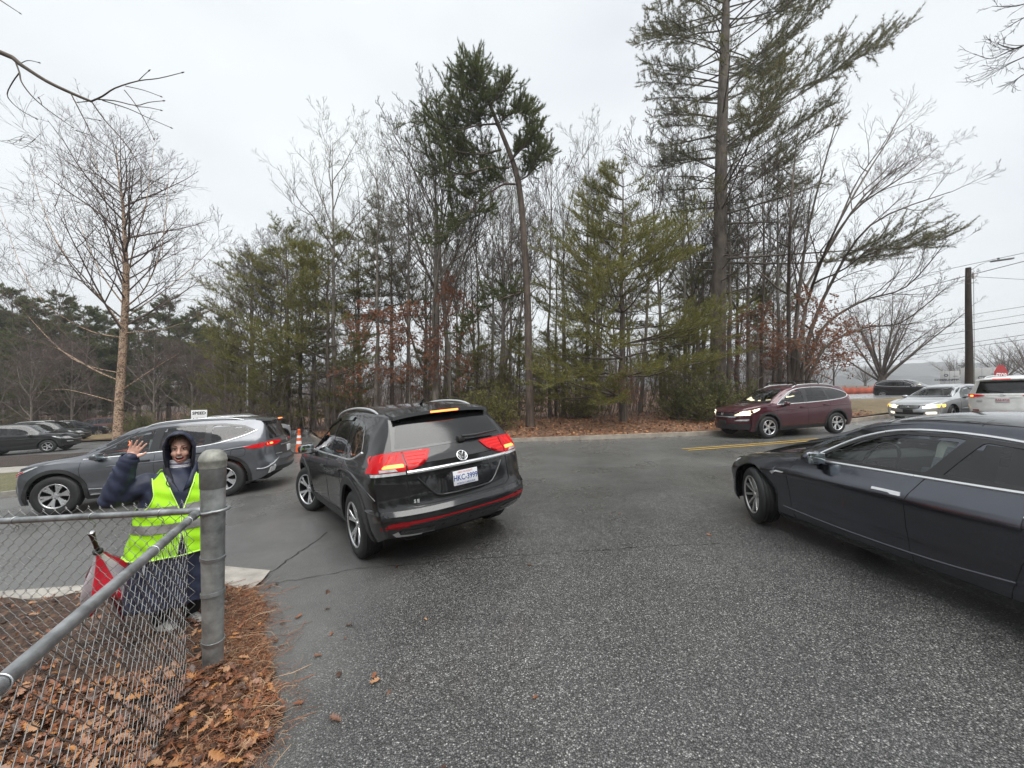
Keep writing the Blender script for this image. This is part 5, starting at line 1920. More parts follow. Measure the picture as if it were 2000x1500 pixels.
qA = np.array((0 - 1000, 0)) / FPX
YA = 2.90
chain_fence('chain_link_fence', 'chain link fence run along the road, in front of the waving person', (PX - .09, PY + .01, RAILZ - .004), (-4.6, PY + .17, CAMH - (1015 - HPX) / FPX * 2.9 - .045), ties=(.28, .78, 1.36), top_up=.055)
YB = .98
xB = -1000 / FPX * YB
zB = CAMH - (1345 - HPX) / FPX * YB
fx = lambda y: PX + .0 + (xB - PX) * (PY - .1 - y) / (PY - .1 - YB)
fz = lambda y: RAILZ + (zB - RAILZ) * (PY - .1 - y) / (PY - .1 - YB)
chain_fence('chain_link_fence', 'chain link fence run coming towards the camera along the driveway', (PX - .05, PY - .09, RAILZ), (fx(.35), .35, fz(.35)), ties=(.16, .74, 1.78), top_up=-.025)


# ============================================================ the waving person
SKIN = M('skin', (.62, .36, .28), .5, var=.12, vs=25)
SKIN.node_tree.nodes['Principled BSDF'].inputs['Subsurface Weight'].default_value = .12
SKIN.node_tree.nodes['Principled BSDF'].inputs['Subsurface Radius'].default_value = (.01, .004, .002)
NAVY = M('navy raincoat cloth', (.022, .028, .058), .55, var=.25, vs=10, bump=.25, bs=45, bd=.004)
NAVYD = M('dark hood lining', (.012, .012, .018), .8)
LIME = M('high visibility lime', (.42, .86, .015), .6, var=.08, vs=9, bump=.2, bs=60, bd=.003)
_lb = LIME.node_tree.nodes['Principled BSDF']
LIMEE = M('lime edging', (.62, .95, .18), .6)
REFL = M('reflective tape', (.30, .29, .28), .4, .35, var=.12, vs=20)
BLACKC = M('black trousers cloth', (.010, .010, .012), .8, var=.2)


def remeshed(name, v, f, voxel, smooth=3):
    me = mesh(name, v, f)
    o = bpy.data.objects.new(name, me)
    COL.objects.link(o)
    m = o.modifiers.new('r', 'REMESH')
    m.mode = 'VOXEL'
    m.voxel_size = voxel
    s_ = o.modifiers.new('s', 'SMOOTH')
    s_.factor = .5
    s_.iterations = smooth
    dg = bpy.context.evaluated_depsgraph_get()
    out = bpy.data.meshes.new_from_object(o.evaluated_get(dg))
    out.name = name
    bpy.data.objects.remove(o)
    out.polygons.foreach_set('use_smooth', [True] * len(out.polygons))
    return out


def ell(c, r, rot=(0, 0, 0), n=20):
    v, f = lathe([(math.sin(a), -math.cos(a)) for a in np.linspace(0, math.pi, n)], 24)
    Mx = Matrix.Translation(c) @ Euler(rot).to_matrix().to_4x4() @ Matrix.Diagonal((*r, 1))
    return [tuple(Mx @ Vector(p)) for p in v], f


def limb(P, r, k=14):
    """closed tapered tube with round ends"""
    P = [np.array(p, float) for p in P]
    r = list(r)
    d0, d1 = P[0] - P[1], P[-1] - P[-2]
    d0 /= np.linalg.norm(d0)
    d1 /= np.linalg.norm(d1)
    Q = [P[0] + d0 * r[0] * .95, P[0] + d0 * r[0] * .7] + P + [P[-1] + d1 * r[-1] * .7, P[-1] + d1 * r[-1] * .95]
    rr = [r[0] * .25, r[0] * .7] + r + [r[-1] * .7, r[-1] * .25]
    v, f = tube_arrays([(Q, rr, k)])
    f = [tuple(q) for q in f] + [tuple(range(k))[::-1], tuple(range(len(v) - k, len(v)))]
    return [tuple(p) for p in v], f


def rings(R_, k=40):
    """closed loft through elliptical rings (z, a, b, cx, cy)"""
    V = []
    for z, a, b, cx, cy in R_:
        for i in range(k):
            t = 2 * math.pi * i / k
            V.append((cx + a * math.cos(t), cy + b * math.sin(t), z))
    n = len(R_)
    F = [(i * k + j, i * k + (j + 1) % k, (i + 1) * k + (j + 1) % k, (i + 1) * k + j) for i in range(n - 1) for j in range(k)]
    F += [tuple(range(k))[::-1], tuple(range((n - 1) * k, n * k))]
    return V, F


class Acc:
    def __init__(s): s.v, s.f = [], []
    def add(s, vf):
        b = len(s.v)
        s.v += list(vf[0])
        s.f += [tuple(i + b for i in q) for q in vf[1]]
        return s


PB = gnd(345, 1222, .09)
PBZ = float(gz(*PB)) + .09
person = thing('person', 'smiling person in navy hooded raincoat and lime safety vest, waving beside the post', 'person', (PB[0], PB[1], PBZ), R(43))
HC = Vector((.03, -.03, 1.435))                       # head centre
HT = Euler((R(4), 0, R(-14)))                         # the head turns a little to the camera and tilts back
Hm = Matrix.Translation(HC) @ HT.to_matrix().to_4x4()


person.scale = (.93, .95, 1.0)


def hd(p): return tuple(Hm @ Vector(p))


def hx(vf): return [hd(p) for p in vf[0]], vf[1]


A = Acc()
A.add(hx(ell((0, .012, .02), (.074, .092, .100))))     # skull
A.add(hx(ell((0, -.018, -.045), (.060, .066, .070))))  # jaw
A.add(hx(ell((0, -.050, -.088), (.030, .026, .022))))  # chin
for s_ in (1, -1):
    A.add(hx(ell((s_ * .036, -.056, -.028), (.026, .022, .024))))   # cheek
    A.add(hx(ell((s_ * .078, .01, -.01), (.010, .020, .030))))      # ear
    A.add(hx(ell((s_ * .030, -.072, .032), (.024, .012, .009))))    # brow ridge
A.add(hx(limb([(0, -.078, .03), (0, -.092, .0), (0, -.102, -.018)], [.009, .011, .014])))
for s_ in (1, -1): A.add(hx(ell((s_ * .012, -.092, -.020), (.009, .010, .008))))
A.add(limb([(.02, .0, 1.22), (.025, -.01, 1.36)], [.062, .052]))                # neck
A.add(rings([(.55, .16, .12, 0, 0), (.75, .19, .13, 0, 0), (.95, .17, .12, 0, 0), (1.10, .19, .115, 0, 0), (1.2, .16, .09, 0, 0), (1.25, .08, .06, 0, 0)]))
SH, EL, WR = Vector((-.185, 0, 1.175)), Vector((-.385, -.045, 1.125)), Vector((-.295, -.125, 1.405))
A.add(limb([SH, EL], [.058, .045]))
A.add(limb([EL, EL.lerp(WR, .5), WR], [.043, .038, .026]))
SH2, EL2, WR2 = Vector((.185, 0, 1.175)), Vector((.27, .02, .93)), Vector((.24, -.08, .70))
A.add(limb([SH2, EL2], [.058, .045]))
A.add(limb([EL2, WR2, WR2 + Vector((-.01, -.03, -.10))], [.042, .028, .03]))
for s_ in (1, -1): A.add(limb([(s_ * .09, 0, .6), (s_ * .085, -.01, .34), (s_ * .085, .02, .06)], [.085, .058, .042]))
# open right hand, palm to the camera, leaning towards the head
up = Vector((.42, -.02, .90)).normalized()
acr = Vector((.90, .02, -.42)).normalized()            # across the palm, towards the thumb
fw = up.cross(acr).normalized()
if fw.y > 0: fw = -fw
PC = WR + up * .052
Rm = Matrix((acr, fw, up)).transposed().to_4x4()


HS = .86


def hl(a, u, d=0.0): return tuple(WR + acr * a * HS + up * u * HS + fw * d * HS)


A.add(limb([hl(0, -.02), hl(0, .03)], [.026, .030]))
A.add(([tuple(PC + (Rm.to_3x3() @ Vector(p))) for p in ell((0, 0, 0), (.038, .014, .044))[0]], ell((0, 0, 0), (1, 1, 1))[1]))
A.add(([tuple(WR + up * .072 + (Rm.to_3x3() @ Vector(p))) for p in ell((0, 0, 0), (.037, .012, .018))[0]], ell((0, 0, 0), (1, 1, 1))[1]))
for a0, sp_, ln in ((-.034, -.30, .062), (-.012, -.08, .078), (.011, .10, .082), (.033, .30, .074)):
    P = [hl(a0, .075), hl(a0 + sp_ * ln * .45, .085 + ln * .45, .006), hl(a0 + sp_ * ln * .8, .085 + ln * .8, .010), hl(a0 + sp_ * ln, .085 + ln, .016)]
    A.add(limb(P, [.0093, .0085, .0078, .0068], 10))
A.add(limb([hl(.022, .02, .004), hl(.052, .045, .012), hl(.072, .066, .016), hl(.083, .088, .016)], [.014, .011, .0098, .0075], 10))
bmn = remeshed('body', A.v, A.f, .0052, 3)
# facial relief: eye sockets and the open mouth
co_ = np.empty(len(bmn.vertices) * 3)
bmn.vertices.foreach_get('co', co_)
co_ = co_.reshape(-1, 3)
Hi = np.array(Hm.inverted())
loc = co_ @ Hi[:3, :3].T + Hi[:3, 3]
fr = (loc[:, 1] < -.02)
mv = np.zeros(len(loc))
for s_ in (1, -1):
    d = ((loc[:, 0] - s_ * .030) / .017) ** 2 + ((loc[:, 2] - .014) / .010) ** 2
    mv += .009 * np.exp(-d)
d = ((loc[:, 0]) / .026) ** 2 + ((loc[:, 2] + .058) / .015) ** 2
mv += .022 * np.exp(-d * d)
loc[:, 1] += mv * fr
Hf = np.array(Hm)
co_ = loc @ Hf[:3, :3].T + Hf[:3, 3]
bmn.vertices.foreach_set('co', co_.ravel())
bmn.update()
obj('body', bmn, SKIN, person)


def hpart(name, vf, m, **k):
    return obj(name, mesh(name, *hx(vf)), m, person, **k)


for s_ in (1, -1):
    hpart('eye', ell((s_ * .030, -.0655, .0135), (.0125, .010, .0065)), M('eye white', (.5, .48, .46), .3))
    hpart('iris', ell((s_ * .029, -.0745, .0135), (.0058, .0022, .0058)), M('iris', (.03, .025, .02), .2))
    hpart('eyelid', limb([(s_ * .046, -.066, .016), (s_ * .030, -.0765, .0225), (s_ * .015, -.071, .017)], [.0022, .0028, .002], 8), M('lid dark skin', (.22, .11, .085), .6))  # upper lid in one even brown, darker than the face
    hpart('eyebrow', limb([(s_ * .050, -.068, .036), (s_ * .034, -.084, .042), (s_ * .016, -.083, .037)], [.0022, .0036, .0028], 8), M('eyebrow', (.10, .065, .045), .8))
hpart('mouth', ell((0, -.066, -.060), (.027, .012, .017)), M('mouth dark', (.09, .015, .015), .4))
hpart('teeth', ell((0, -.0775, -.0515), (.020, .006, .0055)), M('teeth', (.75, .72, .66), .3))
lip = [(.029 * math.cos(a), -.0805 + .014 * math.cos(a) ** 2, -.060 + (.0185 if math.sin(a) > 0 else .0195) * math.sin(a)) for a in np.linspace(0, 2 * math.pi, 25)]
v, f = tube_arrays([(lip, .0038, 7)])
hpart('lips', (v, [tuple(q) for q in f]), M('lips', (.52, .17, .15), .4))
# fringe of hair at the hood edge
hr = []
for i in range(46):
    a = rnd.uniform(-1.35, 1.35)
    x0, z0 = .070 * math.sin(a), .055 + .048 * math.cos(a)
    hr.append(([(x0 * 1.02, -.040, z0 + .012), (x0 * 1.05 + rnd.uniform(-.006, .006), -.060 + .03 * abs(a) / 1.35, z0 - .006), (x0 * 1.1, -.055 + .045 * abs(a) / 1.35, z0 - .03)], [.004, .003, .001], 5))
v, f = tube_arrays(hr)
hpart('hair', (v, [tuple(q) for q in f]), M('hair grey brown', (.16, .12, .09), .6))


# raincoat: torso, sleeves, cuffs in one cloth mesh with folds
A = Acc()
A.add(rings([(.235, .325, .225, -.01, .0), (.245, .34, .235, -.01, .0), (.45, .315, .225, -.01, 0), (.65, .292, .212, 0, 0), (.85, .268, .20, 0, 0), (1.0, .25, .182, 0, 0), (1.12, .235, .165, 0, 0), (1.19, .205, .135, 0, 0), (1.245, .14, .105, .01, 0), (1.29, .10, .09, .02, 0)]))
A.add(limb([SH, SH.lerp(EL, .5), EL], [.092, .088, .082]))
A.add(limb([EL, EL.lerp(WR, .45), EL.lerp(WR, .85), EL.lerp(WR, .97)], [.084, .078, .064, .058]))
A.add(limb([SH2, EL2], [.092, .08]))
A.add(limb([EL2, WR2], [.08, .062]))
A.add(ell(EL + Vector((-.01, .0, -.025)), (.082, .07, .06)))
coat = remeshed('raincoat', A.v, A.f, .011, 3)
co_ = np.empty(len(coat.vertices) * 3)
no_ = np.empty(len(coat.vertices) * 3)
coat.vertices.foreach_get('co', co_)
coat.vertices.foreach_get('normal', no_)
co_, no_ = co_.reshape(-1, 3), no_.reshape(-1, 3)
ang = np.arctan2(co_[:, 1], co_[:, 0])
low = np.clip((.95 - co_[:, 2]) / .7, 0, 1)
wr = .014 * low * np.sin(ang * 9 + 2.5 * np.sin(co_[:, 2] * 5)) + .006 * np.sin(co_[:, 0] * 43 + co_[:, 2] * 25) * np.sin(co_[:, 1] * 37 - co_[:, 2] * 31)
arm = co_[:, 0] < -.22
wr += np.where(arm & (co_[:, 2] > .98), .0055 * np.sin(co_[:, 2] * 52 + 48 * co_[:, 0] + 4 * np.sin(co_[:, 0] * 31 + 9 * co_[:, 2])) * (.5 + .5 * np.sin(co_[:, 2] * 17 + co_[:, 1] * 29)), 0)
co_ += no_ * wr[:, None]
coat.vertices.foreach_set('co', co_.ravel())
coat.update()
obj('raincoat', coat, NAVY, person)
ux = (WR - EL).normalized()
P = [EL.lerp(WR, .93), EL.lerp(WR, 1.0), EL.lerp(WR, 1.05)]
v, f = tube_arrays([(P, [.062, .064, .055], 20)])
obj('cuff', npmesh('cuff', v, f), NAVY, person)

# hood: a shell open at the face
V, F = [], []
nu, nv = 40, 24
for i in range(nu + 1):
    a = math.pi * (.00 + i / nu)                       # over the head, side to side, 0..pi
    for j in range(nv + 1):
        t = j / nv                                    # from the face opening to the back
        ph = -.55 + t * 2.12                           # angle front -> back
        rx, ry, rz = .107 + .003 * math.sin(i * .9), .135, .140
        y = -ry * math.cos(ph + .55) * .82 + .01
        s_ = math.sin(min(math.pi, ph + .55 + .62)) if t < .5 else math.sin(min(math.pi, max(.0, ph + 1.17)))
        k = max(.08, math.cos((t - .32) * 1.9)) if t > .32 else 1 - .08 * (1 - t / .32) ** 2
        x = rx * math.cos(a) * k
        z = .012 + rz * math.sin(a) * k - (.055 if False else 0)
        peak = .030 * math.sin(a) ** 4 * (1 - t) ** 2
        V.append((x, y - peak, z + .004 * math.sin(j * 1.3 + i * .5)))
    # sides hang down past the cheeks
low = []
for i in range(nu):
    for j in range(nv):
        a_, b_ = i * (nv + 1) + j, (i + 1) * (nv + 1) + j
        F.append((a_, a_ + 1, b_ + 1, b_))
base = len(V)
for side in (0, nu):                                   # curtains at both sides down to the shoulder
    sg = 1 if side == 0 else -1
    rows = 9
    for r_ in range(1, rows + 1):
        q = r_ / rows
        for j in range(nv + 1):
            p = V[side * (nv + 1) + j]
            V.append((p[0] * (1 - .16 * q * q), p[1] * (1 - .1 * q) + .012 * q - .010 * math.sin(q * 3) * (1 - j / nv), p[2] - .155 * q))
    for r_ in range(rows):
        for j in range(nv):
            a0 = side * (nv + 1) if r_ == 0 else base + (r_ - 1) * (nv + 1)
            b0 = base + r_ * (nv + 1)
            F.append((a0 + j, b0 + j, b0 + j + 1, a0 + j + 1))
    base = len(V)
back = mesh('hood', *hx((V, F)))
o = obj('hood', back, [NAVY], person)
md = o.modifiers.new('thick', 'SOLIDIFY')
md.thickness = .010
md.offset = 0
rim = []
for r_ in range(9, 0, -1): rim.append(V[(nu + 1) * (nv + 1) + (r_ - 1) * (nv + 1)])
rim += [V[i * (nv + 1)] for i in range(nu + 1)]
for r_ in range(1, 10): rim.append(V[(nu + 1) * (nv + 1) + 9 * (nv + 1) + (r_ - 1) * (nv + 1)])
v, f = tube_arrays([(rim, .008, 8)])
hpart('hood_edge', (v, [tuple(q) for q in f]), NAVYD)
# dark lining behind the head
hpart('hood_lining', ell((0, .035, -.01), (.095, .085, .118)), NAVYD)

# striped turtleneck and open collar
for i in range(7):
    z0 = 1.262 + i * .0125
    v, f = rings([(z0, .072, .066, .024, -.016), (z0 + .006, .074, .068, .024, -.016), (z0 + .0122, .072, .066, .024, -.017)], 28)
    obj('turtleneck', mesh('turtleneck', v, f), M('knit white', (.72, .70, .74), .8) if i % 3 != 1 else M('knit stripe', (.22, .2, .32), .8), person)
for s_ in (1, -1):
    V = [(.02 + s_ * .012, -.165, 1.12), (.02 + s_ * .05, -.128, 1.205), (.02 + s_ * .085, -.105, 1.30), (.02 + s_ * .11, -.04, 1.325), (.02 + s_ * .115, -.06, 1.24), (.02 + s_ * .085, -.14, 1.16)]
    me = mesh('collar', V, [(0, 1, 5), (1, 2, 4, 5), (2, 3, 4)])
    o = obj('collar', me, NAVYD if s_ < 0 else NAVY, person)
    md = o.modifiers.new('t', 'SOLIDIFY')
    md.thickness = .014
v, f = tube_arrays([([(-.065, -.15, 1.235), (-.075, -.165, 1.19), (-.055, -.172, 1.165), (-.04, -.168, 1.185), (-.06, -.165, 1.2)], .004, 6)])
obj('drawstring', npmesh('drawstring', v, f), BLACKP, person)

# safety vest
nA, nZ = 240, 110
zt0, zt1 = .635, 1.268
prf = [(.60, .318, .238), (.65, .312, .234), (.85, .287, .219), (1.0, .268, .200), (1.12, .250, .182), (1.19, .220, .155), (1.235, .168, .128), (1.27, .13, .115)]
pa, pb = Pch([(p[0], p[1]) for p in prf]), Pch([(p[0], p[2]) for p in prf])


def vest_pt(a, z, out=0.0):
    wob = .006 * math.sin(a * 11 + z * 9) * min(1, max(0, (1.0 - z) / .3)) + .003 * math.sin(z * 60 + a * 5)
    fl = .03 * max(0, (.9 - z) / .3) ** 1.5 * (1 if math.cos(a) < 0 else .4)
    return ((pa(z) + wob + fl + out) * math.cos(a), (pb(z) + wob + out) * math.sin(a), z)


def keep_vest(a, z):
    x, y, _ = vest_pt(a, z)
    c = math.cos(a)
    if y < 0 and abs(x - .02) < max(0, (z - .965)) * .36 + (.004 if z > .80 else .004 + (.80 - z) * .18): return False    # V neck, open below
    az = 1.20
    if abs(c) > .55:
        d = ((z - 1.105) / .125) ** 2 + ((abs(c) - 1.0) / (.40)) ** 2
        if d < 1: return False
    if abs(c) > .80 and z > 1.18: return False
    return True


V, F = [], []
for j in range(nZ + 1):
    for i in range(nA):
        V.append(vest_pt(2 * math.pi * i / nA, zt0 + (zt1 - zt0) * j / nZ))
for j in range(nZ):
    for i in range(nA):
        a, z = 2 * math.pi * (i + .5) / nA, zt0 + (zt1 - zt0) * (j + .5) / nZ
        if keep_vest(a, z): F.append((j * nA + i, j * nA + (i + 1) % nA, (j + 1) * nA + (i + 1) % nA, (j + 1) * nA + i))
me = mesh('safety_vest', V, F)
o = obj('safety_vest', me, LIME, person)
md = o.modifiers.new('t', 'SOLIDIFY')
md.thickness = .004
for z0, z1 in ((.955, 1.02), (.825, .89)):
    V, F = [], []
    for j in range(4):
        for i in range(nA): V.append(vest_pt(2 * math.pi * i / nA, z0 + (z1 - z0) * j / 3, .0055))
    for j in range(3):
        for i in range(nA):
            if keep_vest(2 * math.pi * (i + .5) / nA, z0 + .03): F.append((j * nA + i, j * nA + (i + 1) % nA, (j + 1) * nA + (i + 1) % nA, (j + 1) * nA + i))
    obj('reflective_band', mesh('reflective_band', V, F), REFL, person)
ed = []
for s_ in (1, -1):
    P = []
    for z in np.linspace(.64, 1.25, 30):
        gap = max(0, (z - .965)) * .36 + (.006 if z > .80 else .006 + (.80 - z) * .18)
        tx = .02 + s_ * gap
        a = -math.acos(max(-.99, min(.99, tx / pa(z))))
        P.append(vest_pt(a, z, .004))
    ed.append((P, .0055, 6))
    ph = np.linspace(0, 2 * math.pi, 33)
    for yq in (1, -1):
        P = []
        for t in np.linspace(-1, 1, 22):
            z = 1.105 + .125 * math.sin(t * math.pi / 2)
            c = 1.0 - .40 * math.cos(t * math.pi / 2)
            a = math.acos(s_ * min(.999, c)) * yq
            P.append(vest_pt(a, z, .003))
        ed.append((P, .005, 6))
ed.append(([vest_pt(a, .637, .003) for a in np.linspace(0, 2 * math.pi, 60)], .005, 6))
v, f = tube_arrays(ed)
obj('vest_edging', npmesh('vest_edging', v, f), LIMEE, person)

A = Acc()
for s_ in (1, -1): A.add(limb([(s_ * .095, 0, .55), (s_ * .10, -.01, .34), (s_ * .10, .02, .09)], [.11, .085, .068]))
obj('trousers', remeshed('trousers', A.v, A.f, .012, 2), BLACKC, person)
for s_, tw in ((1, .35), (-1, .25)):
    A = Acc()
    Rz = Matrix.Translation((s_ * .10, .02, .0)) @ Euler((0, 0, R(20) * tw + (R(14) if s_ > 0 else R(24)))).to_matrix().to_4x4()
    for c, r in (((0, .03, .055), (.042, .055, .055)), ((0, -.05, .04), (.043, .09, .04)), ((0, -.12, .032), (.044, .055, .030)), ((0, -.04, .016), (.045, .14, .017))):
        q = ell(c, r)
        A.add(([tuple(Rz @ Vector(p)) for p in q[0]], q[1]))
    obj('shoe', remeshed('shoe', A.v, A.f, .007, 2), M('pale sneaker', (.5, .48, .45), .6, var=.3, vs=40), person)

# ------------------------------------------------------------ folded umbrella leaning on the fence
H0 = Vector(((178 - 1000) / FPX * 2.95, 2.95, CAMH - (1040 - HPX) / FPX * 2.95))
tp = gnd(243, 1222, .08)
H1 = Vector((tp[0], tp[1], float(gz(*tp)) + .085))
um = thing('umbrella', 'half folded red and white umbrella with dark handle leaning on the fence', 'umbrella', H1)
ax_ = (H0 - H1)
LU = ax_.length
q = ax_.to_track_quat('Z', 'Y').to_matrix().to_4x4()
um.rotation_mode = 'QUATERNION'
um.rotation_quaternion = ax_.to_track_quat('Z', 'Y')
tube('shaft', [(0, 0, 0), (0, 0, LU * .98)], .006, GLOSSB, um)
v, f = lathe([(.0, LU - .0), (.020, LU - .001), (.021, LU - .012), (.017, LU - .03), (.014, LU - .08), (.013, LU - .13), (.016, LU - .15), (.012, LU - .16), (0, LU - .165)], 20)
obj('handle', mesh('handle', v, f), M('handle dark red', (.045, .012, .012), .35), um)
v, f = lathe([(0, LU + .003), (.019, LU + .002), (.0195, LU - .006)], 20)
obj('handle_cap', mesh('handle_cap', v, f), CHROME, um)
v, f = lathe([(.014, LU - .20), (.03, LU - .195), (.03, LU - .175), (.014, LU - .17)], 16)
obj('runner', mesh('runner', v, f), BLACKP, um)
redc = M('umbrella red cloth', (.55, .012, .03), .45, var=.15, vs=12)
whc = M('umbrella white cloth', (.62, .56, .60), .4, var=.15, vs=12)
z_top, z_hem = LU - .185, LU * .40
for i in range(8):                                    # eight loose panels falling from the runner to a ragged hem
    a0, a1 = 2 * math.pi * i / 8, 2 * math.pi * (i + 1) / 8
    V = []
    n, m = 16, 10
    sway = [.95, 1.25, 1.05, .75, .7, .85, 1.25, 1.1][i]
    for j in range(n + 1):
        t = j / n
        rad = .016 + (.205 * sway) * math.sin(min(1, t * 1.02) * math.pi * .56) ** .9 * (.35 + .65 * t)
        for k in range(m + 1):
            s_ = k / m
            a = a0 + (a1 - a0) * s_
            dip = math.sin(math.pi * s_)
            rr = rad * (1 - .38 * dip * t) + .010 * math.sin(6 * t + i * 2.1 + 5 * s_) * t
            z = z_top + (z_hem - z_top) * t * (1 - .16 * dip * t) + .05 * math.sin(i * 2.3 + 1) * t ** 2
            V.append((rr * math.cos(a), rr * math.sin(a), z))
    F = [(j * (m + 1) + k, j * (m + 1) + k + 1, (j + 1) * (m + 1) + k + 1, (j + 1) * (m + 1) + k) for j in range(n) for k in range(m)]
    o = obj('canopy_panel', mesh('canopy_panel', V, F), redc if i % 2 == 0 else whc, um)
    md = o.modifiers.new('t', 'SOLIDIFY')
    md.thickness = .002
    V = []                                            # and the gathered cloth down to the tip
    for j in range(9):
        t = j / 8
        rad = .055 * (1 - t) ** .8 + .010
        for k in range(5):
            s_ = k / 4
            a = a0 + (a1 - a0) * s_ + .5 * t
            V.append((rad * (1 - .25 * math.sin(math.pi * s_)) * math.cos(a), rad * (1 - .25 * math.sin(math.pi * s_)) * math.sin(a), z_hem + .12 - (z_hem + .08) * t))
    obj('gathered_cloth', mesh('gathered_cloth', V, [(j * 5 + k, j * 5 + k + 1, (j + 1) * 5 + k + 1, (j + 1) * 5 + k) for j in range(8) for k in range(4)]), redc if i % 2 == 0 else whc, um)


# ============================================================ street furniture
ORNG = M('cone orange', (.75, .11, .02), .5, var=.1)
cp = np.array(((584 - 1000) / FPX * 16.0, 16.0))
cn = thing('traffic_cone', 'tall orange and white traffic cone behind the mirror of the black SUV', 'traffic cone', G(cp[0], cp[1], .004))
box('base', (0, 0, .02), (.38, .38, .04), M('cone base rubber', (.03, .03, .03), .7), cn, .01)
prof = [(.13, .04), (.05, .86), (.06, .87), (.055, .93), (.03, .95), (0, .95)]
v, f = lathe(prof, 24)
obj('cone_body', mesh('cone_body', v, f, sharp=40), ORNG, cn)
for z0, z1 in ((.36, .48), (.60, .70)):
    rr = lambda z: .13 + (.05 - .13) * (z - .04) / .82 + .003
    v, f = lathe([(rr(z0), z0), (rr(z1), z1)], 24)
    obj('reflective_collar', mesh('reflective_collar', v, f), WHITEP, cn)


def sign(name, label, cat, px, Y, ztop, w, h, lines, post_m, ang, colr=None, ink=None):
    x = (px - 1000) / FPX * Y
    zg = float(gz(x, Y)) + .1
    r_ = thing(name, label, cat, (x, Y, zg), ang)
    box('sign_post', (0, .02, (ztop - zg) / 2), (.05, .03, ztop - zg), post_m, r_)
    pn = box('sign_panel', (0, 0, ztop - zg - h / 2), (w, .012, h), M('sign border', (.02, .02, .02), .5), r_, .012)
    box('sign_face', (0, -.008, ztop - zg - h / 2), (w * .93, .006, h * .95), colr or WHITEP, pn, .01)
    for s_, sz, dz in lines:
        me = text_mesh(s_, sz, bold=sz * .03)
        me.transform(Matrix.Translation((0, -.013, ztop - zg - dz)) @ Euler((R(90), 0, 0)).to_matrix().to_4x4())
        obj('sign_lettering', me, ink or M('sign black ink', (.015, .015, .015), .5), pn)
    return r_


Ys = 14.6
sign('speed_sign', 'white speed limit sign showing above the roof of the grey SUV', 'sign', 389, Ys, CAMH - (800 - HPX) / FPX * Ys, .50, .64, (('SPEED', .145, .13), ('LIMIT', .145, .36), ('15', .18, .54)), SATIN, R(32))
# slim grey lamp pole by the wood
xq = (483 - 1000) / FPX * 26
pl = thing('lamp_pole', 'slim grey steel pole standing at the wood edge, left of the cone', 'pole', G(xq, 26, .1))
zt = CAMH - (715 - HPX) / FPX * 26 - float(gz(xq, 26))
v, f = lathe([(.09, 0), (.09, .03), (.055, .05), (.04, zt), (0, zt)], 14)
obj('shaft', mesh('shaft', v, f), ZINC, pl)
tube('arm', [(0, 0, zt - .05), (.3, 0, zt + .03)], .025, ZINC, pl)

# utility pole with a street light and wires
YU = 22.0
xu = (1892 - 1000) / FPX * YU
zu = float(gz(xu, YU)) + .1
ht = CAMH - (523 - HPX) / FPX * YU - zu
up_ = thing('utility_pole', 'dark wooden utility pole with a small street light arm', 'utility pole', (xu, YU, zu))
v, f = tube_arrays([([(.03 * math.sin(z * .7), 0, z) for z in np.linspace(-.3, ht, 12)], np.linspace(.185, .115, 12), 16)])
f = [tuple(q) for q in f] + [tuple(range(len(v) - 16, len(v)))]
obj('shaft', mesh('shaft', v, f, sharp=50), M('creosoted wood', (.038, .026, .019), .8, var=.4, vs=3, bump=.5, bs=12, bd=.01), up_)
tube('light_arm', [(.1, -.05, ht - .12), (.35, -.15, ht + .10), (.7, -.25, ht + .26), (.95, -.3, ht + .28)], .022, ZINC, up_)
box('light_head', (1.35, -.40, ht + .31), (.95, .22, .08), M('lamp housing grey', (.16, .165, .17), .5), up_, .03, (0, R(-6), R(-12)))
box('photocell', (1.2, -.36, ht + .39), (.08, .08, .10), M('lamp housing grey', (.16, .165, .17), .5), up_, .02)
box('meter_box', (.17, -.10, ht - .45), (.12, .12, .35), WHITEP, up_, .02)
tube('step_bar', [(-.1, 0, 2.15), (-.62, -.05, 2.2)], .02, BLACKP, up_)
tube('ground_wire', [(.13, -.12, ht - .5), (.15, -.13, ht * .5), (.19, -.12, .3)], .012, M('conduit', (.16, .18, .10), .6), up_)
WIRE = M('cable', (.03, .03, .032), .6)


def wire(yl, yr, pxl=1560, pxr=2150, Yl=30, Yr=17, r=.011, sag=.12, at=None):
    k_ = (yl - yr) / (pxr - pxl)
    pxl, yl = 1180, yl + k_ * (pxl - 1180) * .8
    Yl = 60
    A_ = np.array(((pxl - 1000) / FPX * Yl, Yl, CAMH - (yl - HPX) / FPX * Yl))
    B_ = np.array(((pxr - 1000) / FPX * Yr, Yr, CAMH - (yr - HPX) / FPX * Yr))
    P = []
    for t in np.linspace(0, 1.5, 34):
        p = A_ + (B_ - A_) * t
        p[2] -= sag * 4 * max(0, t * (1 - t))
        P.append(p)
    return P


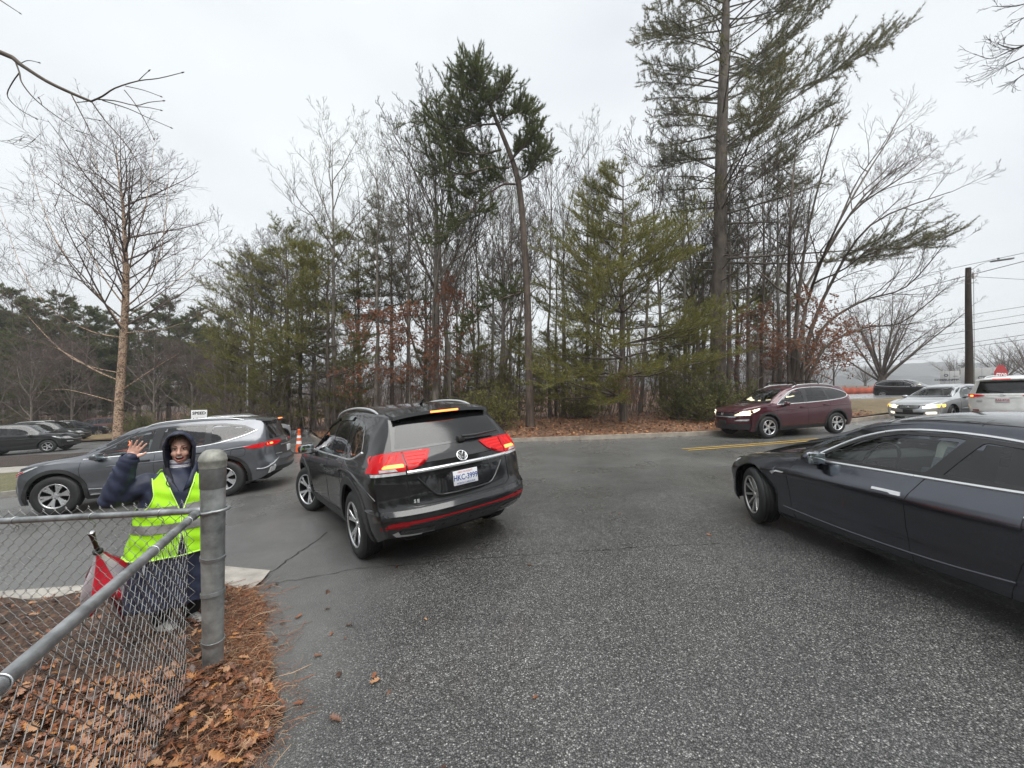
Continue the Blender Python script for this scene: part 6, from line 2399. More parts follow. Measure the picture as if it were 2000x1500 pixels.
for i, (yl, yr, r_, lab) in enumerate(((595, 462, .012, 'topmost overhead wire, meeting the utility pole at its tip'), (632, 472, .016, 'thick overhead cable just below the street light'), (672, 575, .010, 'thin overhead wire, uppermost of the low bundle crossing the pole'),
                                       (690, 590, .009, 'faint overhead wire, second of the low bundle crossing the pole'), (700, 606, .014, 'dark overhead cable at mid height of the pole'),
                                       (722, 632, .012, 'overhead cable, upper of the lowest pair on the pole'), (728, 642, .012, 'overhead cable, lowest of all crossing the pole'))):
    P = wire(yl, yr, r=r_)
    v, f = tube_arrays([(P, r_, 5)])
    tag(obj('overhead_wire', npmesh('overhead_wire', v, f), WIRE), lab, 'wire', 'overhead wires on the right')
P = [(xu + .1, YU, CAMH - (540 - HPX) / FPX * YU), ((2000 - 1000) / FPX * 24, 24, CAMH - (546 - HPX) / FPX * 24), (42, 27, 9.5)]
v, f = tube_arrays([(P, .012, 5)])
tag(obj('overhead_wire', npmesh('overhead_wire', v, f), WIRE), 'service cable running right from the pole, almost level', 'wire', 'overhead wires on the right')

# stop sign behind the white SUV, board signs on the verge
Yst = 16.0
xs_ = (1955 - 1000) / FPX * Yst
zs_ = float(gz(xs_, Yst)) + .1
tz_ = CAMH - (713 - HPX) / FPX * Yst
ss = thing('stop_sign', 'red stop sign tip showing above the roof of the white SUV', 'stop sign', (xs_, Yst, zs_), R(18))
box('sign_post', (0, .03, (tz_ - zs_) / 2), (.06, .04, tz_ - zs_), ZINC, ss)
bm = bmesh.new()
bmesh.ops.create_cone(bm, cap_ends=True, segments=8, radius1=.48, radius2=.48, depth=.02)
bmesh.ops.transform(bm, matrix=Matrix.Translation((0, 0, tz_ - zs_ - .445)) @ Euler((R(90), 0, 0)).to_matrix().to_4x4() @ Euler((0, 0, R(22.5))).to_matrix().to_4x4(), verts=bm.verts)
sp_ = obj('sign_panel', bm_mesh('sign_panel', bm), M('sign red', (.38, .02, .025), .5, var=.12), ss)
me = text_mesh('STOP', .30, bold=.01)
me.transform(Matrix.Translation((0, -.014, tz_ - zs_ - .445)) @ Euler((R(90), 0, 0)).to_matrix().to_4x4())
obj('sign_lettering', me, WHITEP, sp_)

BLUEI = M('board dark print', (.10, .11, .13), .5)


def board(label, px0, px1, Y0, Y1, y0, y1, prints):
    a_ = np.array(((px0 - 1000) / FPX * Y0, Y0))
    b_ = np.array(((px1 - 1000) / FPX * Y1, Y1))
    zt_, zb_ = CAMH - (y0 - HPX) / FPX * Y0, CAMH - (y1 - HPX) / FPX * Y0
    d = b_ - a_
    ln = np.linalg.norm(d)
    zg = float(gz(*a_)) + .1
    r_ = thing('board_sign', label, 'sign board', (a_[0], a_[1], zg), math.atan2(d[1], d[0]))
    box('panel', (ln / 2, 0, (zt_ + zb_) / 2 - zg), (ln, .06, zt_ - zb_), M('board grey white', (.55, .55, .54), .6, var=.06, vs=3), r_, .01)
    for q in (.06, ln / 2, ln - .06): box('board_post', (q, .06, (zt_ - zg) / 2), (.09, .06, zt_ - zg), M('board post', (.6, .6, .6), .6), r_)
    for q in np.arange(1, 4) / 4: box('panel_joint', (ln * q, -.032, (zt_ + zb_) / 2 - zg), (.02, .006, zt_ - zb_), M('board joint', (.3, .3, .3), .6), r_)
    for s_, sz, u, w in prints:
        me = text_mesh(s_, sz, bold=sz * .04)
        me.transform(Matrix.Translation((ln * u, -.036, zb_ - zg + (zt_ - zb_) * w)) @ Euler((R(90), 0, 0)).to_matrix().to_4x4())
        obj('board_lettering', me, BLUEI, r_)
    return r_


board('pale grey construction board on posts, left of the utility pole', 1836, 1874, 36, 35, 725, 752, (('COMMUNITY', .24, .32, .36), ('O', .34, .32, .68), ('====', .2, .8, .40), ('====', .12, .8, .62)))
board('white construction board continuing behind the utility pole', 1876, 1962, 35, 33, 719, 752, (('CT', .34, .50, .42), ('====', .22, .78, .42), ('====', .14, .78, .62)))
# orange silt fence beyond the second road
SILT = M('orange silt fence fabric', (.34, .075, .04), .8, var=.25, vs=2)
sf = thing('silt_fence', 'low rust orange silt fence along the second road', 'silt fence', G(28, 45))
a_, b_ = np.array(((1560 - 1000) / FPX * 45, 45)), np.array(((1740 - 1000) / FPX * 43.5, 43.5))
V, F = [], []
for i, t in enumerate(np.linspace(0, 1, 40)):
    p = a_ + (b_ - a_) * t
    zt_ = CAMH - (757 - HPX) / FPX * p[1] + .05 * math.sin(i * 1.7)
    V += [(p[0], p[1] + .05 * math.sin(i * 2.1), float(gz(*p)) - .1), (p[0], p[1] + .05 * math.sin(i * 2.1), zt_)]
V = [(x - 28, y - 45, z - float(gz(28, 45))) for x, y, z in V]
fb = obj('fabric', mesh('fabric', V, [(2 * i, 2 * i + 2, 2 * i + 3, 2 * i + 1) for i in range(39)]), SILT, sf)
fb.modifiers.new('t', 'SOLIDIFY').thickness = .02
for i in range(0, 40, 5): box('stake', Vector(V[2 * i]).lerp(Vector(V[2 * i + 1]), .5) + Vector((0, .06, .1)), (.05, .05, V[2 * i + 1][2] - V[2 * i][2] + .2), M('stake wood', (.25, .18, .11), .8), sf)


# ============================================================ trees
def m_bark(name, a, b, scale=6, bump=.6, flecks=None):
    t = NT(name)
    co_ = t.coord()
    mpn = t.n('Mapping')
    mpn.inputs['Scale'].default_value = (1, 1, .22)
    t.l(co_, mpn.inputs['Vector'])
    f = t.noise(scale, 5, .65, mpn.outputs['Vector'], .6)
    c = t.ramp(f, [(.32, a), (.66, b)])
    if flecks:
        f2 = t.noise(9, 4, .7, co_, 1.5)
        c = t.mix(t.ramp(f2, [(.47, (0, 0, 0)), (.56, (1, 1, 1))]), c, flecks)
    else:
        c = t.mix(t.ramp(t.noise(1.3, 3, .6, co_), [(.5, (0, 0, 0)), (.75, (.6, .6, .6))]), c, tuple(q * 1.5 + .02 for q in b))
    t.col(c)
    t.rough(.85)
    t.bump(f, bump, .03)
    return t.m


BARKG = m_bark('grey bark', (.08, .068, .057), (.22, .19, .16))
BARKD = m_bark('dark bark', (.045, .037, .030), (.135, .108, .085))
BARKL = m_bark('pale lichen bark', (.075, .068, .055), (.18, .165, .138))
BARKR = m_bark('reddish pine bark', (.05, .037, .029), (.135, .10, .08))
BARKP = m_bark('scaly pine bark', (.035, .031, .028), (.13, .118, .105), 9)
BARKB = m_bark('peeling birch bark', (.40, .26, .17), (.55, .41, .30), 5, .8, (.13, .085, .06))
TWIGG = M('twig grey brown', (.105, .09, .078), .85, var=.3, vs=1.5)
TWIGM = M('twig mossy', (.115, .11, .066), .85, var=.3, vs=1.5)
TWIGR = M('twig reddish', (.115, .085, .075), .85, var=.3, vs=1.5)
TWIGD = M('twig dark', (.055, .045, .04), .85, var=.3, vs=1.5)


def m_needle(name, a, b, c):
    t = NT(name)
    co_ = t.coord()
    f = t.noise(.9, 3, .6, co_)
    g = t.noise(7, 2, .6, co_)
    q = t.ramp(t.math('ADD', t.math('MULTIPLY', f, .6), t.math('MULTIPLY', g, .4)), [(.32, a), (.5, b), (.68, c)])
    t.col(q)
    t.rough(.55)
    t.b.inputs['Specular IOR Level'].default_value = .3
    tr = t.n('BsdfTranslucent')
    t.l(q, tr.inputs['Color'])
    ms = t.n('MixShader')
    ms.inputs['Fac'].default_value = .42
    t.l(t.b.outputs['BSDF'], ms.inputs[1])
    t.l(tr.outputs['BSDF'], ms.inputs[2])
    t.l(ms.outputs['Shader'], t.out.inputs['Surface'])
    return t.m


NEEDG = m_needle('pine needles olive', (.12, .128, .036), (.20, .195, .055), (.28, .255, .085))
NEEDD = m_needle('pine needles dark', (.058, .078, .028), (.105, .125, .043), (.155, .165, .06))
NEEDB = m_needle('pine needles brownish', (.085, .085, .040), (.15, .142, .064), (.205, .185, .085))
LEAFG = m_needle('evergreen leaves', (.075, .088, .03), (.145, .15, .05), (.23, .22, .085))
RUST = m_needle('held rust leaves', (.17, .065, .036), (.27, .115, .062), (.35, .185, .105))


def bez(P, n):
    """smooth polyline through control points"""
    P = np.array(P, float)
    Q = [P[0]]
    m = len(P)
    for i in range(m - 1):
        p0, p1, p2, p3 = P[max(0, i - 1)], P[i], P[i + 1], P[min(m - 1, i + 2)]
        for t in np.linspace(0, 1, n + 1)[1:]:
            Q.append(.5 * ((2 * p1) + (p2 - p0) * t + (2 * p0 - 5 * p1 + 4 * p2 - p3) * t * t + (3 * p1 - p0 - 3 * p2 + p3) * t**3))
    return np.array(Q)


def branch_path(r, p, d, L_, n, up=.25, wob=.12):
    """a wandering path from p along d that bends upwards"""
    P = [np.array(p, float)]
    d = np.array(d, float)
    d /= np.linalg.norm(d)
    for i in range(n):
        d = d + r.normal(0, wob, 3) + np.array((0, 0, up / n))
        d /= np.linalg.norm(d)
        P.append(P[-1] + d * L_ / n)
    return np.array(P)


def sub(r, out, path, rad, level, maxlev, nch, lenf, ang=(35, 60), up=.3, start=.25, minr=.004, tips=None, wob=.12, curve=None):
    """children along a path"""
    n = len(path)
    total = np.linalg.norm(np.diff(path, axis=0), axis=1).sum()
    k = max(1, int(round(nch[level] * r.uniform(.8, 1.2))))
    phi = r.uniform(0, 6.28)
    for i in range(k):
        s_ = start + (1 - start) * (i + r.uniform(.2, .8)) / k
        f = s_ * (n - 1)
        j = min(int(f), n - 2)
        p = path[j] + (path[j + 1] - path[j]) * (f - j)
        t = path[j + 1] - path[j]
        t /= np.linalg.norm(t) + 1e-9
        a = np.cross(t, (0, 0, 1) if abs(t[2]) < .9 else (1, 0, 0))
        a /= np.linalg.norm(a)
        b = np.cross(t, a)
        phi += 2.4 + r.uniform(-.5, .5)
        an = R(r.uniform(*ang))
        d = t * math.cos(an) + (a * math.cos(phi) + b * math.sin(phi)) * math.sin(an)
        L_ = total * lenf[level] * (1 - .55 * (s_ - start) / (1 - start + 1e-6)) * r.uniform(.7, 1.25)
        r0 = max(minr, min(rad[j] * r.uniform(.5, .7), .0105 * L_ + .003))
        seg = (7, 5, 4, 3, 3)[min(level, 4)]
        q = branch_path(r, p, d, L_, seg, up, wob)
        rr = np.maximum(minr, r0 * (1 - .8 * np.linspace(0, 1, seg + 1)))
        out.append((q, rr, (6, 4, 3, 3, 3)[min(level, 4)]))
        if level + 1 < maxlev: sub(r, out, q, rr, level + 1, maxlev, nch, lenf, ang, up, .2, minr, tips, wob)
        elif tips is not None: tips.append(q)


def bare_arrays(seed, H, r0, clear=.4, nch=(14, 6, 5, 4), lenf=(.34, .5, .5, .55), ang=(28, 50), up=.45, lean=(0, 0), fork=0, minr=.0045, levels=4, wob=.11, trunkwob=.012, tips=None):
    r = np.random.default_rng(seed)
    n = 14
    P = [np.zeros(3) - np.array((0, 0, .3))]
    dx = np.array((lean[0], lean[1], 0.)) / n
    off = np.zeros(3)
    for i in range(1, n + 1):
        off = off + dx * (1 + .6 * i / n) + np.append(r.normal(0, trunkwob * H / n * 1.8, 2), 0)
        P.append(np.array((off[0], off[1], H * i / n)))
    P = np.array(P)
    rad = np.maximum(minr, r0 * (1 - .93 * np.linspace(0, 1, n + 1) ** .85))
    rad[0] *= 1.35
    trunk = [(P, rad, 10)]
    crown = []
    for k in range(fork):                              # co-dominant stems
        s_ = r.uniform(.25, .5)
        j = int(s_ * n)
        a = r.uniform(0, 6.28)
        q = branch_path(r, P[j], (math.cos(a) * .35, math.sin(a) * .35, 1), H * (1 - s_) * .95, 9, .15, .05)
        rr = np.maximum(minr, rad[j] * .7 * (1 - .9 * np.linspace(0, 1, 10)))
        trunk.append((q, rr, 7))
        sub(r, crown, q, rr, 0, levels, nch, lenf, ang, up, .35, minr, tips, wob)
    sub(r, crown, P, rad, 0, levels, nch, lenf, ang, up, clear, minr, tips, wob)
    big = [c for c in crown if c[2] >= 5]
    fine = [c for c in crown if c[2] < 5]
    return trunk + big, fine


def tri_blades(pos, dirs, L_, w, seed=0, spread=.6, n=8, droop=0.0):
    """needle tufts: n thin blades round each direction"""
    r = np.random.default_rng(seed)
    m = len(pos)
    pos = np.repeat(pos, n, 0)
    d = np.repeat(dirs, n, 0) + r.normal(0, spread, (m * n, 3))
    d[:, 2] -= droop
    d /= np.linalg.norm(d, axis=1)[:, None] + 1e-9
    q = r.normal(0, 1, (m * n, 3))
    s_ = np.cross(d, q)
    s_ /= np.linalg.norm(s_, axis=1)[:, None] + 1e-9
    l = L_ * r.uniform(.7, 1.2, (m * n, 1))
    v = np.stack([pos - s_ * w * .5, pos + s_ * w * .5, pos + d * l], 1).reshape(-1, 3)
    return v, np.arange(m * n * 3).reshape(-1, 3)


def leaf_quads(pos, dirs, L_, w, seed=0, spread=.9):
    r = np.random.default_rng(seed)
    m = len(pos)
    d = dirs + r.normal(0, spread, (m, 3))
    d /= np.linalg.norm(d, axis=1)[:, None] + 1e-9
    s_ = np.cross(d, r.normal(0, 1, (m, 3)))
    s_ /= np.linalg.norm(s_, axis=1)[:, None] + 1e-9
    nn = np.cross(d, s_)
    l = L_ * r.uniform(.65, 1.25, (m, 1))
    ww = w * r.uniform(.7, 1.2, (m, 1))
    mid = pos + d * l * .5 + nn * l * .12
    v = np.stack([pos, mid - s_ * ww * .5, pos + d * l, mid + s_ * ww * .5], 1).reshape(-1, 3)
    b = np.arange(m)[:, None] * 4
    return v, np.concatenate([b + np.array([[0, 1, 2]]), b + np.array([[0, 2, 3]])])


def along(paths, step, start=.3, r=None):
    """points and directions along the outer part of paths"""
    r = r or np.random.default_rng(3)
    Pp, D = [], []
    for P in paths:
        P = np.asarray(P)
        seg = np.linalg.norm(np.diff(P, axis=0), axis=1)
        cum = np.concatenate([[0], np.cumsum(seg)])
        n = max(1, int(cum[-1] * (1 - start) / step))
        s_ = cum[-1] * (start + (1 - start) * (np.arange(n) + r.uniform(0, 1, n)) / n)
        j = np.clip(np.searchsorted(cum, s_) - 1, 0, len(seg) - 1)
        t = ((s_ - cum[j]) / (seg[j] + 1e-9))[:, None]
        Pp.append(P[j] + (P[j + 1] - P[j]) * t)
        D.append((P[j + 1] - P[j]) / (seg[j][:, None] + 1e-9))
    return np.concatenate(Pp), np.concatenate(D)


def pine_branch(r, wood, plumes, p, d, L_, r0, up=.2, nb=9, fstart=.35, wob=.06, blen=.32, sag=0.0):
    """one pine limb with flat sprays of side shoots"""
    P = branch_path(r, p, d, L_, 8, up, wob)
    if sag: P[:, 2] -= sag * L_ * np.linspace(0, 1, 9) ** 2
    rr = np.maximum(.006, r0 * (1 - .88 * np.linspace(0, 1, 9)))
    wood.append((P, rr, 5))
    plumes.append(P[5:])
    for i in range(nb):
        s_ = fstart + (1 - fstart) * (i + r.uniform(.1, .9)) / nb
        f = s_ * 8
        j = min(int(f), 7)
        q = P[j] + (P[j + 1] - P[j]) * (f - j)
        t = P[j + 1] - P[j]
        t /= np.linalg.norm(t)
        sd = np.cross(t, (0, 0, 1))
        sd /= np.linalg.norm(sd) + 1e-9
        sg = 1 if i % 2 else -1
        an = R(r.uniform(30, 58))
        dd = t * math.cos(an) + sd * sg * math.sin(an) + np.array((0, 0, r.uniform(-.05, .28)))
        l = L_ * blen * (1.15 - .6 * (s_ - fstart) / (1 - fstart)) * r.uniform(.6, 1.25)
        b = branch_path(r, q, dd, l, 4, .25, .1)
        wood.append((b, np.maximum(.004, rr[j] * .4 * (1 - .7 * np.linspace(0, 1, 5))), 3))
        plumes.append(b)
        for k in range(2 if l > .5 else 1):
            s2 = r.uniform(.25, .75)
            q2 = b[int(s2 * 4)]
            dd2 = (b[-1] - b[0]) / (l + 1e-9) + r.normal(0, .5, 3) + np.array((0, 0, .15))
            b2 = branch_path(r, q2, dd2, l * r.uniform(.35, .6), 3, .25, .1)
            wood.append((b2, np.full(4, .004), 3))
            plumes.append(b2)


def white_pine(seed, H, r0, clear=.18, width=.33, cone=1.0, dens=1.0, blades=7, nl=.15, nw=.013, side=None, lean=(0, 0), fstart=.3, gap=.62, dead=0, nstep=.07):
    r = np.random.default_rng(seed)
    n = 12
    t = np.linspace(0, 1, n + 1)
    P = np.stack([lean[0] * t + r.normal(0, .04, n + 1), lean[1] * t + r.normal(0, .04, n + 1), H * t - .3 * (t == 0)], 1)
    rad = np.maximum(.012, r0 * (1 - .95 * t ** .9))
    wood, plumes = [(P, rad, 10)], []
    z = clear * H
    while z < H * .985:
        u = (z / H - clear) / (1 - clear)
        for k in range(r.integers(4, 7)):
            a = r.uniform(0, 6.28)
            L_ = width * H * ((1 - u) ** cone * .92 + .08) * r.uniform(.6, 1.15) * (1.0 if u > .08 else .75)
            if side: L_ *= side(a, u)
            if L_ < .25: continue
            e = -.05 + .55 * u + r.uniform(-.12, .16)
            f = z / H * n
            j = min(int(f), n - 1)
            p = P[j] + (P[j + 1] - P[j]) * (f - j)
            pine_branch(r, wood, plumes, p, (math.cos(a), math.sin(a), e), L_, rad[j] * .28 + .008, .25, max(4, int(9 * dens * min(1.2, L_ / 2 + .4))), fstart)
        z += gap * r.uniform(.8, 1.25) * (1 - .35 * u)
    for k in range(dead):
        a = r.uniform(0, 6.28)
        z = r.uniform(.1, clear + .05) * H
        p = np.array((lean[0] * z / H, lean[1] * z / H, z))
        q = branch_path(r, p, (math.cos(a), math.sin(a), .1), r.uniform(.5, 2.2), 4, -.1, .15)
        wood.append((q, np.linspace(.02, .006, 5), 3))
    pp, dd = along(plumes, nstep, .10, r)
    v, f = tri_blades(pp, dd + np.array((0, 0, .16)), nl, nw, seed, .5, blades, .05)
    return wood, (v, f)


def place_tree(name, label, cat, wood, wmat, crown, cmat, loc, rz=0.0, group=None, crown_name='crown', sc=1.0, extra=None):
    r_ = thing(name, label, cat, loc, rz, group)
    r_.scale = (sc, sc, sc)
    v, f = tube_arrays(wood)
    obj('trunk', npmesh('trunk', v, f), wmat, r_)
    if crown is not None:
        if isinstance(crown, tuple): v, f = crown
        else: v, f = tube_arrays(crown)
        obj(crown_name, npmesh(crown_name, v, f, smooth=not isinstance(crown, tuple)), cmat, r_)
    if extra: obj(extra[0], npmesh(extra[0], *extra[1], smooth=False), extra[2], r_)
    return r_


def copy_tree(src, loc, rz, sc, label, group):
    r_ = src.copy()
    COL.objects.link(r_)
    r_.location, r_.rotation_euler, r_.scale = loc, (0, 0, rz), (sc[0], sc[0], sc[1])
    r_['label'] = label
    if group: r_['group'] = group
    elif 'group' in r_: del r_['group']
    for c in src.children:
        q = c.copy()
        COL.objects.link(q)
        q.parent = r_
    return r_


def pxg(px, Y, dz=.12):
    x = (px - 1000) / FPX * Y
    return Vector((x, Y, float(gz(x, Y)) + dz + (float(bank(x, Y)) if Y > 15 else 0)))


def pz(px, py, Y):
    """point at distance Y on a sight line"""
    return np.array(((px - 1000) / FPX * Y, Y, CAMH - (py - HPX) / FPX * Y))


# ---- the tall pine leaning over the road in the middle
def leaning_pine():
    Y = 18.0
    r = np.random.default_rng(5)
    base = pxg(1036, Y)
    ctrl = [pz(1036, 840, Y), pz(1033, 700, Y), pz(1029, 560, Y), pz(1020, 420, Y), pz(1010, 345, Y), pz(990, 285, Y), pz(964, 222, Y), pz(944, 168, Y), pz(932, 130, Y)]
    T = bez(ctrl, 4)
    rad = np.interp(np.linspace(0, 1, len(T)), [0, .04, .5, .7, 1], [.24, .18, .125, .09, .018])
    wood, plumes = [(T, rad, 12)], []

    def limb_to(pts, r0, dy=0.0, nb=9, fs=.3, bl=.30):
        nb, fs = int(nb * .8), fs * .5
        pts = [(940 - (940 - px) * .80 if px < 940 else px - 6, py + (30 if py < 200 else 10)) for px, py in pts]
        Q = []
        for i, (px, py) in enumerate(pts): Q.append(pz(px, py, Y + dy * i / max(1, len(pts) - 1)))
        P = bez(Q, 4)
        L_ = np.linalg.norm(np.diff(P, axis=0), axis=1).sum()
        rr = np.linspace(r0, .012, len(P))
        wood.append((P, rr, 6))
        for i in range(nb):
            s_ = fs + (1 - fs) * (i + r.uniform(.1, .9)) / nb
            j = min(int(s_ * (len(P) - 1)), len(P) - 2)
            t = P[j + 1] - P[j]
            t /= np.linalg.norm(t)
            d = t * .8 + r.normal(0, .55, 3) + np.array((0, 0, .45))
            b = branch_path(r, P[j], d, r.uniform(.45, 1.25) * L_ * bl, 4, .4, .12)
            wood.append((b, np.linspace(.016, .006, 5), 3))
            plumes.append(b)
            for k in range(7):
                q = b[r.integers(1, 5)]
                b2 = branch_path(r, q, (b[-1] - b[0]) + r.normal(0, .55, 3), r.uniform(.25, .7), 3, .45, .1)
                wood.append((b2, np.full(4, .006), 3))
                plumes.append(b2)
        plumes.append(P[len(P) // 2:])
    for dy in (0, .9, -.9):
        k = 1 + .12 * r.normal()
        limb_to([(1012, 350), (985, 352), (940, 385), (895, 420), (848, 452)], .05, dy * 1.5, 14)
        limb_to([(1000, 318), (960, 318), (900, 330), (850, 322 + 10 * dy), (822, 318)], .05, -1.8 * dy, 13)
        limb_to([(985, 282), (940, 292), (880, 285), (820, 268)], .05, 1.6 * dy + .6, 13)
        limb_to([(974, 232), (930, 235), (870, 245), (818, 222)], .045, -1.5 * dy, 12)
        limb_to([(962, 195), (930, 190), (890, 200), (868, 185)], .04, 1.4 * dy, 11, .2, .4)
        limb_to([(950, 162), (930, 150), (905, 140), (888, 112)], .035, 1.2 * dy, 11, .1, .42)
        limb_to([(942, 135), (930, 120), (922, 104)], .03, dy, 9, .1, .6)
        limb_to([(955, 175), (975, 165), (1000, 140 + 12 * dy)], .03, dy, 9, .2, .4)
        limb_to([(975, 235), (1000, 215), (1020, 190), (1035, 222)], .035, -dy, 10, .2, .35)
        limb_to([(998, 310), (1030, 275), (1050, 250)], .04, 1.3 * dy, 10, .2, .35)
        limb_to([(1014, 345), (1040, 330), (1052, 300), (1070, 288)], .04, -dy * 1.2, 10, .35, .3)
    limb_to([(1029, 560), (990, 572), (940, 600), (905, 640)], .035, -1.0, 12, .2)
    limb_to([(1029, 560), (1000, 560), (960, 575)], .03, 1.0, 8, .2)
    b = np.array(base)
    wood = [(p - b, q, k) for p, q, k in wood]
    plumes = [p - b for p in plumes]
    pp, dd = along(plumes, .05, .25, r)
    v, f = tri_blades(pp, dd + np.array((0, 0, .35)), .165, .020, 4, .5, 8)
    place_tree('pine_tree', 'tall dark pine with long bare trunk and crown leaning left, mid picture', 'tree', wood, BARKR, (v, f), NEEDD, base)


# ---- the great pine at the right
def great_pine():
    Y = 22.0
    r = np.random.default_rng(8)
    base = pxg(1402, Y)
    b = np.array(base)
    top = pz(1416, -210, Y)
    T = bez([b - (0, 0, .3), pz(1402, 700, Y), pz(1405, 500, Y), pz(1410, 250, Y), pz(1418, 0, Y), top], 4) - b
    Hh = T[-1][2]
    rad = np.interp(T[:, 2], [0, 1, 8, 20, Hh], [.56, .43, .36, .25, .03])
    wood, plumes = [(T, rad, 14)], []

    def at(z):
        return np.array([np.interp(z, T[:, 2], T[:, i]) for i in range(3)])
    z = 11.0
    while z < Hh - .3:
        for side in (1, -1):
            for k in range(2):
                a = r.normal(0, .55) + (0 if side > 0 else math.pi)
                if side > 0:
                    L_ = np.interp(z, [11, 13.5, 16, 20, 24, Hh], [5.5, 8.2, 9.6, 8.6, 8.5, 1.2]) * r.uniform(.6, 1.05)
                    e = r.uniform(.28, .55)
                else:
                    L_ = np.interp(z, [11, 14, 17, 20, 24, Hh], [2.6, 3.8, 4.6, 6.2, 6.0, 1.0]) * r.uniform(.55, 1.05)
                    e = r.uniform(.05, .30)
                fs = .42 if z < 16 else .34
                pine_branch(r, wood, plumes, at(z) + (0, 0, r.uniform(-.3, .3)), (math.cos(a), math.sin(a), e), L_, .032 + .02 * r.random(), .1, int(7 + L_ * 2.2), fs, .05, .24, .06)
        a = r.uniform(.8, 2.3) * (1 if r.random() < .5 else -1)
        pine_branch(r, wood, plumes, at(z), (math.cos(a), math.sin(a), .3), r.uniform(3, 6.5) * (1 if z < 24 else .5), .05, .1, 9, .4, .05, .26)
        z += r.uniform(.55, .95)
    # a long low limb reaching right, foliage only at its end
    for zz, L_, a, e, fs, nb in ((8.4, 11.2, -.05, .02, .62, 40), (8.2, 10.6, .12, .03, .64, 34), (10.3, 6.2, .1, .14, .5, 15), (10.8, 4.8, -.5, .15, .4, 12)):
        pine_branch(r, wood, plumes, at(zz), (math.cos(a), math.sin(a), e), L_, .075, .08, nb, fs, .04, .24, .03)
    for k in range(26):                                # dead and thin lower limbs
        zz = r.uniform(5.5, 14)
        a = r.uniform(0, 6.28)
        q = branch_path(r, at(zz), (math.cos(a), math.sin(a), r.uniform(-.1, .35)), r.uniform(1.2, 4.8), 7, .1, .1)
        wood.append((q, np.linspace(.04, .008, 8), 4))
        sub(r, wood, q, np.linspace(.03, .006, 8), 2, 4, (0, 0, 5, 3), (0, 0, .35, .5), (30, 60), .1)
    pp, dd = along(plumes, .08, .08, r)
    v, f = tri_blades(pp, dd + np.array((0, 0, .12)), .18, .016, 4, .6, 8)
    place_tree('pine_tree', 'huge old pine with thick dark trunk, cut off by the top of the picture', 'tree', wood, BARKD, (v, f), NEEDB, base)


def leaf_tree(seed, H, r0, nleaf_step=.09, size=.11, **k):
    tips = []
    trunk, fine = bare_arrays(seed, H, r0, tips=tips, **k)
    pp, dd = along(tips, nleaf_step, .1, np.random.default_rng(seed))
    return trunk + fine, leaf_quads(pp, dd - np.array((0, 0, .5)), size, size * .5, seed)


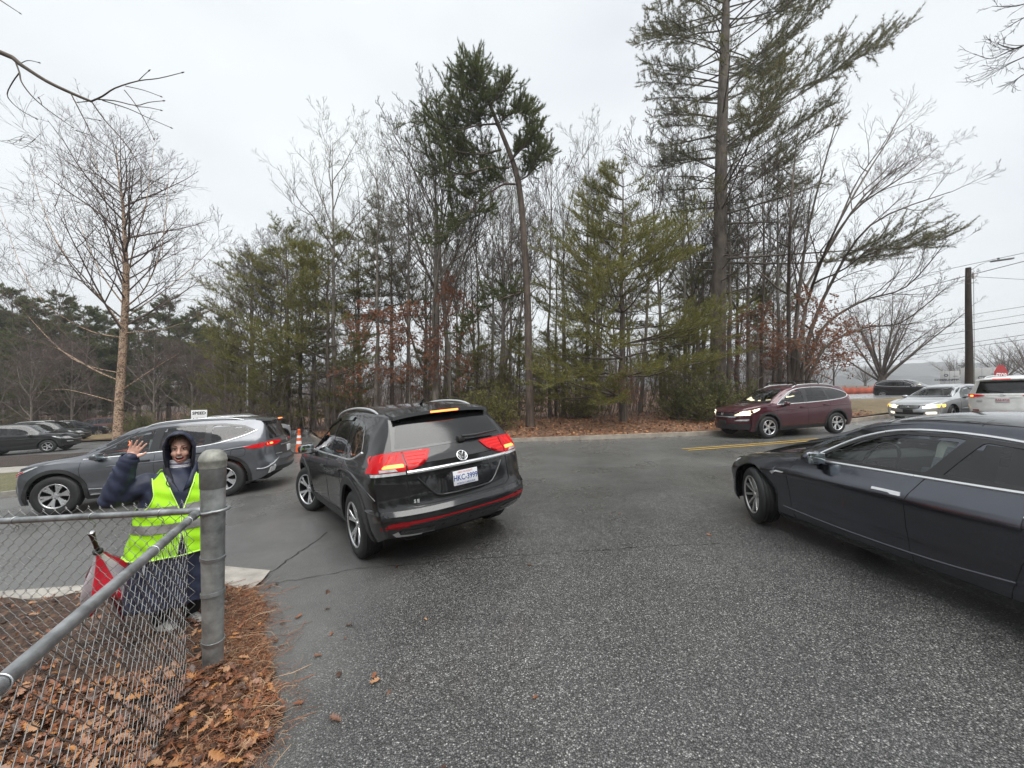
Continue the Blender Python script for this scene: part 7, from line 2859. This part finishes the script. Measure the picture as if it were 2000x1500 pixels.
def build_trees():
    leaning_pine()
    great_pine()
    # ---- bright young white pine in the middle
    w, c = white_pine(21, 12.2, .20, .10, .55, .85, 1.25, 6, .21, .018, gap=.80, fstart=.25, nstep=.085)
    pg_ = place_tree('pine_tree', 'broad bright green pine with rust leaves at its foot, right of the leaning pine', 'tree', w, BARKD, c, NEEDG, pxg(1216, 18.8), .4)
    # ---- other pines
    w, c = white_pine(33, 13.0, .18, .27, .38, .6, 1.0, 6, .22, .020, dead=14, gap=.95, nstep=.10)
    pa_ = place_tree('pine_tree', 'spreading olive pine, leftmost of the wood behind the grey SUV tail', 'tree', w, BARKD, c, NEEDG, pxg(560, 25), 1.0)
    w, c = white_pine(34, 14.8, .17, .45, .27, .5, 1.0, 6, .22, .020, dead=20, gap=.95, nstep=.10)
    pb_ = place_tree('pine_tree', 'dark pine with high crown standing left of the tall bare trees', 'tree', w, BARKD, c, NEEDB, pxg(765, 26), 2.0)
    w, c = white_pine(35, 17, .3, .14, .32, .65, 1.0, 6, .28, .036, gap=.85)
    pc_ = place_tree('pine_tree', 'large dark pine at the far left behind the car park', 'tree', w, BARKD, c, NEEDD, pxg(25, 47), 0.0)
    for src, px, Y, rz, sc, lab in (
            (pa_, 640, 23.5, 2.2, (1.0, .92), 'olive pine with low drooping boughs above the orange cone'),
            (pa_, 492, 29, 4.0, (1.05, 1.0), 'grey green pine at the left end of the wood, above the grey SUV roof'),
            (pb_, 700, 27, .5, (1.0, .93), 'thin topped pine half hidden left of the black SUV roof'),
            (pb_, 1440, 27, 3.3, (.9, .85), 'pine behind the huge old trunk, its boughs showing right of it'),
            (pa_, 1355, 25, 5.2, (.75, .78), 'small pine left of the huge old trunk, over the shrub'),
            (pa_, 1510, 25.5, 0.9, (.62, .66), 'low pine bough mass right of the huge old trunk'),
            (pb_, 1290, 30, 1.4, (.8, .9), 'dark narrow pine behind the bright green pine'),
            (pb_, 985, 32, 4.4, (.8, .85), 'far narrow pine seen left of the leaning pine trunk'),
            (pg_, 470, 27, 1.1, (.55, .50), 'young yellow green pine over the tail of the grey SUV'),
            (pg_, 530, 24, 2.6, (.5, .52), 'young yellow green pine left of the orange cone'),
            (pg_, 610, 26.5, 4.1, (.6, .62), 'young yellow green pine over the bonnet of the black SUV'),
            (pg_, 690, 24.5, 5.0, (.45, .48), 'young yellow green pine over the front roof of the black SUV'),
            (pg_, 915, 24, 0.6, (.42, .48), 'young yellow green pine over the rear roof of the black SUV'),
            (pg_, 1015, 23, 1.8, (.38, .42), 'little yellow green pine hugging the leaning pine trunk'),
            (pg_, 1125, 22, 3.2, (.45, .42), 'little yellow green pine left of the broad bright pine'),
            (pg_, 1345, 21, 4.4, (.5, .5), 'yellow green pine bough over the kerb shrub'),
            (pa_, 950, 21.5, 0.4, (.42, .36), 'young olive pine left of the leaning pine trunk, above the olive shrub'),
            (pa_, 1085, 23.5, 1.9, (.5, .42), 'young olive pine in shade right of the leaning pine trunk'),
            (pa_, 830, 27, 2.9, (.5, .40), 'young pine low behind the tall forked bare tree'),
            (pb_, 1160, 29, 2.2, (.9, .8), 'grey green pine behind the mossy bare tree'),
            (pc_, 118, 50, 1.3, (1.0, 1.0), 'large dark pine behind the parked cars, second from the left'),
            (pc_, -60, 44, 2.6, (1.0, .95), 'dark pine cut by the left edge of the picture'),
            (pc_, 70, 41, 5.1, (.95, .82), 'dark pine over the roof of the dark grey boxy SUV'),
            (pc_, 165, 43, 0.9, (.95, .80), 'dark pine just left of the birch, over the parked cars'),
            (pc_, 270, 46, 2.0, (.95, .80), 'dark pine close right of the birch, over the round bush'),
            (pc_, 385, 50, 3.1, (.95, .85), 'dark pine above the white speed sign'),
            (pc_, -20, 56, 3.9, (1.2, 1.2), 'tall distant pine at the left edge'),
            (pc_, 440, 55, 5.5, (.9, .85), 'dark pine filling the gap left of the wood'),
            (pc_, 330, 52, 3.6, (1.0, .98), 'dark pine right of the birch trunk, beyond the car park'),
            (pc_, 205, 60, 5.0, (1.1, 1.0), 'distant dark pine directly behind the birch'),
            (pc_, 410, 62, 0.7, (.9, .85), 'distant dark pine where the car park meets the wood')):
        copy_tree(src, pxg(px, Y), rz, sc, lab, 'pines of the wood')

    # ---- bare trees: a few forms, copied
    protos = []
    forms = [dict(seed=101, H=15.6, r0=.21, clear=.36, nch=(13, 6, 5, 3), lenf=(.42, .5, .5, .55), fork=2, minr=.0085), dict(seed=102, H=16.5, r0=.16, clear=.5, nch=(13, 6, 5, 4), lenf=(.30, .5, .5, .55)),
             dict(seed=103, H=14, r0=.13, clear=.55, nch=(12, 6, 4, 3), ang=(22, 42)), dict(seed=104, H=16, r0=.18, clear=.38, nch=(16, 6, 5, 4), lean=(-1.2, 0), fork=1, minr=.0085),
             dict(seed=105, H=14, r0=.10, clear=.45, nch=(12, 5, 5, 3), ang=(20, 40), trunkwob=.02, minr=.0085), dict(seed=106, H=15.5, r0=.12, clear=.35, nch=(14, 6, 5, 3), lean=(.8, .3), minr=.0085)]
    mats = [(BARKG, TWIGG), (BARKG, TWIGM), (BARKL, TWIGM), (BARKG, TWIGG), (BARKD, TWIGR), (BARKG, TWIGR)]
    hero = [(0, 852, 21.5, 0, 1.02, 'tall bare tree with forked grey trunk just left of the leaning pine'),
            (3, 884, 22.0, .5, 1.0, 'tall bare tree beside the forked grey trunk, left of the leaning pine'),
            (1, 655, 24, 2.0, 1.05, 'bare tree with pale trunk rising over the orange cone'),
            (2, 1100, 24, 1.0, .98, 'slim bare tree right of the leaning pine trunk'),
            (5, 1302, 24, 3.0, .98, 'bare mossy tree left of the huge old pine'),
            (4, 1487, 22.5, .0, 1.1, 'slim bare trunk right of the huge old pine')]
    for i, px, Y, rz, sc, lab in hero:
        tr, fi = bare_arrays(**forms[i])
        protos.append((i, place_tree('bare_tree', lab, 'tree', tr, mats[i][0], fi, mats[i][1], pxg(px, Y), rz, 'bare trees of the wood', sc=sc)))
    protos = [p for _, p in sorted(protos)]
    near = [(615, 25.5, 2, .9, 'slim bare trunk between the two olive pines'), (735, 22.5, 1, .95, 'grey bare trunk above the black SUV roof rail'), (800, 23.5, 1, .95, 'tall bare tree above the middle of the black SUV'),
            (930, 23, 4, 1.0, 'thin bare trunk left of the leaning pine, behind its low bough'), (960, 24.5, 2, 1.0, 'bare trunk close left of the leaning pine'), (1075, 22, 4, 1.05, 'thin bare trunk close right of the leaning pine'),
            (1145, 22.5, 1, .92, 'mossy bare tree left of the bright green pine'), (1180, 26, 3, .85, 'bare tree top over the bright green pine'), (1250, 23.5, 5, 1.0, 'bare tree rising through the bright green pine'),
            (1335, 22.5, 2, 1.0, 'bare trunk above the evergreen shrub'), (1372, 24.5, 3, .9, 'bare tree close left of the huge old trunk'), (1425, 22.8, 1, 1.0, 'pale grey trunk touching the huge old pine'),
            (1462, 24.0, 0, .85, 'bare tree right behind the huge old pine'), (1523, 22.0, 2, 1.05, 'bare trunk among the rust leaves above the maroon SUV'), (585, 27, 3, .85, 'bare tree behind the leftmost olive pine'), (455, 31, 5, .8, 'bare tree at the left end of the wood')]
    for px, Y, i, sc, lab in near:
        copy_tree(protos[i], pxg(px, Y), rnd.uniform(0, 6.28), (sc, sc * rnd.uniform(.93, 1.06)), lab, 'bare trees of the wood')
    for k in range(64):
        Y = rnd.uniform(26, 46)
        px = rnd.uniform(430, 1560) if k < 52 else rnd.uniform(-30, 430)
        if px < 430: Y = rnd.uniform(44, 62)
        s_ = rnd.uniform(.72, 1.0) * (1.0 if px > 560 else .8)
        copy_tree(protos[rnd.randrange(6)], pxg(px, Y), rnd.uniform(0, 6.28), (s_, s_ * rnd.uniform(.9, 1.05)), 'slim bare tree deep in the wood, behind the front rows', 'deep bare trees of the wood')

    # ---- multi stemmed tree fanning over the road at the right
    r = np.random.default_rng(77)
    Y = 21.0
    base = pxg(1562, Y)
    b = np.array(base)
    trunk, fine = [], []
    for pts, r0 in (([(1556, 770), (1562, 680), (1580, 580), (1640, 430), (1750, 250)], .15), ([(1562, 770), (1580, 660), (1620, 560), (1700, 440), (1855, 375)], .14),
                    ([(1566, 770), (1600, 650), (1680, 590), (1770, 560), (1850, 470)], .10), ([(1570, 770), (1610, 680), (1690, 640), (1760, 630), (1850, 560)], .09),
                    ([(1548, 770), (1556, 620), (1580, 440), (1640, 215)], .13), ([(1543, 770), (1540, 600), (1545, 400), (1560, 240)], .13), ([(1575, 560), (1660, 420), (1770, 340), (1835, 285)], .07), ([(1598, 520), (1690, 380), (1800, 300)], .07)):
        P = bez([pz(px, py, Y + r.normal(0, .5) * i) for i, (px, py) in enumerate(pts)], 4) - b
        rr = np.maximum(.012, r0 * (1 - .88 * np.linspace(0, 1, len(P))))
        trunk.append((P, rr, 9))
        sub(r, fine, P, rr, 0, 4, (12, 6, 4, 3), (.24, .5, .5, .55), (22, 45), .25, .35, .0045, None, .10)
    place_tree('bare_tree', 'many stemmed bare tree fanning out to the right above the maroon SUV', 'tree', trunk + [c for c in fine if c[2] >= 5], BARKD, [c for c in fine if c[2] < 5], TWIGR, base)
    # ---- round bare tree beyond the grass bank
    r = np.random.default_rng(78)
    base = pxg(1722, 39, .3)
    trunk, fine = [], []
    T = np.array([(0, 0, -.3), (0, 0, .5), (.05, 0, 1.2), (.1, 0, 2.2)])
    trunk.append((T, np.array([.42, .36, .33, .25]), 10))
    for k in range(17):
        a = k * 2.4
        an = R(8 + 46 * (k / 17) ** .8)
        q = branch_path(r, (0, 0, .8 + r.uniform(0, 1.2)), (math.cos(a) * math.sin(an), math.sin(a) * math.sin(an), math.cos(an)), r.uniform(7, 9.3), 9, .12, .05)
        rr = np.maximum(.012, .11 * (1 - .9 * np.linspace(0, 1, 10)))
        trunk.append((q, rr, 6))
        sub(r, fine, q, rr, 1, 4, (0, 13, 6, 3), (0, .28, .5, .5), (18, 40), .3, .2, .006)
    rb = place_tree('bare_tree', 'round headed bare tree beyond the grass bank, by the dark SUV', 'tree', trunk, BARKD, fine, TWIGR, base)
    copy_tree(rb, pxg(1962, 75, .3), 1.0, (.9, .78), 'small distant bare tree right of the utility pole', 'distant bare trees on the right')
    copy_tree(rb, pxg(2010, 66, .3), 2.0, (.9, .8), 'distant bare tree cut by the right edge', 'distant bare trees on the right')
    copy_tree(rb, pxg(1868, 95, .3), 3.0, (.8, .75), 'faint distant bare tree left of the utility pole', 'distant bare trees on the right')
    copy_tree(rb, pxg(1690, 110, .3), 4.0, (.8, .6), 'faint distant bare tree behind the silt fence', 'distant bare trees on the right')
    # ---- river birch on the grass island
    tips = []
    r = np.random.default_rng(90)
    Yb = 17.0
    base = pxg(228, Yb, .1)
    b = np.array(base)
    trunk, fine = [], []
    T = bez([b - (0, 0, .2), pz(232, 800, Yb), pz(240, 680, Yb), pz(246, 560, Yb), pz(244, 480, Yb), pz(240, 400, Yb), pz(234, 360, Yb), pz(226, 285, Yb)], 4) - b
    rr = np.interp(np.linspace(0, 1, len(T)), [0, .1, .45, .6, 1], [.21, .165, .115, .07, .012])
    trunk.append((T, rr, 12))
    sub(r, fine, T, rr, 1, 4, (0, 52, 8, 4), (0, .32, .46, .5), (35, 62), .35, .30, .0042, None, .07)
    for pts, r0 in (([(246, 560), (262, 480), (285, 400), (300, 290)], .07), ([(246, 600), (285, 560), (318, 470), (330, 330)], .07), ([(244, 520), (215, 430), (190, 330), (165, 260)], .06), ([(240, 640), (180, 560), (110, 470), (60, 330)], .07),
                    ([(245, 600), (190, 520), (150, 420), (110, 290)], .06), ([(246, 620), (330, 560), (400, 500), (430, 460)], .05), ([(235, 745), (180, 720), (110, 680), (30, 655)], .075), ([(238, 790), (190, 775), (120, 760), (60, 770)], .05),
                    ([(243, 660), (160, 640), (60, 560), (0, 400)], .06), ([(240, 760), (300, 720), (350, 690)], .05), ([(245, 650), (330, 640), (420, 600)], .045), ([(240, 730), (140, 700), (40, 600), (-40, 480)], .05)):
        P = bez([pz(px, py, Yb + r.normal(0, .7) * i) for i, (px, py) in enumerate(pts)], 4) - b
        q = np.maximum(.007, r0 * .5 * (1 - .85 * np.linspace(0, 1, len(P))))
        trunk.append((P, q, 6))
        sub(r, fine, P, q, 1, 4, (0, 13, 7, 4), (0, .32, .46, .5), (24, 48), .3, .2, .0042, None, .08)
    place_tree('birch_tree', 'bare birch with peeling pinkish bark behind the nose of the grey SUV', 'tree', trunk, BARKB, fine, TWIGR, base)
    tr, fi = bare_arrays(131, 8.5, .10, .12, (18, 7, 5, 4), (.45, .5, .5, .5), (35, 65), .5, fork=2, minr=.006)
    ob = place_tree('small_tree', 'low spreading bare tree left of the birch, behind the parked SUVs', 'tree', tr, BARKG, fi, TWIGR, pxg(60, 33), 0.0, 'low bare trees of the car park')
    for px, Y, s_, lab in ((140, 36, 1.0, 'low bare tree just left of the birch trunk'), (300, 36, 1.0, 'low bare tree right of the birch trunk'), (375, 34, .85, 'low bare tree above the white speed sign'), (-20, 36, .9, 'low bare tree cut by the left edge'), (430, 38, .9, 'low bare tree between the speed sign and the wood')):
        copy_tree(ob, pxg(px, Y), rnd.uniform(0, 6), (s_, s_), lab, 'low bare trees of the car park')

    # ---- small oaks still holding rust leaves
    w, c = leaf_tree(141, 5.4, .085, .065, .18, clear=.30, nch=(11, 6, 5, 3), lenf=(.55, .5, .5, .5), ang=(50, 78), up=.25)
    oa = place_tree('small_oak', 'small oak holding rust coloured leaves above the maroon SUV', 'tree', w, BARKG, c, RUST, pxg(1570, 20.5), 0.0, 'small oaks with held leaves', 'leaves')
    w, c = leaf_tree(142, 6.6, .07, .05, .20, clear=.35, nch=(9, 6, 5, 3), lenf=(.42, .5, .5, .5), ang=(60, 85), up=.1)
    oc = place_tree('small_oak', 'small oak with level sprays of rust leaves above the black SUV', 'tree', w, BARKG, c, RUST, pxg(800, 21.5), 1.2, 'small oaks with held leaves', 'leaves')
    copy_tree(oa, pxg(1480, 21.5), 2.0, (.85, .95), 'small oak with rust leaves right of the huge old trunk', 'small oaks with held leaves')
    copy_tree(oa, pxg(1628, 21.0), 4.0, (.7, .8), 'rust leaved oak reaching out over the rear of the maroon SUV', 'small oaks with held leaves')
    copy_tree(oc, pxg(740, 22.5), 3.4, (1.0, 1.05), 'rust leaved oak spray left of the tall forked bare tree', 'small oaks with held leaves')
    copy_tree(oc, pxg(880, 21.0), 5.0, (.62, 1.15), 'rust leaves held along a slim trunk left of the leaning pine', 'small oaks with held leaves')
    copy_tree(oa, pxg(1222, 18.0), 1.0, (.24, .42), 'little rust leaved sapling at the foot of the bright green pine', 'small oaks with held leaves')

    # ---- evergreen shrubs
    def shrub(seed, w_, h_, n, size, mat, label, loc, group=None, name='shrub'):
        r = np.random.default_rng(seed)
        stems = []
        tipsp = []
        for k in range(46):
            a, e = r.uniform(0, 6.28), r.uniform(.15, 1.4)
            d = np.array((math.cos(a) * math.cos(e) * w_ / 2, math.sin(a) * math.cos(e) * w_ / 2, math.sin(e) * h_)) * r.uniform(.75, 1.08)
            q = branch_path(r, (d[0] * .25, d[1] * .25, 0), d, np.linalg.norm(d), 5, .15, .12)
            stems.append((q, np.linspace(.022, .006, 6), 4))
            sub(r, stems, q, np.linspace(.018, .005, 6), 2, 4, (0, 0, 7, 4), (0, 0, .35, .5), (25, 60), .2, .2, .004, tipsp)
        pp, dd = along([t for t in tipsp] + [s_[0] for s_ in stems[::6]], .035, .1, r)
        idx = r.permutation(len(pp))[:n]
        return place_tree(name, label, 'shrub', stems, BARKD, leaf_quads(pp[idx], dd[idx] + (0, 0, .3), size, size * .42, seed), mat, loc, 0, group, 'leaves')
    s1 = shrub(151, 3.6, 2.0, 15000, .11, LEAFG, 'broad evergreen shrub at the kerb, left of the maroon SUV', pxg(1395, 17.6), 'evergreen shrubs')
    s2 = shrub(152, 3.0, 2.1, 12000, .10, NEEDG, 'loose olive shrub left of the leaning pine trunk', pxg(965, 18.2), 'evergreen shrubs')
    for src, px, Y, rz, sc, lab in ((s1, 1470, 18.6, 2, (.8, .8), 'evergreen shrub behind the bonnet of the maroon SUV'), (s1, 1330, 18.4, 4, (.7, .85), 'evergreen shrub between the bright green pine and the kerb shrub'), (s2, 905, 20, 2, (.9, .85), 'low olive shrub behind the black SUV tail'),
                                    (s2, 845, 22, 1, (1, .8), 'low olive shrub above the black SUV roof'), (s2, 1130, 21, 4, (.7, .6), 'small shrub under the slim bare trees'), (s1, 275, 33, 1, (.9, .85), 'rounded green bush right of the birch trunk'), (s1, 150, 46, 3, (1.3, 1.2), 'dark evergreen bush behind the car with brake lights'),
                                    (s1, 395, 45, 5, (1.3, 1.0), 'dark bush behind the speed sign'), (s1, 30, 44, 5, (1.4, 1.2), 'dark evergreen bush behind the dark grey boxy SUV'), (s2, 545, 27, 5, (1.0, .7), 'low shrub at the foot of the leftmost olive pine')):
        copy_tree(src, pxg(px, Y), rz, sc, lab, 'evergreen shrubs')

    # ---- brush and far wood: uncountable
    r = np.random.default_rng(160)
    st = []
    for k in range(5200):
        Y = 20.5 + 38 * r.random() ** 1.2
        px = r.uniform(400, 1600) if k % 4 else r.uniform(-60, 460)
        if px < 430: Y = r.uniform(36, 64)
        p = np.array(pxg(px, Y))
        h = r.uniform(.5, 4.6) * (1 if Y > 21 else .4)
        st.append((branch_path(r, p, (r.normal(0, .25), r.normal(0, .25), 1), h, 3, .1, .12), np.array([.011, .009, .007, .004]) * (.6 + h / 4), 3))
        for j in range(3):
            q = st[-(j + 1)][0][r.integers(1, 4)] if j == 0 else st[-1][0][r.integers(0, 3)]
            st.append((branch_path(r, q, (r.normal(0, .8), r.normal(0, .8), .8), h * .45, 2, .2, .15), np.array([.006, .005, .004]), 3))
    v, f = tube_arrays(st)
    tag(obj('brush', npmesh('brush', v, f), TWIGR, kind='stuff'), 'thin bare brush and saplings on the woodland floor', 'undergrowth')
    far = []
    for k in range(260):
        Yf = r.uniform(62, 105)
        px = r.uniform(-250, 1560)
        p = np.array(pxg(px, Yf, 0))
        H = r.uniform(6, 12) * (1 if px > 500 else 1.25)
        T = branch_path(r, p, (r.normal(0, .06), 0, 1), H, 6, 0, .04)
        rr = np.linspace(.16, .03, 7)
        far.append((T, rr, 4))
        sub(r, far, T, rr, 1, 3, (0, 26, 6), (0, .36, .5), (25, 55), .4, .15, .018)
    v, f = tube_arrays(far)
    tag(obj('far_wood', npmesh('far_wood', v, f), TWIGG, kind='stuff'), 'far bare wood closing the view behind the front trees', 'wood')

    # ---- twigs of trees standing beside the camera
    Yn = 2.6
    wood = []

    def tw(pts, r0, r1, Y0=Yn, Y1=None, k=6):
        Y1 = Y1 or Y0
        P = bez([pz(px, py, Y0 + (Y1 - Y0) * i / max(1, len(pts) - 1)) for i, (px, py) in enumerate(pts)], 3)
        wood.append((P, np.linspace(r0 * .62, max(.0018, r1 * .72), len(P)), k))
        e = P[-1]
        d = (P[-1] - P[-2]) / np.linalg.norm(P[-1] - P[-2])
        if r1 < .004: wood.append((np.array([e - d * .004, e + d * .004, e + d * .011, e + d * .017]), np.array([.0018, .0042, .0035, .001]), 6))
    q = 1
    tw([(-420, -60), (-200, 40), (0, 102), (40, 126), (90, 158), (140, 182), (178, 198)], .030, .0105)
    tw([(178, 198), (200, 188), (225, 172), (270, 158), (310, 153), (355, 142)], .009, .0026)
    tw([(270, 158), (280, 148), (290, 139)], .004, .0025)
    tw([(245, 168), (280, 176), (313, 188)], .004, .0025)
    tw([(190, 194), (225, 197), (265, 206), (290, 200), (318, 197)], .006, .0025)
    tw([(200, 196), (250, 212), (285, 228), (333, 249)], .0055, .0025)
    tw([(265, 208), (290, 210), (313, 215)], .004, .0025)
    tw([(243, 176), (262, 200), (280, 230), (300, 270)], .0045, .0025)
    tw([(180, 200), (205, 235), (235, 268), (262, 305), (288, 348), (315, 358), (340, 374)], .006, .0024, Yn, 2.4)
    tw([(288, 350), (300, 360), (314, 370)], .0035, .0024, 2.42)
    tw([(137, 180), (150, 205), (168, 240), (180, 264), (205, 283), (232, 304)], .006, .0025, Yn, 2.5)
    tw([(150, 200), (162, 199), (178, 197)], .004, .004)
    tw([(165, 230), (178, 232), (193, 235)], .0035, .0025)
    tw([(176, 264), (165, 260), (152, 256)], .0035, .0025, 2.52)
    tw([(30, 120), (38, 142), (42, 160), (60, 185), (85, 208), (115, 230), (141, 248)], .008, .0025, Yn, 2.45)
    tw([(38, 142), (25, 160), (14, 184), (25, 202), (45, 218), (69, 231)], .006, .0025, Yn, 2.7)
    tw([(40, 124), (55, 118), (75, 122)], .004, .0025)
    tw([(82, 206), (80, 198), (77, 193)], .0035, .0025, 2.5)
    tw([(-150, -120), (-60, -40), (0, 0), (38, 25)], .012, .0026)
    tw([(-120, 240), (-40, 262), (0, 275), (40, 284), (80, 290)], .006, .002, 4.5)
    for k in range(9): tw([(r.uniform(-10, 40), 276 + r.uniform(-4, 8)), (r.uniform(30, 60), 275 + r.uniform(-14, 16)), (r.uniform(60, 90), 285 + r.uniform(-22, 22))], .003, .0015, 4.5)
    P = bez([pz(-420, -60, Yn), np.array((-4.6, 1.9, 4.9)), np.array((-5.4, 1.2, 4.2)), np.array((-5.6, .9, 2.0)), np.array((-5.6, .9, -.9))], 4)
    wood.append((P, np.linspace(.03, .16, len(P)), 10))
    o = np.array((-5.6, .9, float(gz(-5.6, .9))))
    wood = [(p - o, a, k) for p, a, k in wood]
    place_tree('overhanging_tree', 'near leafless branch with budded twigs entering at the top left corner', 'tree', wood, BARKD, None, None, Vector(o))
    # right hand corner
    r = np.random.default_rng(170)
    o = np.array((12.2, 6.8, float(gz(12.2, 6.8))))
    trunk = [(bez([o - (0, 0, .3), o + (0, 0, 3), np.array((11.6, 7.0, 6.5)), np.array((10.6, 7.4, 8.6))], 5), np.linspace(.17, .05, 16), 9)]
    fine = []
    for pts in ([(2120, 20), (2040, 70), (1975, 98), (1935, 115), (1903, 105)], [(2120, 90), (2040, 98), (1985, 118), (1945, 140), (1912, 158)], [(2110, 70), (2020, 80), (1985, 95), (1950, 86), (1955, 78)], [(2120, -60), (2040, -10), (1985, 12), (1938, 12)], [(2100, 160), (2030, 140), (1995, 148), (1975, 168)], [(2080, 10), (2010, 30), (1970, 52)]):
        P = bez([pz(px, py, 7.5 + r.normal(0, .1) * i) for i, (px, py) in enumerate(pts)], 3)
        rr = np.linspace(.016, .004, len(P))
        fine.append((P, rr, 5))
        sub(r, fine, P, rr, 2, 4, (0, 0, 9, 4), (0, 0, .2, .45), (22, 42), .15, .3, .0032, None, .07)
        trunk.append((np.stack([np.array((10.9, 7.3, 8.0)), P[0]]), np.array([.03, .016]), 5))
    place_tree('bare_tree', 'bare twigs of a near tree reaching in at the top right corner', 'tree', [(p - o, a, k) for p, a, k in trunk], BARKG, [(p - o, a, k) for p, a, k in fine], TWIGD, Vector(o))


def wood_behind():
    """the trees on the near side of the road, behind the photographer: they show in the paint and glass"""
    r = np.random.default_rng(200)
    wood, pos = [], []
    for k in range(70):
        a = r.uniform(-.15 * math.pi, 1.15 * math.pi)
        d = r.uniform(20, 38)
        x, y = d * math.cos(a), -6 - d * abs(math.sin(a)) * .9
        H = r.uniform(9, 17)
        p = np.array((x, y, float(gz(x, max(-29, y)))))
        T = branch_path(r, p, (r.normal(0, .04), 0, 1), H, 6, 0, .03)
        wood.append((T, np.linspace(.2, .03, 7), 6))
        n = 260
        t = r.uniform(.12, 1, n)
        rad = (1 - t) * H * .22 + .5
        an = r.uniform(0, 6.28, n)
        q = np.sqrt(r.uniform(0, 1, n))
        pos.append(np.stack([p[0] + np.cos(an) * rad * q, p[1] + np.sin(an) * rad * q, p[2] + t * H], 1))
    v1, f1 = tube_arrays(wood)
    pp = np.concatenate(pos)
    v2, f2 = leaf_quads(pp, r.normal(0, 1, pp.shape), 1.1, .9, 3)
    tag(obj('wood_behind', npmesh('wood_behind', v1, f1), BARKD, kind='stuff'), 'trunks of the wood on the near side of the road', 'wood')
    tag(obj('wood_foliage', npmesh('wood_foliage', v2, f2, smooth=False), NEEDD, kind='stuff'), 'foliage of the wood on the near side of the road', 'wood')


def hills():
    """misty ridges far away on the right"""
    HILLM = M('wooded hillside', (.055, .058, .06), .95, var=.35, vs=.05)
    for nm, Y0, px0, px1, hh, seed in (('hills', 420, 1180, 2300, 26, 3), ('hills', 620, 1000, 2500, 62, 5)):
        r = np.random.default_rng(seed)
        n = 160
        xs = np.linspace((px0 - 1000) / FPX * Y0, (px1 - 1000) / FPX * Y0, n)
        ph = r.uniform(0, 6.28, 8)
        prof = sum(np.sin(xs / (Y0 * .42) * (i + 1) * 1.3 + ph[i]) / (i + 1.3) for i in range(8))
        prof = hh * (.62 + .22 * prof) * np.interp(np.linspace(0, 1, n), [0, .12, .5, 1], [.1, .55, .85, 1.25]) + r.normal(0, .5, n)
        V, F = [], []
        rows = [(-.32, -.15), (-.2, .35), (-.1, .72), (0, 1.0), (.2, .9), (.5, .1)]
        for a, b in rows:
            for x, h in zip(xs, prof): V.append((x * (1 + .1 * a), Y0 * (1 + a * .6), -6 + h * b + (r.normal(0, .6) if b > .3 else 0)))
        k = len(rows)
        F = [(j * n + i, j * n + i + 1, (j + 1) * n + i + 1, (j + 1) * n + i) for j in range(k - 1) for i in range(n - 1)]
        obj(nm, mesh(nm, V, F), HILLM, kind='structure')


def haze():
    t = bpy.data.materials.new('mist')
    t.use_nodes = True
    n = t.node_tree
    n.nodes.clear()
    o = n.nodes.new('ShaderNodeOutputMaterial')
    v = n.nodes.new('ShaderNodeVolumePrincipled')
    v.inputs['Color'].default_value = (.93, .95, .97, 1)
    v.inputs['Density'].default_value = HAZE
    v.inputs['Anisotropy'].default_value = .2
    n.links.new(v.outputs['Volume'], o.inputs['Volume'])
    bm = bmesh.new()
    box_bm(bm, (150, 400, 30), (2400, 1400, 110))
    me = bm_mesh('haze', bm, smooth=False)
    obj('haze', me, t, kind='stuff')


HAZE = .0009


black_suv()
grey_suv()
dark_sedan()
far_cars()
build_trees()
hills()
wood_behind()
haze()
